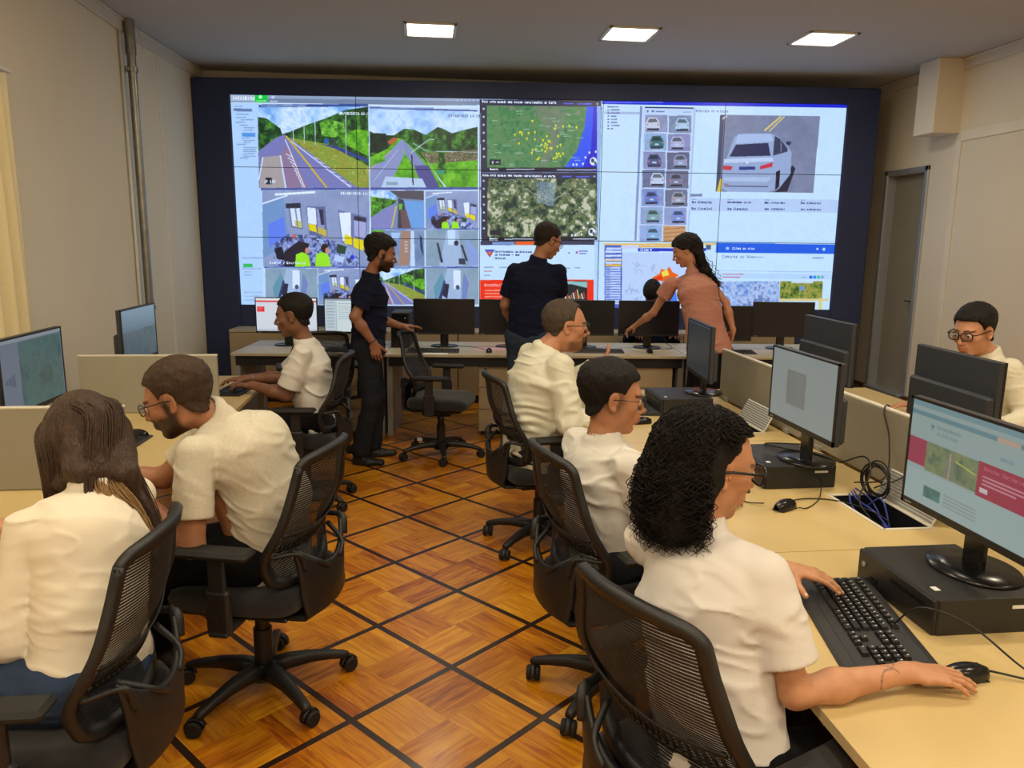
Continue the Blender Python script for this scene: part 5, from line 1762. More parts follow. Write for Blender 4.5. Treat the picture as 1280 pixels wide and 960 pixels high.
def head_ops(v, c, F, s, fem=False, fat=0.0):
    W = lambda x, y, z: c + s * (F[0] * x + F[1] * y + F[2] * z)
    E = lambda p, r, k=.02, mode='u': v.ell(W(*p), V3(r) * s, F, k * s, mode)
    Cp = lambda a, b, ra, rb=None, k=.012, mode='u': v.cap(W(*a), W(*b), ra * s, (rb if rb is not None else ra) * s, k * s, mode)
    E((0, -.020, .030), (.074, .097, .087))
    E((0, .028, -.004), (.062 + fat * .4, .062, .086), .03)
    E((0, .026, -.062), (.050 + fat, .054, .050), .03)
    E((0, .066, -.098), (.024 if not fem else .018, .020, .018), .03)
    for q in (-1, 1):
        E((q * (.047 + fat), .002, -.058), (.016, .030, .028), .03)
        E((q * .044, .056, -.020), (.022, .024, .020), .02)
    Cp((-.032, .080, .020), (.032, .080, .020), .0105 if not fem else .008, k=.02)
    for q in (-1, 1): E((q * .030, .098, .000), (.0175, .0145, .0115), .014, 's')
    for q in (-1, 1): E((q * .031, .079, .001), (.0145, .0125, .0125), .004)
    Cp((0, .086, .016), (0, .112, -.030), .0060, .0098, .010)
    for q in (-1, 1): E((q * .0105, .098, -.036), (.0078, .0105, .0070), .006)
    for q in (-1, 1): E((q * .0060, .106, -.0425), (.0032, .0050, .0030), .003, 's')
    E((0, .086, -.060), (.026, .016, .020), .015)
    for q in (-1, 1):
        Cp((0, .1005, -.0575), (q * .021, .0905, -.0600), .0046, .0030, .005)
        Cp((0, .0995, -.0680), (q * .019, .0905, -.0640), .0056, .0032, .005)
        Cp((0, .1065, -.0622), (q * .022, .0935, -.0615), .0012, .0010, .002, 's')
    E((0, .088, -.083), (.018, .008, .005), .008, 's')
    for q in (-1, 1):
        er = np.array([F[0] * .90 + F[1] * q * -.0 + F[1] * .42 * q, F[1] * .90 - F[0] * .42 * q, F[2]])
        er = np.array([nrm(er[0]), nrm(er[1]), F[2]])
        v.ell(W(q * .0755, -.006, -.004), V3((.0075, .0185, .031)) * s, er, .008 * s)
        v.ell(W(q * .083, -.004, .000), V3((.0055, .0105, .019)) * s, er, .005 * s, 's')
        v.ell(W(q * .0780, -.0, -.029), V3((.006, .009, .009)) * s, er, .004 * s)
        v.ell(W(q * .0815, .004, -.006), V3((.003, .004, .007)) * s, er, .003 * s)


def head_local(P, c, F, s):
    q = (P - c) / s
    return q @ F[0], q @ F[1], q @ F[2]


def cranium_d(P, c, F, s):
    """distance from the bare skull"""
    x, y, z = head_local(P, c, F, s)
    a = np.sqrt((x / .074) ** 2 + ((y + .020) / .097) ** 2 + ((z - .030) / .087) ** 2)
    d1 = (a - 1) * .080
    b = np.sqrt((x / .068) ** 2 + ((y - .016) / .072) ** 2 + ((z + .004) / .088) ** 2)
    d2 = (b - 1) * .070
    nk = np.sqrt((x / .060) ** 2 + ((y + .030) / .050) ** 2) ; d3 = np.maximum((nk - 1) * .05, np.maximum(z - .02, -.095 - z))
    d = np.minimum(np.minimum(d1, d2), d3)
    return d * s


def hand_ops(v, w, f, n, side, curl=(.25, .3, .35, .4), spread=.06, s=1.0, thumb=.5, k=.006, tcurl=.3):
    """w wrist, f finger direction, n palm normal; side 'R'/'L'; curl = bend per finger (radians per joint)"""
    w = V3(w); f = nrm(f); n = nrm(V3(n) - f * (V3(n) @ f))
    t = np.cross(f, n) if side == 'R' else np.cross(n, f)
    v.ecap(w - f * .01 * s, w + f * .030 * s, (.026 * s, .019 * s), (.035 * s, .0155 * s), t, k=.015)
    v.ecap(w + f * .030 * s, w + f * .078 * s, (.034 * s, .0150 * s), (.039 * s, .0115 * s), t, k=.012)
    tips = []
    for i, (lat, fo, L, r) in enumerate(((.0300, .087, .070, .0088), (.0098, .092, .078, .0090), (-.0105, .088, .072, .0085), (-.0295, .078, .056, .0075))):
        p = w + (f * fo + t * lat) * s
        a = 0.0
        d0 = nrm(f + t * (spread * (1.5 - i) / 1.5))
        v.cap(w + (f * .045 + t * lat * .8 - n * .002) * s, p, r * s * .95, r * 1.08 * s, k=.008)
        rr = r
        for j, q in enumerate((.46, .30, .24)):
            a += curl[i] * (1.0, 1.25, .7)[j]
            d = nrm(d0 * math.cos(a) + n * math.sin(a))
            p2 = p + d * (L * q * s)
            v.cap(p, p2, rr * s, rr * .90 * s, k=.003)
            v.ell(p, V3((rr * 1.05,) * 3) * s, None, .003)
            p = p2; rr *= .90
        tips.append((p, d, rr * s))
    b = w + (f * .022 + t * .026 + n * .006) * s
    d = nrm(f * (1 - thumb) + t * thumb + n * .25)
    v.cap(w + (f * .015 + t * .014 + n * .004) * s, b + d * .034 * s, .016 * s, .0125 * s, k=.014)
    p = b + d * .034 * s
    d = nrm(d + f * tcurl)
    v.cap(p, p + d * .030 * s, .0115 * s, .0100 * s, k=.005)
    p = p + d * .030 * s; d = nrm(d + f * tcurl * .5 + n * tcurl * .3)
    v.cap(p, p + d * .024 * s, .0100 * s, .0082 * s, k=.004)
    tips.append((p + d * .024 * s, d, .0082 * s))
    return tips, t


def ik(a, b, L1, L2, pole):
    """middle joint of a two-bone chain from a to b bending towards pole"""
    a = V3(a); b = V3(b); d = b - a; D = np.linalg.norm(d)
    if D > (L1 + L2) * .995:
        b = a + d / D * (L1 + L2) * .995; d = b - a; D = np.linalg.norm(d)
    x = (L1 * L1 - L2 * L2 + D * D) / (2 * D)
    hh = math.sqrt(max(L1 * L1 - x * x, 0))
    u = d / D; p = V3(pole); p = nrm(p - u * (p @ u))
    return a + u * x + p * hh, b


def glasses_obj(parent, c, F, s, origin, m='frame_black', w=.026, hgt=.019, round_=3.0, tr=.0018):
    W = lambda x, y, z: Vector(tuple(c + s * (F[0] * x + F[1] * y + F[2] * z) - origin))
    g_ = bpy.data.objects.new('glasses', None); COL.objects.link(g_); g_.parent = parent
    t = MB()
    cz = .002
    for q in (-1, 1):
        pts = []
        for i in range(28):
            a = 2 * PI * i / 28
            ca, sa = math.cos(a), math.sin(a)
            x = q * .032 + w * math.copysign(abs(ca) ** (2 / round_), ca); z = cz + hgt * math.copysign(abs(sa) ** (2 / round_), sa)
            pts.append(W(x, .1085 - (abs(x) * .9) ** 2 * 2.2, z))
        pts.append(pts[0]); pts.append(pts[1])
        t.tube(pts, tr * s, 6)
        t.tube([W(q * .057, .100, cz + .008), W(q * .070, .092, cz + .009), W(q * .078, .06, cz + .008), W(q * .080, .01, cz + .006), W(q * .0785, -.010, cz + .002), W(q * .077, -.022, -.016)], tr * 1.1 * s, 6)
    t.tube([W(-.007, .1085, cz + .004), W(0, .1105, cz + .007), W(.007, .1085, cz + .004)], tr * s, 6)
    t.build('frame', M[m], g_)
    for q in (-1, 1):
        l = MB()
        vs = []; n = 24
        for i in range(n):
            a = 2 * PI * i / n
            ca, sa = math.cos(a), math.sin(a)
            x = q * .032 + w * math.copysign(abs(ca) ** (2 / round_), ca); z = cz + hgt * math.copysign(abs(sa) ** (2 / round_), sa)
            vs.append(W(x, .1085 - (abs(x) * .9) ** 2 * 2.2, z))
        vs2 = [p - Vector(tuple(F[1])) * .0012 for p in vs]
        l.add(vs + vs2, [list(range(n)), list(range(2 * n - 1, n - 1, -1))] + [[i, n + i, n + (i + 1) % n, (i + 1) % n] for i in range(n)])
        l.build('lens', M['lens'], g_)
    return g_


def person(cfg):
    g = cfg.get
    s = g('s', 1.0); hs = g('hs', 1.05) * g('headk', 1.0)
    fem = g('fem', False); b = g('build', 1.0)
    pel = V3(cfg['pelvis']); neck = V3(cfg['neck']); hc = V3(cfg['head'])
    yaw = cfg['yaw']; syaw = g('syaw', yaw)
    F = head_frame(*cfg['hdir'])
    right = lambda a: V3((math.cos(R(a)), math.sin(R(a)), 0))
    fwd = lambda a: V3((-math.sin(R(a)), math.cos(R(a)), 0))
    hr, sr = right(yaw), right(syaw)
    if g('stilt'): sr = nrm(sr + V3((0, 0, g('stilt'))))
    sf = fwd(syaw); hf = fwd(yaw)
    up = nrm(neck - pel)
    sw = (.150 if fem else .172) * s * (1 + .4 * (b - 1))
    origin = V3((pel[0], pel[1], 0))
    root = empty('person', tuple(origin), 0, label=cfg['label'], cat='person')
    vox = g('vox', .006)
    skin = V3(srgb(*cfg['skin'])[:3]); skin = skin * .90 + skin.mean() * .10
    shR = V3(g('shR', neck + sr * sw - up * g('shdrop', .062) * s)); shL = V3(g('shL', neck - sr * sw - up * g('shdrop', .062) * s))
    UA, FA = .275 * s, .245 * s
    arms = {}
    for sd, sh in (('R', shR), ('L', shL)):
        a = cfg.get('arm' + sd)
        el, wr = ik(sh, a['w'], a.get('ua', UA), a.get('fa', FA), a['pole'])
        if 'elbow' in a: el, wr = V3(a['elbow']), V3(a['w'])
        arms[sd] = (sh, el, wr, a)
    # legs
    legs = {}
    for sd, q in (('R', 1), ('L', -1)):
        hip = pel + hr * (q * .092 * s * (1 + .5 * (b - 1)))
        L = cfg['leg' + sd]
        kn = V3(L['knee']); an = V3(L['ankle']); legs[sd] = (hip, kn, an, L)
    bare = cfg['sleeve']            # 'short' or 'long'
    # ---------------- skin volumes
    parts = []
    hv = Vol(g('hvox', .0045))
    head_ops(hv, hc, F, hs, fem, g('fat', 0.0))
    nk = .050 * s * (1.0 if not fem else .86) * g('neckk', 1.0)
    hv.cap(hc + hs * (F[1] * -.018 - F[2] * .045), neck - up * .012, nk * 1.0, nk * 1.02, k=.03)
    hv.cap(neck + up * .0, neck - up * .06, nk * 1.05, nk * 1.1, k=.03)
    hv.ecap(shR * .2 + neck * .8 - up * .045, shL * .2 + neck * .8 - up * .045, (.020, .020), (.020, .020), sf, k=.03)
    if g('fat'): hv.ell(hc + hs * (F[1] * .035 - F[2] * .095), V3((.052, .045, .030)) * hs, F, .03)
    parts.append(hv.mesh(smooth=1))
    nhead = len(parts[0][0])
    tips_all = []
    for sd in ('R', 'L'):
        sh, el, wr, a = arms[sd]
        av = Vol(a.get('vox', g('avox', .0045)))
        k_ = s * (1 + .6 * (b - 1)) * (.82 if fem else 1.0)
        if bare == 'short':
            av.cap(sh, el, .050 * k_, .038 * k_, k=.02)
            av.cap(el, el + (wr - el) * .35, .037 * k_, .042 * k_, k=.02)
            av.cap(el + (wr - el) * .35, wr, .041 * k_, .0255 * k_, k=.02)
        else:
            av.cap(el + (wr - el) * .4, wr, .034 * k_, .0255 * k_, k=.02)
        hd = nrm(a.get('hand', wr - el))
        tips, lat = hand_ops(av, wr, hd, a.get('palm', (0, 0, -1)), sd, a.get('curl', (.25, .28, .32, .36)), a.get('spread', .08), s * (.92 if fem else 1.0) * a.get('hk', 1.0), a.get('thumb', .5))
        tips_all += tips
        parts.append(av.mesh(smooth=1))
    # hidden trunk joining the limbs
    tv = Vol(.012)
    chest = pel + (neck - pel) * .68
    tv.ecap(pel, chest, (.12 * s * b, .085 * s * b), (.12 * s * b, .085 * s * b), hr, k=.03)
    tv.ecap(chest, neck - up * .09, (.11 * s * b, .07 * s * b), (.05, .035), sr, k=.03)
    tv.cap(shR, neck - up * .07, .020, .026, k=.03); tv.cap(shL, neck - up * .07, .020, .026, k=.03)
    parts.append(tv.mesh(smooth=1))
    beard = g('beard'); hairc = V3(srgb(*g('hairc', (26, 20, 18)))[:3])

    def tint(P):
        c = np.tile(skin, (len(P), 1))
        x, y, z = head_local(P, hc, F, hs)
        H = (np.arange(len(P)) < nhead)
        def mix(m, col, a=1.0):
            m = (np.clip(m, 0, 1) * H * a)[:, None]
            c[:] = c * (1 - m) + np.array(col)[None, :] * m
        sm = lambda v, e0, e1: np.clip((v - e0) / (e1 - e0), 0, 1)
        # lips
        lip = sm(np.abs(x), .026, .020) * sm(np.abs(z + .0625), .0105, .0075) * sm(y, .086, .090)
        mix(lip, skin * V3((.80, .48, .46)), .75)
        # brows
        bz = .0235 + .10 * np.abs(x) * (np.abs(x) < .035) - .12 * np.maximum(np.abs(x) - .035, 0) - .0
        br = sm(np.abs(z - bz), .0062, .0036) * sm(np.abs(np.abs(x) - .031), .0225, .019) * sm(y, .055, .065)
        mix(br, hairc, .85 if not fem else .7)
        mix(sm((x ** 2 * 1.0 + 0), 9, 10), skin)
        cheek = np.exp(-(((np.abs(x) - .045) / .02) ** 2 + ((z + .025) / .02) ** 2)) * sm(y, .03, .05)
        mix(cheek, skin * V3((1.0, .82, .78)), .35)
        if beard:
            dens = beard.get('a', .9)
            jaw = sm(z, -.030 + beard.get('up', 0), -.045 + beard.get('up', 0)) * sm(y, -.012, .004) * sm(z, -.135, -.118)
            side = sm(np.abs(x), .045, .052) * sm(z, .012, -.004) * sm(y, -.004, .008) * sm(y, .034, .022)
            mous = sm(np.abs(x), .030, .024) * sm(z, -.044, -.0475) * sm(y, .078, .084)
            m_ = np.maximum(np.maximum(jaw, side), mous)
            m_ = m_ * (1 - sm(np.abs(x), .023, .018) * sm(np.abs(z + .0625), .0085, .0065) * sm(y, .086, .090))
            cheekclear = sm(z, -.046 + beard.get('up', 0), -.030 + beard.get('up', 0)) * sm(y, .034, .046) * sm(np.abs(x), .02, .03)
            m_ = m_ * (1 - cheekclear * (1 - mous))
            if beard.get('goatee'):
                m_ = np.maximum(mous, sm(np.abs(x), .036, .028) * sm(z, -.045, -.05) * sm(y, .04, .06) * (1 - sm(np.abs(x), .02, .016) * sm(np.abs(z + .0625), .0085, .0065)))
                m_ = np.maximum(m_, .75 * sm(z, -.060, -.075) * sm(y, .0, .02) * sm(z, -.125, -.112))
            mix(m_, hairc, dens)
        # shaved scalp shade near the hairline
        if g('fade'):
            cr = sm(z, -.062, -.02) * sm(y, .052, .03) * (np.abs(x) > .03) * sm(z, .10, .05) * (y < .06)
            cr = np.maximum(cr, sm(z, -.085, -.05) * (y < -.05))
            ear = (np.abs(x) > .0735) & (y > -.03) & (y < .02) & (z < .03)
            mix(cr * (~ear) * sm(y, .045, .02) * (1 - sm(y, .02, .045) * sm(z, .0, -.02)), hairc, g('fade'))
        # nails
        if g('nails'):
            for p, d, r_ in tips_all:
                D = np.linalg.norm(P - (p + V3((0, 0, r_ * .7)) + d * r_ * .2), axis=1)
                m = np.clip((r_ * .75 - D) / (r_ * .2), 0, 1) * (~H)
                c[:] = c * (1 - m[:, None]) + V3(srgb(232, 196, 184)[:3])[None, :] * m[:, None]
        if g('tattoo') is not None:
            el, wr = arms['R'][1], arms['R'][2]
            c0 = el + (wr - el) * .78 + V3((0, -.01, .022)); ax = nrm(wr - el)
            q = P - c0; u = q @ ax; w_ = q @ nrm(np.cross(ax, V3((0, 0, 1))))
            m = (np.abs(w_ + .5 * u - .3 * np.sin(u * 150) * .01) < .0022) & (np.abs(u) < .03) & (np.linalg.norm(q, axis=1) < .045)
            m |= (np.abs(w_ - .9 * (u - .015)) < .002) & (np.abs(u - .008) < .016) & (np.linalg.norm(q, axis=1) < .045)
            c[m] = c[m] * .45 + V3((.03, .035, .04)) * .55
        return c

    np_mesh('body', parts, M['skin'], root, origin, tint)
    # eyes
    for q in (-1, 1):
        ec = hc + hs * (F[0] * q * .031 + F[1] * .0815 + F[2] * .001)
        t = MB()
        n1, n2 = 16, 12
        fr = [Vector(tuple(F[0])), Vector(tuple(F[2])), Vector(tuple(F[1]))]
        look = g('gaze', 0)
        rr_ = .0122 * hs
        for mi, (t0, t1, rad) in enumerate(((0.42, PI * .6, rr_), (0.0, 0.42, rr_ * 1.01))):
            vs = []; fs = []
            for j in range(n2 + 1):
                th = t0 + (t1 - t0) * j / n2
                for i in range(n1):
                    ph = 2 * PI * i / n1
                    vs.append(Vector(tuple(ec - origin)) + rad * (fr[0] * math.sin(th) * math.cos(ph) + fr[1] * math.sin(th) * math.sin(ph) + fr[2] * math.cos(th)))
            for j in range(n2):
                for i in range(n1):
                    fs.append([j * n1 + i, j * n1 + (i + 1) % n1, (j + 1) * n1 + (i + 1) % n1, (j + 1) * n1 + i])
            t.add(vs, fs, mi, True)
        t.build('eye', [M['eyewhite'], M['iris']], root)
        if g('noeyes'): break

    # ---------------- shirt
    sv = Vol(vox)
    loose = g('loose', .012)
    bs = s * b
    hipW = (.150 if not fem else .160) * bs; hipD = .112 * bs; waW = (.140 if not fem else .118) * bs; waD = .105 * bs * g('belly', 1.0)
    chW = (.158 if not fem else .135) * bs; chD = .112 * bs
    waist = pel + (neck - pel) * .35 + V3(g('bend', (0, 0, 0)))
    chest = pel + (neck - pel) * .72 + V3(g('bend', (0, 0, 0))) * .8
    hemo = g('hem', .06)
    lowp = pel + (pel - waist) * 0 - up * hemo
    if g('hemdrop') is not None: lowp = pel + V3(g('hemdrop'))
    hipf = g('flare', 1.0)
    ends = []
    tr = .047 * s * (1 + .6 * (b - 1))
    k_ = s * (1 + .6 * (b - 1)) * (.86 if fem else 1.0)
    for sd in ('R', 'L'):
        sh, el, wr, a = arms[sd]
        if bare == 'short':
            e = sh + (el - sh) * g('slen', .72)
            r1 = max(.050 * k_ + g('sleeve_w', .016), .043 * k_ + .014)
            sv.cap(sh, e + nrm(el - sh) * .05, .054 * k_ + loose * .5, r1, k=.03)
            ends.append((e, nrm(el - sh), r1))
        else:
            sv.cap(sh, el, .056 * k_ + loose * .4, .046 * k_ + loose * .8, k=.03)
            e = el + (wr - el) * g('cuff', .93)
            r1 = .034 * k_ + max(loose * .6, .006)
            sv.cap(el, e + nrm(wr - el) * .03, .046 * k_ + loose * .8, r1, k=.03)
            if g('cuffring', True): sv.ring(e - nrm(wr - el) * .012, nrm(wr - el), r1, r1, up, .006, k=.006)
            ends.append((e, nrm(wr - el), r1))
    for e, d, r1 in ends:
        Rr = r1 + .03
        def cutf(P, e=e, d=d, Rr=Rr):
            q = P - e; z = q @ d; rad = np.linalg.norm(q - z[..., None] * d, axis=-1)
            return np.maximum(np.maximum(-z, z - .16), rad - Rr)
        sv.fn(cutf, e + d * .07 - .15, e + d * .07 + .15, .006, 's')
        sv.cap(e - d * .004, e + d * .06, r1 - .013, r1 - .012, k=.004, mode='s')
    sv.split(g('armpit', .014))
    sv.ecap(lowp, waist, ((hipW + loose) * hipf, (hipD + loose) * hipf), (waW + loose, waD + loose), hr, k=.05)
    sv.ecap(waist, chest, (waW + loose, waD + loose), (chW + loose, chD + loose), hr + sr, k=.05)
    sv.ecap(chest, neck - up * .085, (chW + loose, chD + loose), (chW * .72, .066 * s), sr, k=.05)
    if fem:
        for q in (-1, 1): sv.ell(chest + sr * (q * .062) + sf * .085 - up * .02, V3((.055, .05, .055)) * s, None, .04)
    if g('belly', 1) > 1.1: sv.ell(waist + hf * .09, V3((.14, .11, .12)) * bs, np.array([hr, hf, np.cross(hr, hf)]), .06)
    for sd in ('R', 'L'):
        sh = arms[sd][0]
        sv.cap(neck - up * .030 + nrm(sh - neck) * .03, sh - up * .006, tr * .72, tr * .92, k=.045)
    sv.ops.append((None, None, None, 0, 'join'))
    col_ax = nrm(hc - F[1] * .02 * hs - F[2] * .05 * hs - neck)
    sv.cap(neck - up * .014, neck + col_ax * .014, nk * 1.34, nk * 1.18, k=.02)
    if g('collar') == 'polo':
        sv.ring(neck + col_ax * .016, nrm(col_ax - sf * .30), nk * 1.20, nk * 1.24, sr, .0080, k=.014)
    elif g('collar') == 'stand':
        sv.ring(neck + col_ax * .016, nrm(col_ax - sf * .30), nk * 1.20, nk * 1.26, sr, .0080, k=.014)
    else:
        sv.ring(neck + col_ax * g('crew', .004), nrm(col_ax - sf * .30), nk * 1.22, nk * 1.28, sr, .0065, k=.014)
    if g('frontop') : sv.cap(neck + sf * .07, chest + sf * .13, .03, .03, k=.02)
    # openings
    def nkf(P):
        q = P - neck; z = q @ col_ax; rad = np.linalg.norm(q - z[..., None] * col_ax, axis=-1)
        return np.maximum(np.maximum(.010 - z, z - .18), rad - nk * 1.10)
    sv.fn(nkf, neck + col_ax * .09 - .14, neck + col_ax * .09 + .14, .006, 's')
    # hem: flat cut under the shirt
    if g('hemcut', True):
        hn = nrm(V3(g('hemn', -up)))
        hp = lowp + hn * (hipD * .45)
        def hemf(P, hp=hp, hn=hn):
            return -((P - hp) @ hn)
        L_ = .42
        sv.fn(hemf, hp + hn * .12 - L_, hp + hn * .12 + L_, .004, 's')
    fold = g('fold', .004) * 1.45
    fd = nrm(V3(g('foldd', up)))
    seed = g('seed', 1)
    side_ = nrm(np.cross(fd, sf + V3((.01, .02, .03))))
    oth = np.cross(fd, side_)
    def disp(P):
        Q = np.stack([P @ fd, P @ side_ * .26, P @ oth * .30], -1)
        w = field_noise(P, .16, seed + 3)[..., None] * .035
        n1 = field_noise(Q + w, .055, seed)
        n2 = field_noise(Q * 1.5 + w * 1.6, .045, seed + 1)
        big = field_noise(P, .13, seed + 2)
        mk = np.clip(field_noise(P, .14, seed + 7) * 2.2 + .45, 0, 1)
        r1_ = np.exp(-(n1 / .20) ** 2) * mk
        r2_ = np.exp(-(n2 / .16) ** 2) * (1 - mk)
        d = -fold * (1.25 * r1_ + .55 * r2_ + .5 * big)
        # gathers around elbows, armpits and the waist
        for pt, rad, amp in g('gather', ()):
            pt = V3(pt)
            q = P - pt; D = np.linalg.norm(q, axis=-1)
            d += -amp * np.exp(-(D / rad) ** 2) * np.sin((q @ fd) * 150 + 6 * n1 + D * 30)
        for e, dd_, r1 in ends:
            d = d * np.clip((np.linalg.norm(P - e, axis=-1) - r1) / .03, .0, 1)
        return d * np.clip(np.linalg.norm(P - (neck + col_ax * .02), axis=-1) / .09 - .6, .05, 1)
    top = sv.mesh(disp=disp, smooth=2)
    so = np_mesh('shirt' if not g('topname') else g('topname'), [top], M[cfg['shirt']], root, origin)

    # ---------------- trousers
    pv = Vol(.008 if vox < .0055 else .010)
    pr_ = (.100 if fem else .112) * bs
    pv.ecap(pel + hr * .045 * s - up * .01, pel - hr * .045 * s - up * .01, (pr_, pr_), (pr_, pr_), up, k=.05)
    pv.ecap(pel - up * .02, pel + up * (.04 if fem else .07) * s, (.146 * bs * (1.04 if fem else 1), .110 * bs), ((.112 if fem else .126) * bs, .092 * bs), hr, k=.05)
    for sd in ('R', 'L'):
        hip, kn, an, L = legs[sd]
        tk = s * (1 + .7 * (b - 1)) * g('legk', 1.0)
        pv.cap(hip, kn, .084 * tk, .060 * tk, k=.04)
        pv.cap(kn, kn + (an - kn) * .35, .060 * tk, .057 * tk, k=.03)
        pv.cap(kn + (an - kn) * .35, an + V3((0, 0, .02)), .057 * tk, .050 * tk * g('bottom', 1.0), k=.03)
    def pd(P):
        n1 = field_noise(np.stack([P[..., 0], P[..., 1], P[..., 2] * 2.6], -1), .07, seed + 20)
        return -.004 * (1 - np.abs(n1) * 2)
    np_mesh('trousers', [pv.mesh(disp=pd)], M[cfg['pants']], root, origin)
    for sd in ('R', 'L'):
        hip, kn, an, L = legs[sd]
        td = V3((*L.get('toe', (hf[0], hf[1])), 0)); td = nrm(td)
        fv = Vol(.006)
        base = V3((an[0], an[1], an[2] - .065))
        sdv = np.cross(td, V3((0, 0, 1)))
        fv.ecap(base - td * .035, base + td * .06, (.037, .045), (.046, .036), sdv, k=.03)
        fv.ecap(base + td * .06, base + td * .165, (.047, .034), (.036, .024), sdv, k=.03)
        fv.cap(base, an, .042, .044, k=.03)
        zf = an[2] - .085
        fv.fn(lambda P, z0=zf: P[..., 2] - z0, (base - .3) * V3((1, 1, 0)) + V3((0, 0, zf - .06)), (base + .3) * V3((1, 1, 0)) + V3((0, 0, zf)), .003, 's')
        np_mesh('shoe', [fv.mesh()], M[g('shoe', 'shoe')], root, origin)

    # ---------------- hair
    hair = g('hair', {})
    kind = hair.get('kind', 'short')
    if kind == 'short':
        vv = Vol(g('hairvox', .0045))
        ttop, tside = hair.get('top', .014), hair.get('side', .004)
        pts = hair.get('line', ((-.11, -.074), (-.068, -.070), (-.045, -.048), (-.022, -.012), (-.010, .030), (.016, .030), (.030, .012), (.036, .040), (.050, .066), (.10, .078)))
        ys = np.array([p[0] for p in pts]); zs = np.array([p[1] for p in pts])
        rec = hair.get('recede', 0.0)
        def hf_(P):
            x, y, z = head_local(P, hc, F, hs)
            d = cranium_d(P, hc, F, hs)
            th = tside + (ttop - tside) * np.clip((z - .015) / .075, 0, 1) ** .8
            n = field_noise(P, .018, seed + 40) * hair.get('rough', .0022) + field_noise(P, .007, seed + 41) * hair.get('rough', .0022) * .6
            line = np.interp(y, ys, zs)
            line = line + rec * np.clip((np.abs(x) - .012) / .03, 0, 1) * np.clip((y - .02) / .04, 0, 1)
            cutd = (line - z) * hs * .8
            d = d - th * hs + n
            hh = np.maximum(.008 - np.abs(d - cutd), 0) / .008
            return np.maximum(d, cutd) + hh * hh * .002
        vv.fn(hf_, hc - .16 * hs, hc + .16 * hs, .001)
        np_mesh('hair', [vv.mesh(smooth=1)], M[hair.get('mat', 'hair_dark')], root, origin)
    else:
        hair['fn'](root, origin, hc, F, hs, neck, sr, sf, up)
    if g('glasses'):
        glasses_obj(root, hc, F, hs, origin, **g('glasses'))
    cfg['_j'] = dict(arms=arms, F=F, hc=hc, hs=hs, origin=origin, root=root, legs=legs)
    return root


def strands(name, curves, r, material, parent, origin, n=4, label=None):
    """many tapered locks in one mesh (hair is one part)"""
    Vs = []; Fs = []; off = 0
    ca = np.cos(np.arange(n) * 2 * PI / n); sa = np.sin(np.arange(n) * 2 * PI / n)
    for c in curves:
        c = np.asarray(c); N = len(c)
        d = np.gradient(c, axis=0); d /= np.linalg.norm(d, axis=1, keepdims=True) + 1e-9
        ref = np.array([.3, .5, .8]); x = np.cross(d, ref); x /= np.linalg.norm(x, axis=1, keepdims=True) + 1e-9
        y = np.cross(d, x)
        rr = r * (np.sin(np.linspace(.35, PI - .12, N)) ** .6)
        ring = c[:, None, :] + rr[:, None, None] * (x[:, None, :] * ca[None, :, None] + y[:, None, :] * sa[None, :, None])
        Vs.append(ring.reshape(-1, 3))
        i = np.arange(N - 1)[:, None] * n; k = np.arange(n)[None, :]; k2 = (k + 1) % n
        Fs.append(np.stack([i + k, i + k2, i + n + k2, i + n + k], -1).reshape(-1, 4) + off)
        off += N * n
    return np_mesh(name, [(np.concatenate(Vs), np.concatenate(Fs))], material, parent, origin, label=label)

# ================================================================ PLACING THE FURNITURE AND MACHINES
CG = 'black net-back office chairs'
# heading: 0 = faces +Y (towards the video wall), positive turns left
chair_empty = build_chair('office_chair', (.12, 5.98, 0), R(-104), 'empty black office chair beside the standing young man in navy', CG)
LG = 'office chairs'
dup(chair_empty, (-.965, 1.93, 0), R(90), 'black office chair the long-haired woman leans forward from', CG)
dup(chair_empty, (-.62, 2.76, 0), R(74), 'black office chair under the bearded man in glasses', CG)
dup(chair_empty, (-.78, 4.93, 0), R(86), 'black office chair under the young man in white at the far left desk', CG)
dup(chair_empty, (-.86, 6.35, 0), R(12), 'black office chair pushed in at the left rear desk', CG)
dup(chair_empty, (.64, 4.13, 0), R(-80), 'black office chair under the heavy-set man in the long-sleeved white top', CG)
dup(chair_empty, (.70, 2.62, 0), R(-78), 'black office chair of the man with glasses and a fade haircut on the right', CG)
dup(chair_empty, (.675, 1.565, 0), R(-65), 'black office chair closest to the camera, of the curly-haired woman', CG)
dup(chair_empty, (3.24, 3.80, 0), R(88), 'black office chair of the man in the white shirt behind the right partition', CG)
dup(chair_empty, (2.31, 7.50, 0), R(170), 'black office chair behind the rear desks, under the dark-haired person', CG)

_d = Vector((-.05, 5.98 + .16, 0)) - Vector((.12, 5.98, 0)); _a = R(104)
MB().box((_d.x * math.cos(_a) - _d.y * math.sin(_a), _d.x * math.sin(_a) + _d.y * math.cos(_a), .098), (.045, .045, .018), rot=_a, bev=.002).build('label_sticker', M['white'], chair_empty)

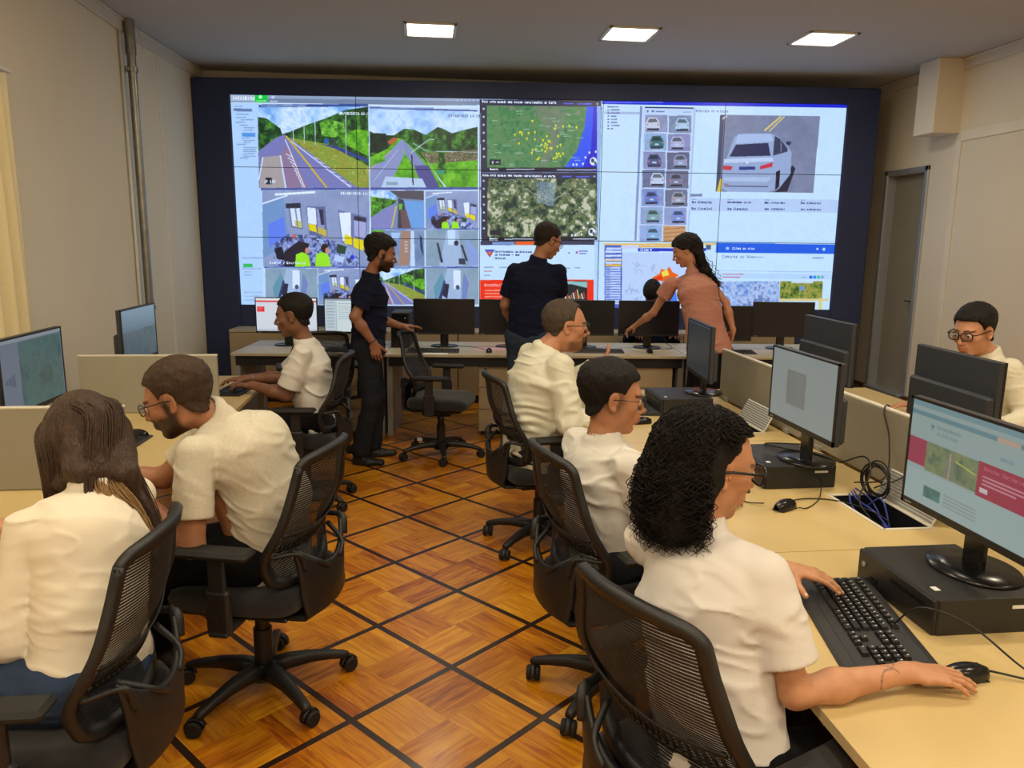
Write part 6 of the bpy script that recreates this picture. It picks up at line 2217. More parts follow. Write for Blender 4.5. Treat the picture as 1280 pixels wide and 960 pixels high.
# ---- painted screens of the single monitors
def art_site():
    c = Canvas(260, 150, (150, 168, 166), [(0, 0), (160, 0), (160, 92), (0, 92)])
    c.rect(0, 0, 160, 5, (120, 150, 156)); c.rect(0, 9, 160, 13, (104, 138, 146)); c.rect(104, 9, 128, 13, (186, 160, 140))
    c.poly([(26, 18), (32, 18), (29, 23)], (110, 130, 130)); c.text(35, 17, 'Departamento', (100, 128, 130), 1); c.text(35, 23, 'de Estradas', (110, 136, 136), 1)
    c.text(110, 24, 'BRASIL', (110, 130, 160), 1)
    c.rect(0, 34, 24, 58, (156, 62, 84)); c.noise([(24, 34), (88, 34), (88, 60), (24, 60)], [(90, 110, 90), (130, 140, 100), (96, 124, 96)], 9, 3)
    c.poly([(48, 60), (53, 36), (58, 36), (62, 60)], (124, 126, 120)); c.line((55, 60), (55.5, 37), 1, (190, 180, 70)); c.line((86, 46), (62, 42), 1.2, (190, 190, 90))
    c.rect(88, 33, 160, 62, (158, 58, 78)); c.text(94, 36, 'Revisao Tarifaria', (196, 110, 124), 1)
    for k in range(3): c.rect(94, 44 + 3 * k, 146 - 8 * k, 45.2 + 3 * k, (206, 150, 160))
    c.rect(92, 54, 101, 58, (206, 190, 190)); c.circ(100, 65, 1, 1, (90, 90, 100)); c.rect(0, 62, 160, 92, (156, 176, 174))
    c.noise([(26, 74), (48, 74), (48, 84), (26, 84)], [(90, 140, 130), (70, 110, 100)], 5, 4)
    for k in range(4): c.rect(52, 74 + 3 * k, 92, 75.2 + 3 * k, (130, 150, 150))
    return c.a


def art_grey():
    c = Canvas(108, 62, (150, 160, 158))
    c.rect(28, 16, 61, 47, (104, 106, 100)); c.noise([(0, 0), (108, 0), (108, 62), (0, 62)], [(146, 156, 156), (158, 166, 162)], 16, 3, .5)
    return c.a


def art_dark():
    c = Canvas(108, 62, (52, 62, 66)); r = random.Random(4)
    for k in range(26): c.rect(4 + k * 4, 3, 5 + k * 4, 3 + r.uniform(20, 55), (60, 78, 84), .6)
    c.rect(0, 0, 108, 2, (90, 100, 110))
    return c.a


def art_map():
    c = Canvas(108, 62, (112, 126, 138)); c.rect(0, 0, 30, 62, (116, 128, 146)); c.noise([(30, 4), (106, 4), (106, 62), (30, 62)], [(74, 104, 106), (84, 116, 114), (66, 96, 100)], 5, 6)
    c.noise([(60, 36), (84, 30), (88, 44), (62, 48)], [(60, 84, 84), (80, 106, 104)], 2, 9)
    c.rect(0, 0, 108, 3, (150, 160, 170))
    for k in range(6): c.rect(4 + 3 * k, 34 - k, 6 + 3 * k, 36 + k, (84, 96, 120))
    return c.a


def art_sky():
    c = Canvas(108, 62, (110, 140, 160))
    for k in range(62): c.rect(0, k, 108, k + 1, (126 - k * 1.1, 156 - k * 1.35, 176 - k * 1.5) if k < 30 else (70 + (k % 7), 96, 104))
    c.noise([(0, 26), (108, 26), (108, 60), (0, 60)], [(64, 84, 92), (84, 104, 112), (92, 108, 116)], 7, 8)
    return c.a


def art_red():
    c = Canvas(130, 75, (214, 222, 232)); c.rect(0, 0, 130, 3, (240, 244, 248)); c.rect(0, 5, 130, 9, (228, 84, 90)); c.rect(2, 19, 18, 31, (232, 50, 56)); c.rect(4, 22, 14, 23, (250, 150, 150)); c.rect(4, 26, 12, 27, (250, 150, 150))
    c.rect(0, 70, 130, 75, (190, 200, 214)); return c.a


def art_mail():
    c = Canvas(130, 75, (206, 222, 226)); c.rect(0, 0, 130, 4, (150, 160, 180)); c.rect(0, 4, 24, 75, (190, 206, 216))
    for k in range(9): c.rect(3, 8 + 7 * k, 20, 9.4 + 7 * k, (130, 150, 170))
    for k in range(8): c.rect(28, 10 + 5 * k, 124, 10.8 + 5 * k, (150, 170, 190))
    c.rect(24, 8, 25, 75, (150, 168, 186)); c.rect(70, 52, 124, 70, (214, 226, 230)); c.text(74, 56, 'anexo', (110, 130, 150), 1)
    return c.a


MG = 'monitors on the right desk row'
# right row machines; each monitor stands on a computer and faces -X (the user)
build_pc((1.262, 1.806, DZ), R(-90), 'black desktop computer nearest the camera, under the lit monitor', 'desktop computers', h=.098)
build_monitor((1.43, 1.80, DZ + .098), R(-90), 'lit monitor at the right edge of the photo showing a teal and pink website', MG, art_site(), gain=.72, lift=.105, h=.325)
build_pc((1.345, 2.96, DZ), R(-90), 'black desktop computer behind the curly-haired woman\'s glasses, under the grey-screened monitor', 'desktop computers', h=.095)
build_monitor((1.50, 2.87, DZ + .095), R(-90), 'monitor with a plain grey screen and a darker square, middle of the right row', MG, art_grey(), gain=.62, lift=.125)
build_pc((1.33, 4.26, DZ), R(-90), 'black desktop computer beside the keyboard of the heavy-set man', 'desktop computers', h=.10)
build_monitor((1.575, 4.26, DZ + .10), R(-96.5), 'dark monitor seen almost edge-on at the far end of the right row', MG, art_dark(), gain=.5, lift=.10)
FG = 'monitors seen from behind on the far side of the right partition'
build_monitor((2.20, 3.93, DZ + .09), R(88), 'back of a monitor, left of the man in the white shirt', FG, lift=.145, h=.33)
build_monitor((2.20, 2.90, DZ + .09), R(86), 'back of a monitor covering the chest of the man in the white shirt', FG, lift=.115, h=.325, w=.56)
build_pc((2.40, 3.86, DZ), R(90), 'black desktop computer under the farther back-turned monitor', 'desktop computers')
build_pc((2.40, 2.80, DZ), R(90), 'black desktop computer under the nearer back-turned monitor', 'desktop computers')

KG = 'black keyboards'
kb = build_keyboard((1.112, 1.708, DZ), R(-90 - 12), 'large black keyboard under the curly-haired woman\'s hand', KG, fine=True)
kb.scale = (1.10, 1.16, 1.1)
build_keyboard((1.19, 2.98, DZ), R(-92), 'black keyboard half hidden by the curly-haired woman\'s face', KG)
build_keyboard((1.275, 4.33, DZ), R(-90 - 9), 'black keyboard beside the heavy-set man\'s hand', KG, fine=False)
build_mouse((1.315, 2.565, DZ), R(-60), 'black mouse lying alone on the second right desk')
build_mouse((1.205, 1.455, DZ), R(-86), 'black mouse under the curly-haired woman\'s right hand')
build_mouse((1.16, 3.93, DZ), R(-80), 'black mouse under the heavy-set man\'s hand')

# left row
LGm = 'monitors on the left desk row'
build_monitor((-1.67, 3.46, DZ + .09), R(90), 'left monitor at the photo\'s edge showing a green map', LGm, art_map(), gain=.62, lift=.135, h=.33)
build_pc((-1.42, 3.50, DZ), R(90), 'black desktop computer under the left map monitor', 'desktop computers')
build_monitor((-1.70, 4.80, DZ + .09), R(90), 'left monitor showing a blue misty picture, beyond the bearded man', LGm, art_sky(), gain=.7, lift=.135, h=.33, w=.56)
build_pc((-1.44, 4.78, DZ), R(90), 'black desktop computer under the misty blue monitor', 'desktop computers')
build_mouse((-1.40, 3.83, DZ), R(60), 'black mouse between the long-haired woman and the bearded man')
build_keyboard((-1.42, 3.60, DZ), R(88), 'black keyboard end beyond the long-haired woman\'s shoulder', KG)
build_keyboard((-1.20, 5.03, DZ), R(84), 'dark keyboard under the far left young man\'s hands', KG)

# rear desks: monitors facing the room
RG = 'monitors on the rear desks'
def rear_mon(u, label, art=None, w=.56, h=.325, v=-1.36, lift=.115, gain=.9, rz=0):
    build_monitor(bk(u, v, DZ), -A5 + rz, label, RG, art, w=w, h=h, lift=lift, gain=gain)
rear_mon(-1.135, 'lit rear monitor with a red bar, behind the young seated man\'s head', art_red())
rear_mon(-.515, 'lit rear monitor with a pale mail window, left of the standing young man', art_mail())
rear_mon(.295, 'dark rear monitor behind the empty chair')
rear_mon(.895, 'dark rear monitor left of the man in the navy polo')
rear_mon(1.58, 'dark rear monitor right of the man in the navy polo')
rear_mon(2.18, 'dark rear monitor under the woman in pink\'s stretched arm')
rear_mon(2.86, 'dark rear monitor right behind the woman in pink', lift=.075)
rear_mon(3.43, 'dark rear monitor farthest right', w=.57)
build_keyboard(bk(-.50, -1.66, DZ), -A5, 'black keyboard before the mail-window monitor', KG)
build_keyboard(bk(.22, -1.68, DZ), -A5, 'black keyboard on the rear desk behind the empty chair', KG)
build_keyboard(bk(1.68, -1.62, DZ), -A5, 'black keyboard on the rear desk by the heavy-set man\'s raised hand', KG)
build_keyboard(bk(2.86, -1.62, DZ), -A5, 'black keyboard on the rear desk right of the woman in pink', KG)
build_mouse(bk(.71, -1.68, DZ), -A5, 'black mouse on the rear desk left of the man in the navy polo')
build_mouse(bk(2.14, -1.64, DZ), -A5, 'black mouse on the rear desk under the woman in pink\'s arm')
# tower computer upright between the standing man and the dark monitor
r = empty('tower_computer', bk(-.10, -1.40, DZ), -A5, label='black tower computer standing behind the young man\'s outstretched hand', cat='computer')
MB().box((0, .14, .16), (.165, .36, .32), bev=.006).build('case', M['pc'], r)
MB().box((0, -.046, .16), (.155, .012, .31), bev=.004).build('front_panel', M['plastic_s'], r)
MB().cyl((.05, -.053, .27), (.05, -.056, .27), .008).build('power_button', M['greymetal'], r)
# papers and a power strip on the rear desk
o = MB().box((0, 0, .001), (.21, .10, .0015)).build('paper_sheet', M['paper']); o.location = bk(.25, -1.79, DZ); o.rotation_euler = (0, 0, -A5)
tag(o, 'white slip of paper before the keyboard behind the empty chair', 'paper')
o = MB().box((0, 0, .001), (.297, .21, .0015)).build('paper_sheet', M['pinkpaper']); o.location = bk(.72, -1.50, DZ); o.rotation_euler = (0, 0, -A5 + .1)
tag(o, 'pinkish sheet of paper near the mouse left of the man in navy', 'paper')
cable([bk(.33, -1.30, DZ + .01), bk(.50, -1.34, DZ + .005), bk(.62, -1.46, DZ + .005), bk(.70, -1.62, DZ + .01)], 'thin black mouse cable on the rear desk behind the empty chair', .002)
cable([bk(.92, -1.28, DZ + .14), bk(.90, -1.26, DZ + .05), bk(.96, -1.3, DZ + .004), bk(1.05, -1.4, DZ + .004)], 'thin black cable below the monitor left of the navy polo man', .003)
cable([bk(2.33, -1.28, DZ + .12), bk(2.36, -1.3, DZ + .05), bk(2.40, -1.38, DZ + .004), bk(2.2, -1.45, DZ + .004)], 'thin black cable below the monitor under the woman\'s arm', .003)

# ---- cables of the right row
cable([(1.66, 2.70, DZ + .05), (1.72, 2.60, DZ + .10), (1.840, 2.78, DZ + .20), (1.846, 2.84, DZ + .295), (1.868, 2.86, DZ + .323), (1.90, 2.87, DZ + .30)], 'black cable looping over the partition top beside the grey-screened monitor', .003)
cable([(1.68, 2.60, DZ + .06), (1.80, 2.58, DZ + .12), (1.840, 2.55, DZ + .25), (1.846, 2.44, DZ + .30), (1.868, 2.40, DZ + .323), (1.91, 2.40, DZ + .28)], 'black cable rising to the partition top left of the website monitor', .003)
# a coiled bundle standing by the partition
cx_, cy_, cz_ = 1.70, 2.62, DZ + .085
pts = []
for k in range(90):
    a = k / 90 * 2 * PI * 6
    rr_ = .062 + .006 * math.sin(k * .37)
    pts.append((cx_ + .25 * rr_ * math.cos(a) + .010 * math.sin(k * .21), cy_ - rr_ * math.cos(a) * .9, cz_ + rr_ * math.sin(a) + .006 * math.cos(k * .13)))
cable(pts, 'coil of black cable standing between the two right-hand monitors', .0032, n=3)
cable([(1.62, 2.74, DZ + .12), (1.68, 2.68, DZ + .16), (1.66, 2.60, DZ + .12), (1.60, 2.56, DZ + .03), (1.62, 2.50, DZ - .03)], 'black cable hanging from the coil into the desk tray', .0035)
cable([(1.58, 2.80, DZ + .04), (1.50, 2.66, DZ + .004), (1.40, 2.56, DZ + .004), (1.36, 2.55, DZ + .01)], 'mouse cable running from the computer to the lone mouse', .0022)
cable([(1.25, 2.60, DZ + .012), (1.20, 2.64, DZ + .004), (1.17, 2.72, DZ + .006), (1.18, 2.80, DZ + .01)], 'short mouse cable running behind the curly-haired woman\'s chin', .0022)
cable([(1.36, 2.62, DZ + .012), (1.46, 2.66, DZ + .004), (1.56, 2.62, DZ + .004), (1.62, 2.50, DZ + .004), (1.66, 2.45, DZ - .02)], 'black cable crossing the second right desk to the tray', .0025)
for k in range(4):
    cable([(1.62 + .02 * k, 2.66 + .02 * k, DZ + .02), (1.60 + .025 * k, 2.60, DZ - .01 + .02 * (k % 2)), (1.61 + .02 * k, 2.50, DZ - .05 + .05 * (k % 3)), (1.66, 2.40 + .02 * k, DZ - .06)], 'blue network cable in the open desk tray', .0032, 'bluecable', group='blue network cables in the open desk tray', name='network_cable')
cable([(1.155, 1.66, DZ + .02), (1.185, 1.60, DZ + .10), (1.26, 1.52, DZ + .09), (1.36, 1.42, DZ + .012), (1.50, 1.36, DZ + .004), (1.80, 1.30, DZ + .004)], 'thin black keyboard cable drooping over the near computer\'s edge', .0025)
cable([(1.265, 1.455, DZ + .015), (1.40, 1.40, DZ + .004), (1.60, 1.36, DZ + .004), (1.82, 1.33, DZ + .004)], 'mouse cable leading right from the curly-haired woman\'s mouse', .0025)
cable([(1.60, 3.02, DZ + .12), (1.50, 3.12, DZ + .10), (1.48, 3.06, DZ + .105), (1.60, 2.90, DZ + .11), (1.66, 2.80, DZ + .10)], 'black cable curling on the computer below the grey-screened monitor', .003)

# ---------------------------------------------------------------- hair of the three women
def hl(hc, F, hs, x, y, z):
    return hc + hs * (F[0] * x + F[1] * y + F[2] * z)


def curly_hair(root, origin, hc, F, hs, neck, sr, sf, up):
    vv = Vol(.006)
    G = np.array([0, 0, 1.0])
    vv.ell(hl(hc, F, hs, 0, -.030, .036), V3((.085, .105, .090)) * hs, F, .03)
    a = hl(hc, F, hs, 0, -.075, -.02)
    vv.ell(a - G * .03, V3((.100, .075, .095)) * hs, F, .04)
    vv.ell(a - G * .10 - F[1] * .012, V3((.105, .060, .070)) * hs, F, .04)
    vv.ell(a - G * .110 - F[1] * .025, V3((.080, .040, .04)) * hs, F, .04)
    for q in (-1, 1): vv.ell(hl(hc, F, hs, q * .062, -.052, -.035) - G * .01, V3((.030, .036, .075)) * hs, F, .03)
    def face(P):
        x, y, z = head_local(P, hc, F, hs)
        return np.maximum(-(y - (.012 + .5 * np.maximum(z - .03, 0))), z - .070) * hs
    vv.fn(face, hc - .2, hc + .2, .01, 's')
    def dsp(P): return field_noise(P, .022, 5) * .007 + field_noise(P, .011, 6) * .003
    np_mesh('hair', [vv.mesh(disp=dsp)], M['hair_black'], root, origin)
    r = np.random.RandomState(12)
    cs = []
    for i in range(1350):
        ph = r.uniform(-1.0, .74)                  # side to side round the back
        az = ph * 1.72                             # 0 = straight back
        ln = r.uniform(.085, .190) * (1 - .25 * abs(ph))
        if abs(az) > 1.45: ln *= .9
        t = np.linspace(0, 1, 54)
        start = r.uniform(.08, 1.35)
        k = np.clip(t / .45, 0, 1)
        el = start * (1 - k) + (-.15) * k
        rx, ry, rz = .093, .113, .099
        rad = 1 + r.uniform(-.02, .08)
        x = rx * rad * np.cos(el) * math.sin(az); y = -.022 - ry * rad * np.cos(el) * math.cos(az) * 1.0; z = .034 + rz * rad * np.sin(el)
        fr_ = az * az
        P = hc + hs * (x[:, None] * F[0] + y[:, None] * F[1] + z[:, None] * F[2])
        drop = np.clip((t - .40) / .60, 0, 1)
        bulge = np.sin(drop * PI * .8)
        out = F[0] * math.sin(az) - F[1] * math.cos(az)
        P = P - G * (drop * (ln + .06))[:, None] + out * (bulge * r.uniform(0, .030) + drop * r.uniform(-.012, .022))[:, None]
        tw = r.uniform(5, 8) * (1 if r.rand() > .5 else -1); p0 = r.uniform(0, 6.3)
        am = (.003 + .011 * np.clip(t * 1.3, 0, 1)) * r.uniform(.6, 1.3)
        P = P + am[:, None] * (np.cos(tw * 2 * PI * t + p0)[:, None] * F[0] + np.sin(tw * 2 * PI * t + p0)[:, None] * F[1] + .4 * np.sin(tw * 2 * PI * t + p0 + 1)[:, None] * F[2])
        cs.append(P)
    for i in range(420):                            # the front and crown, combed back
        az = r.uniform(1.2, 2.75) * (1 if r.rand() > .5 else -1); st = r.uniform(.75, 1.40)
        t = np.linspace(0, 1, 30); el = st - t * r.uniform(.25, .7)
        if abs(az) > 1.9: el = np.maximum(el, .55)
        rad = 1.0 + r.uniform(-.02, .05)
        x = .091 * rad * np.cos(el) * math.sin(az); y = -.026 - .108 * rad * np.cos(el) * math.cos(az); z = .034 + .098 * rad * np.sin(el)
        P = hc + hs * (x[:, None] * F[0] + y[:, None] * F[1] + z[:, None] * F[2])
        tw = r.uniform(2, 5); p0 = r.uniform(0, 6.3)
        P = P + (.003 + .004 * t)[:, None] * (np.cos(tw * 6.28 * t + p0)[:, None] * F[0] + np.sin(tw * 6.28 * t + p0)[:, None] * F[1])
        cs.append(P)
    strands('curls', cs, .0013, M['hair_black'], root, origin)


def long_hair(root, origin, hc, F, hs, neck, sr, sf, up):
    G = np.array([0, 0, 1.0])
    vv = Vol(.006)
    vv.ell(hl(hc, F, hs, 0, -.020, .032), V3((.082, .104, .093)) * hs, F, .02)
    # the fall over the cheek on the left side, and the sweep over the back
    c0 = hl(hc, F, hs, -.055, .01, .01)
    cl = hl(hc, F, hs, -.088, .025, -.05) - G * .05
    vv.ecap(c0, cl, (.080, .050), (.075, .030), F[1], k=.05)
    vv.ecap(hl(hc, F, hs, 0, -.06, .0), neck - sf * .035 + up * .05, (.084, .050), (.078, .030), F[0], k=.05)
    cr = hl(hc, F, hs, .06, -.03, -.02)
    vv.ecap(cr, neck + sr * .075 - sf * .05 + up * .02, (.045, .045), (.035, .022), F[1], k=.05)
    vv.ecap(neck + sr * .075 - sf * .05 + up * .02, neck + sr * .125 - sf * .075 - up * .10, (.034, .018), (.014, .010), F[1], k=.03)
    def face(P):
        x, y, z = head_local(P, hc, F, hs)
        return np.maximum(np.maximum(-(y - .055), z - .080), np.abs(x) - .060) * hs
    vv.fn(face, hc - .2, hc + .2, .01, 's')
    np_mesh('hair', [vv.mesh(disp=lambda P: field_noise(P * V3((1, 1, .2)), .012, 5) * .003)], M['hair_long'], root, origin)
    r = np.random.RandomState(5)
    def sweep_(guides, N, jit, rad, name, m):
        cs = []
        for i in range(N):
            a = r.rand(); j = r.randn(3)
            L = r.uniform(.82, 1.0)
            g0, g1 = guides
            P = [V3(p) * (1 - a) + V3(q) * a for p, q in zip(g0, g1)]
            P = np.array(spline(P, 7))
            t = np.linspace(0, 1, len(P))[:, None]
            P = P + (j * jit)[None, :] * (.3 + t) + .002 * np.sin(t * r.uniform(4, 11) + r.uniform(0, 6)) * F[0]
            cs.append(P[:int(len(P) * L)])
        strands(name, cs, rad, m, root, origin)
    H = lambda x, y, z: hl(hc, F, hs, x, y, z)
    part = H(-.01, -.02, .128)
    # left fall: from the crown, over the side, hanging straight down beside the face
    gl0 = [H(-.01, .05, .115), H(-.068, .060, .075), H(-.104, .065, .0), H(-.112, .065, -.03) - G * .05, H(-.110, .065, -.03) - G * .14]
    gl1 = [H(-.012, -.07, .105), H(-.074, -.07, .065), H(-.104, -.065, .0), H(-.104, -.05, -.03) - G * .04, H(-.100, -.03, -.03) - G * .10]
    sweep_((gl0, gl1), 420, .003, .0022, 'locks', M['hair_long'])
    nb = neck - sf * .055
    gb0 = [H(-.012, -.06, .110), H(-.060, -.105, .050), H(-.060, -.120, -.01), nb - sr * .055 + up * .03, nb - sr * .05 - sf * .01 - up * .03]
    gb1 = [H(.010, -.06, .112), H(.040, -.110, .050), H(.055, -.115, -.01), nb + sr * .06 + up * .02, nb + sr * .10 - sf * .03 - up * .07]
    sweep_((gb0, gb1), 520, .003, .0022, 'locks', M['hair_long'])
    gr0 = [H(.012, -.05, .112), H(.070, -.07, .05), H(.086, -.055, -.02), nb + sr * .085 + up * .0, nb + sr * .135 - sf * .035 - up * .12, nb + sr * .150 - sf * .04 - up * .24]
    gr1 = [H(.012, .04, .115), H(.076, .01, .05), H(.090, -.01, -.02), nb + sr * .11 + up * .02, nb + sr * .150 - sf * .02 - up * .10, nb + sr * .165 - sf * .03 - up * .20]
    sweep_((gr0, gr1), 300, .004, .0020, 'locks', M['hair_long'])
    # lighter ends
    ge0 = [nb - sr * .03 + up * .045, nb - sr * .03 - sf * .022 + up * .00, nb + sr * .02 - sf * .042 - up * .05, nb + sr * .055 - sf * .045 - up * .09, nb + sr * .06 - sf * .045 - up * .15]
    ge1 = [nb + sr * .05 + up * .02, nb + sr * .075 - sf * .035 - up * .03, nb + sr * .10 - sf * .045 - up * .09, nb + sr * .12 - sf * .05 - up * .16, nb + sr * .145 - sf * .05 - up * .26]
    sweep_((ge0, ge1), 70, .006, .0013, 'light_locks', M['hair_tip'])
    gf0 = [H(-.09, .03, -.02) - G * .03, H(-.085, .035, -.04) - G * .08, H(-.083, .045, -.04) - G * .13]
    sweep_((gf0, [p + F[1] * .02 for p in gf0]), 30, .005, .0013, 'light_locks', M['hair_tip'])


def tail_hair(root, origin, hc, F, hs, neck, sr, sf, up):
    G = np.array([0, 0, 1.0])
    vv = Vol(.006)
    pts_ = ((-.11, -.062), (-.05, -.050), (-.022, -.012), (-.010, .010), (.016, .010), (.030, .022), (.046, .040), (.06, .062), (.10, .072))
    ys = np.array([p[0] for p in pts_]); zs = np.array([p[1] for p in pts_])
    def f_(P):
        x, y, z = head_local(P, hc, F, hs)
        d = cranium_d(P, hc, F, hs) - .016 * hs + field_noise(P, .02, 3) * .003
        return np.maximum(d, (np.interp(y, ys, zs) - z) * hs * .8)
    vv.fn(f_, hc - .16, hc + .16, .01)
    q0 = hl(hc, F, hs, .01, -.09, -.01)
    q1 = neck - sf * .085 + sr * .05 + up * .02; q2 = neck - sf * .115 + sr * .12 - up * .10
    vv.ecap(q0, q1, (.050, .045), (.050, .036), F[0], k=.05)
    vv.ecap(q1, q2, (.048, .034), (.022, .016), F[0], k=.04)
    np_mesh('hair', [vv.mesh(disp=lambda P: field_noise(P, .02, 5) * .005)], M['hair_black'], root, origin)
    r = np.random.RandomState(9); cs = []
    for i in range(150):
        a = r.rand(); t = np.linspace(0, 1, 40)
        e = q2 + r.randn(3) * .018 + sr * r.uniform(-.07, .06) - up * r.uniform(-.02, .06)
        P = np.array(spline([q0 + r.randn(3) * .018, q1 + r.randn(3) * .024 + sr * (a - .5) * .05, e], 20))
        t = np.linspace(0, 1, len(P)); tw = r.uniform(4, 7); p0 = r.uniform(0, 6)
        am = .010 * np.clip(t * 2, .1, 1)
        P = P + am[:, None] * (np.cos(tw * 6.28 * t + p0)[:, None] * F[0] + np.sin(tw * 6.28 * t + p0)[:, None] * F[1])
        cs.append(P)
    strands('curls', cs, .0030, M['hair_black'], root, origin)


def seat_legs(pel, yaw, wid=.13, thigh=.42, kz=.52, fwd_an=.06, spread=6, knees=None):
    out = {}
    for sd, q in (('R', 1), ('L', -1)):
        a = R(yaw - q * spread)
        f = V3((-math.sin(a), math.cos(a), 0)); r_ = V3((math.cos(R(yaw)), math.sin(R(yaw)), 0))
        k = V3((pel[0], pel[1], 0)) + f * thigh + r_ * q * .08; k[2] = kz
        an = k + f * fwd_an; an[2] = .085
        out['leg' + sd] = dict(knee=k, ankle=an, toe=(f[0], f[1]))
    return out


# ---------------------------------------------------------------- the cast
# 1 curly-haired woman nearest the camera
pel = (.650, 1.475, .575)
P9 = dict(label='woman with curly black hair and glasses in white tee, typing at nearest right desk', fem=True,
    pelvis=pel, yaw=-56, syaw=-50, neck=(.62, 1.60, 1.055), head=(.648, 1.635, 1.200), hdir=(-82, 12, 0), hs=1.04,
    skin=(196, 138, 98), hairc=(24, 18, 16), sleeve='short', slen=.74, sleeve_w=.028, shirt='tee_pink', pants='blackcloth',
    armR=dict(elbow=(.770, 1.395, .768), w=(1.045, 1.425, .782), pole=(-.3, -.5, -.9), hand=(1.0, -.16, -.06), curl=(.16, .18, .20, .26), spread=.10, thumb=.55, vox=.003, ua=.30, fa=.285),
    armL=dict(w=(1.020, 1.925, .800), pole=(.0, .3, -1), hand=(.86, -.50, -.04), curl=(.22, .26, .30, .30), spread=.16, thumb=.75, vox=.003, ua=.29, fa=.27),
    vox=.005, hvox=.0035, loose=.016, fold=.005, foldd=(.25, .1, 1), seed=3, hem=.10, nails=True, tattoo=1,
    gather=(((.74, 1.47, .88), .09, .004),), crew=.010,
    hair=dict(kind='fn', fn=curly_hair), glasses=dict(w=.029, hgt=.021, tr=.0032), noeyes=False, **seat_legs(pel, -66))
person(P9)

# 2 long-haired woman at the left
pel = (-.895, 1.985, .565)
P1 = dict(label='woman with long straight brown hair in ivory blouse and jeans, bowed over the left desk', fem=True,
    pelvis=pel, yaw=72, syaw=58, neck=(-.940, 2.185, 1.005), head=(-.995, 2.30, 1.125), hdir=(62, 42, 0), hs=1.04,
    skin=(206, 150, 112), hairc=(40, 28, 22), sleeve='long', cuff=.72, shirt='blouse', pants='denim', topname='blouse',
    armR=dict(w=(-1.33, 2.50, .79), pole=(.2, .2, -1), hand=(-.9, .1, -.05)),
    armL=dict(w=(-1.25, 2.10, .80), pole=(.9, -.9, -1), hand=(-.95, .3, -.02), curl=(.2, .25, .3, .35), ua=.28, fa=.27),
    shL=(-1.05, 2.045, .935),
    vox=.005, loose=.013, fold=.0038, foldd=(.15, .2, 1), seed=8, hem=-.04, flare=1.03, bend=(.01, -.03, 0),
    gather=(((-.93, 2.02, .72), .12, .0025),), collar='stand', sleeve_w=.02, legk=1.12,
    hair=dict(kind='fn', fn=long_hair), **seat_legs(pel, 84))
p1 = person(P1)
J = P1['_j']; el, wr = J['arms']['L'][1], J['arms']['L'][2]
cpt = el + (wr - el) * .62 + V3((.0, -.047, .0)) - J['origin']
MB().cyl(tuple(cpt), tuple(cpt + V3((0, -.004, 0))), .008, n=16).build('cuff_button', M['darkmetal'], p1)

# 3 bearded man leaning left
pel = (-.61, 2.76, .57)
P2 = dict(label='bearded man with short brown hair and glasses in cream tee, leaning over the left desk',
    pelvis=pel, yaw=78, syaw=72, neck=(-.745, 2.775, 1.075), head=(-.862, 2.735, 1.150), hdir=(88, 20, 0), hs=1.09, build=1.10,
    skin=(168, 112, 76), hairc=(38, 28, 22), sleeve='short', slen=.70, shirt='cream_melange', pants='blackcloth',
    armR=dict(w=(-1.24, 2.93, .79), pole=(.1, .3, -1), hand=(-1, .1, -.05)),
    armL=dict(w=(-.96, 2.66, .79), pole=(.25, -.4, -1), hand=(-1, .1, -.05), ua=.31),
    shL=(-.775, 2.600, .985), shR=(-.800, 2.93, .985), vox=.005, hvox=.0035, loose=.010, fold=.0035, foldd=(.4, .1, 1), seed=5, hem=.15, bend=(.085, 0, .02), collar='polo', belly=1.05,
    beard=dict(a=.93), fade=.35, glasses=dict(w=.0255, hgt=.019, round_=2.3, tr=.0017),
    gather=(((-.70, 2.66, .90), .08, .003),),
    hair=dict(top=.016, side=.006, mat='hair_brown', rough=.003), **seat_legs(pel, 80))
person(P2)

# 4 young man far left
pel = (-.70, 4.93, .57)
P3 = dict(label='young man with cropped dark hair in white tee, typing at the far left desk',
    pelvis=pel, yaw=88, syaw=88, neck=(-.755, 4.93, 1.065), head=(-.818, 4.92, 1.232), hdir=(86, 10, 0), hs=1.08, build=.95,
    skin=(128, 84, 60), hairc=(24, 18, 16), sleeve='short', slen=.80, sleeve_w=.030, shirt='tee_white', pants='blackcloth',
    armR=dict(w=(-1.17, 5.10, .80), pole=(.3, .3, -1), hand=(-1, -.1, -.03)),
    armL=dict(w=(-1.08, 4.86, .80), pole=(.5, -.3, -1), hand=(-1, .3, -.03)),
    vox=.006, loose=.018, fold=.005, foldd=(.5, 0, 1), seed=11, hem=.10, fade=.45,
    hair=dict(top=.014, side=.003, mat='hair_black'), **seat_legs(pel, 86))
p3 = person(P3)
J = P3['_j']; el, wr = J['arms']['R'][1], J['arms']['R'][2]
w0 = el + (wr - el) * .80 - J['origin']; ax_ = nrm(wr - el)
b_ = np.cross(ax_, V3((0, 0, 1))); c_ = np.cross(ax_, b_)
MB().tube([tuple(w0 + .031 * (b_ * math.cos(a) + c_ * math.sin(a))) for a in np.linspace(0, 2 * PI, 25)], .003, 6).build('bracelet', M['steel'], p3)

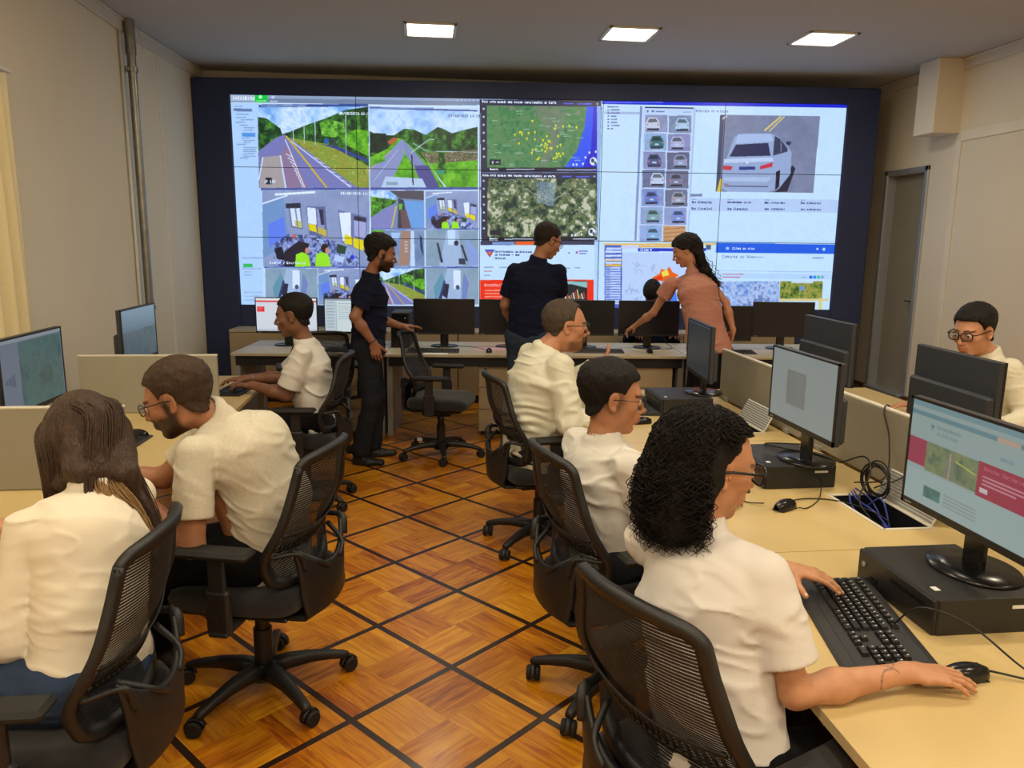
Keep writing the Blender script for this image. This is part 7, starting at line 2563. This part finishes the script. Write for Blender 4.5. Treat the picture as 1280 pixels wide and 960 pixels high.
# 5 standing young man in navy
P4 = dict(label='young bearded man in navy polo standing before the rear desks, one hand reaching right',
    pelvis=(-.43, 5.88, .915), yaw=-84, syaw=-80, neck=(-.405, 5.88, 1.435), head=(-.318, 5.87, 1.600), hdir=(-84, 14, 0), hs=1.07, s=.97,
    skin=(150, 98, 68), hairc=(20, 16, 14), sleeve='short', slen=.76, sleeve_w=.022, shirt='navy', pants='darkgrey',
    armR=dict(w=(-.375, 5.66, .955), pole=(-.8, -.3, -.1), hand=(.22, -.05, -1), palm=(-.1, 1, .1), curl=(.35, .4, .42, .45)),
    armL=dict(w=(-.185, 6.08, 1.035), pole=(-.6, .1, -1), hand=(1, .1, .02), curl=(.15, .2, .25, .3)),
    vox=.006, loose=.016, fold=.005, foldd=(.2, 0, 1), seed=13, hem=.04, hemdrop=(0, 0, -.02), collar='polo', beard=dict(a=.9), fade=.5,
    legR=dict(knee=(-.41, 5.80, .50), ankle=(-.50, 5.78, .09), toe=(.93, -.25)), legL=dict(knee=(-.38, 5.96, .50), ankle=(-.42, 6.00, .09), toe=(.97, .1)), bottom=1.3, legk=1.12,
    hair=dict(top=.026, side=.005, mat='hair_black', rough=.005))
p4 = person(P4)
J = P4['_j']; el, wr = J['arms']['R'][1], J['arms']['R'][2]
w0 = wr + (el - wr) * .07 - J['origin']; ax_ = nrm(wr - el); b_ = nrm(np.cross(ax_, V3((1, 0, 0)))); c_ = np.cross(ax_, b_)
MB().tube([tuple(w0 + .030 * (b_ * math.cos(a) + c_ * math.sin(a))) for a in np.linspace(0, 2 * PI, 25)], .0035, 6).build('bracelet', M['elastic'], p4)

# 6 man in navy polo seen from behind
P5 = dict(label='man with glasses in navy polo and jeans, standing with his back to the camera',
    pelvis=(.82, 6.02, .96), yaw=-18, syaw=-22, neck=(.885, 6.02, 1.555), shdrop=.085, head=(.965, 6.04, 1.712), hdir=(-70, 24, 0), hs=1.08, s=1.02, build=1.04,
    skin=(170, 116, 82), hairc=(34, 26, 22), sleeve='short', slen=.74, sleeve_w=.020, shirt='navy2', pants='denim2',
    armR=dict(w=(1.10, 6.28, 1.05), pole=(.3, -.5, -.5), hand=(-.3, 1, -.3)),
    armL=dict(w=(.72, 6.30, 1.03), pole=(-.5, -.4, -.4), hand=(.5, 1, -.3)),
    vox=.006, loose=.014, fold=.005, foldd=(.1, 0, 1), seed=17, hem=.0, hemdrop=(0, 0, .05), collar='polo', fade=.4,
    glasses=dict(w=.024, hgt=.016),
    legR=dict(knee=(.93, 6.07, .50), ankle=(.94, 6.03, .09), toe=(.3, 1)), legL=dict(knee=(.74, 6.07, .50), ankle=(.72, 6.03, .09), toe=(-.2, 1)), bottom=1.15,
    hair=dict(top=.012, side=.006, mat='hair_dark'))
person(P5)

# 7 woman in pink
P6 = dict(label='woman with dark curly hair in salmon pink blouse, standing and reaching over the rear desk', fem=True,
    pelvis=(2.34, 6.10, .93), yaw=24, syaw=30, neck=(2.235, 6.26, 1.465), shL=(2.075, 6.34, 1.360), head=(2.180, 6.32, 1.645), hdir=(72, 26, 0), hs=1.06, s=.98,
    skin=(196, 136, 100), hairc=(20, 16, 14), sleeve='short', slen=.42, sleeve_w=.034, shirt='pinkcloth', pants='blackcloth', topname='blouse',
    armR=dict(w=(2.56, 6.12, .99), pole=(.5, -.5, 0), hand=(-.1, .2, -1), palm=(-1, 0, 0)),
    armL=dict(w=(1.875, 6.70, .965), pole=(-.2, -.3, -1), hand=(-.55, .55, -.50), curl=(.05, .5, .6, .65), ua=.30, fa=.29),
    vox=.006, loose=.034, fold=.0045, foldd=(.1, 0, 1), seed=19, hemdrop=(.01, -.01, -.10), flare=1.08, crew=.01,
    legR=dict(knee=(2.42, 6.10, .50), ankle=(2.42, 6.05, .09), toe=(.0, 1)), legL=dict(knee=(2.25, 6.14, .50), ankle=(2.24, 6.09, .09), toe=(-.2, 1)),
    hair=dict(kind='fn', fn=tail_hair))
person(P6)

# 8 heavy-set man
pel = (.60, 4.10, .59)
P7 = dict(label='heavy-set man with goatee and glasses in long-sleeved white top, one hand raised',
    pelvis=pel, yaw=-80, syaw=-74, neck=(.655, 4.08, 1.120), head=(.762, 4.085, 1.255), hdir=(-92, 4, 0), hs=1.12, build=1.34, fat=.007, neckk=1.25,
    skin=(186, 126, 90), hairc=(38, 28, 22), sleeve='long', cuff=.93, shirt='knit_white', pants='darkgrey', belly=1.25,
    armR=dict(w=(1.00, 3.93, .795), pole=(-.4, -.5, -1), hand=(1, .1, -.03), curl=(.25, .3, .35, .4), ua=.30, fa=.28),
    armL=dict(w=(.985, 4.30, 1.00), pole=(.0, .3, -1), hand=(.55, .25, .45), palm=(-.5, .3, .8), curl=(.25, .3, .35, .4), thumb=1.1, tcurl=.0),
    vox=.006, hvox=.0045, loose=.010, fold=.006, foldd=(.2, .2, 1), seed=23, hem=.10,
    gather=(((.56, 3.93, .80), .09, .006), ((.50, 4.0, .72), .10, .005)), beard=dict(a=.85, goatee=True), glasses=dict(w=.026, hgt=.018),
    hair=dict(top=.012, side=.006, mat='hair_grey', recede=.035, line=((-.11, -.062), (-.05, -.050), (-.022, -.012), (-.010, .030), (.016, .034), (.026, .020), (.032, .060), (.045, .088), (.07, .106), (.10, .12))), **seat_legs(pel, -82))
person(P7)

# 9 man with fade haircut
pel = (.66, 2.66, .56)
P8 = dict(label='man with black fade haircut and thin glasses in white tee, middle of the right row',
    pelvis=pel, yaw=-78, syaw=-72, neck=(.640, 2.655, 1.000), head=(.672, 2.660, 1.150), hdir=(-96, 8, 0), hs=1.08, build=1.0,
    skin=(178, 120, 84), hairc=(20, 16, 14), sleeve='short', slen=.86, sleeve_w=.034, shirt='tee_white', pants='darkgrey',
    armR=dict(w=(1.02, 2.60, .79), pole=(-.2, -.4, -1), hand=(1, .1, -.03)),
    armL=dict(w=(.99, 3.02, .79), pole=(-.1, .3, -1), hand=(1, .15, -.03)),
    vox=.006, hvox=.004, loose=.018, fold=.005, foldd=(.4, .2, 1), seed=29, hem=.08, fade=.55, glasses=dict(w=.024, hgt=.015, tr=.0014),
    hair=dict(top=.018, side=.003, mat='hair_black'), **seat_legs(pel, -80))
person(P8)

# 10 man in white shirt on the right
pel = (3.20, 3.80, .56)
P10 = dict(label='man in white shirt with dark glasses, seated behind the right partition facing left',
    pelvis=pel, yaw=88, syaw=82, neck=(3.03, 3.79, 1.125), build=1.1, head=(2.920, 3.78, 1.258), hdir=(112, 14, 0), hs=1.10,
    skin=(200, 140, 104), hairc=(22, 18, 16), sleeve='long', cuff=.90, shirt='shirt_white', pants='blackcloth', collar='stand',
    armR=dict(w=(2.82, 4.06, .800), pole=(.3, .4, -1), hand=(-1, .12, -.05), curl=(.2, .28, .3, .35), ua=.29, fa=.29),
    armL=dict(w=(2.86, 3.46, .80), pole=(.3, -.4, -1), hand=(-1, .1, -.05)),
    vox=.006, hvox=.004, loose=.020, fold=.006, foldd=(.2, .2, 1), seed=31, hem=.08, fade=.25, glasses=dict(w=.027, hgt=.019, tr=.0026),
    hair=dict(top=.020, side=.008, mat='hair_black'), **seat_legs(pel, 88))
person(P10)

# 11 dark-haired person behind the rear monitors
pe = bk(2.36, -.62); fy = 176
hd = (2.354, 7.80, 1.195)
pel = (2.31, 7.55, .56)
P11 = dict(label='dark-haired person behind the rear monitors, only the head showing under the pink woman\'s arm',
    pelvis=pel, yaw=165, syaw=165, neck=(2.305, 7.61, 1.04), head=(2.300, 7.59, 1.195), hdir=(150, 68, 0), hs=1.05, build=.9,
    skin=(120, 80, 58), hairc=(20, 16, 14), sleeve='long', shirt='navy', pants='blackcloth',
    armR=dict(w=(2.08, 7.35, .82), pole=(-.3, .3, -1), hand=(0, -1, 0)), armL=dict(w=(2.45, 7.30, .82), pole=(.3, .3, -1), hand=(0, -1, 0)),
    vox=.008, hvox=.005, hem=.05, hair=dict(top=.020, side=.012, mat='hair_black'), **seat_legs(pel, 165, thigh=.34))
person(P11)
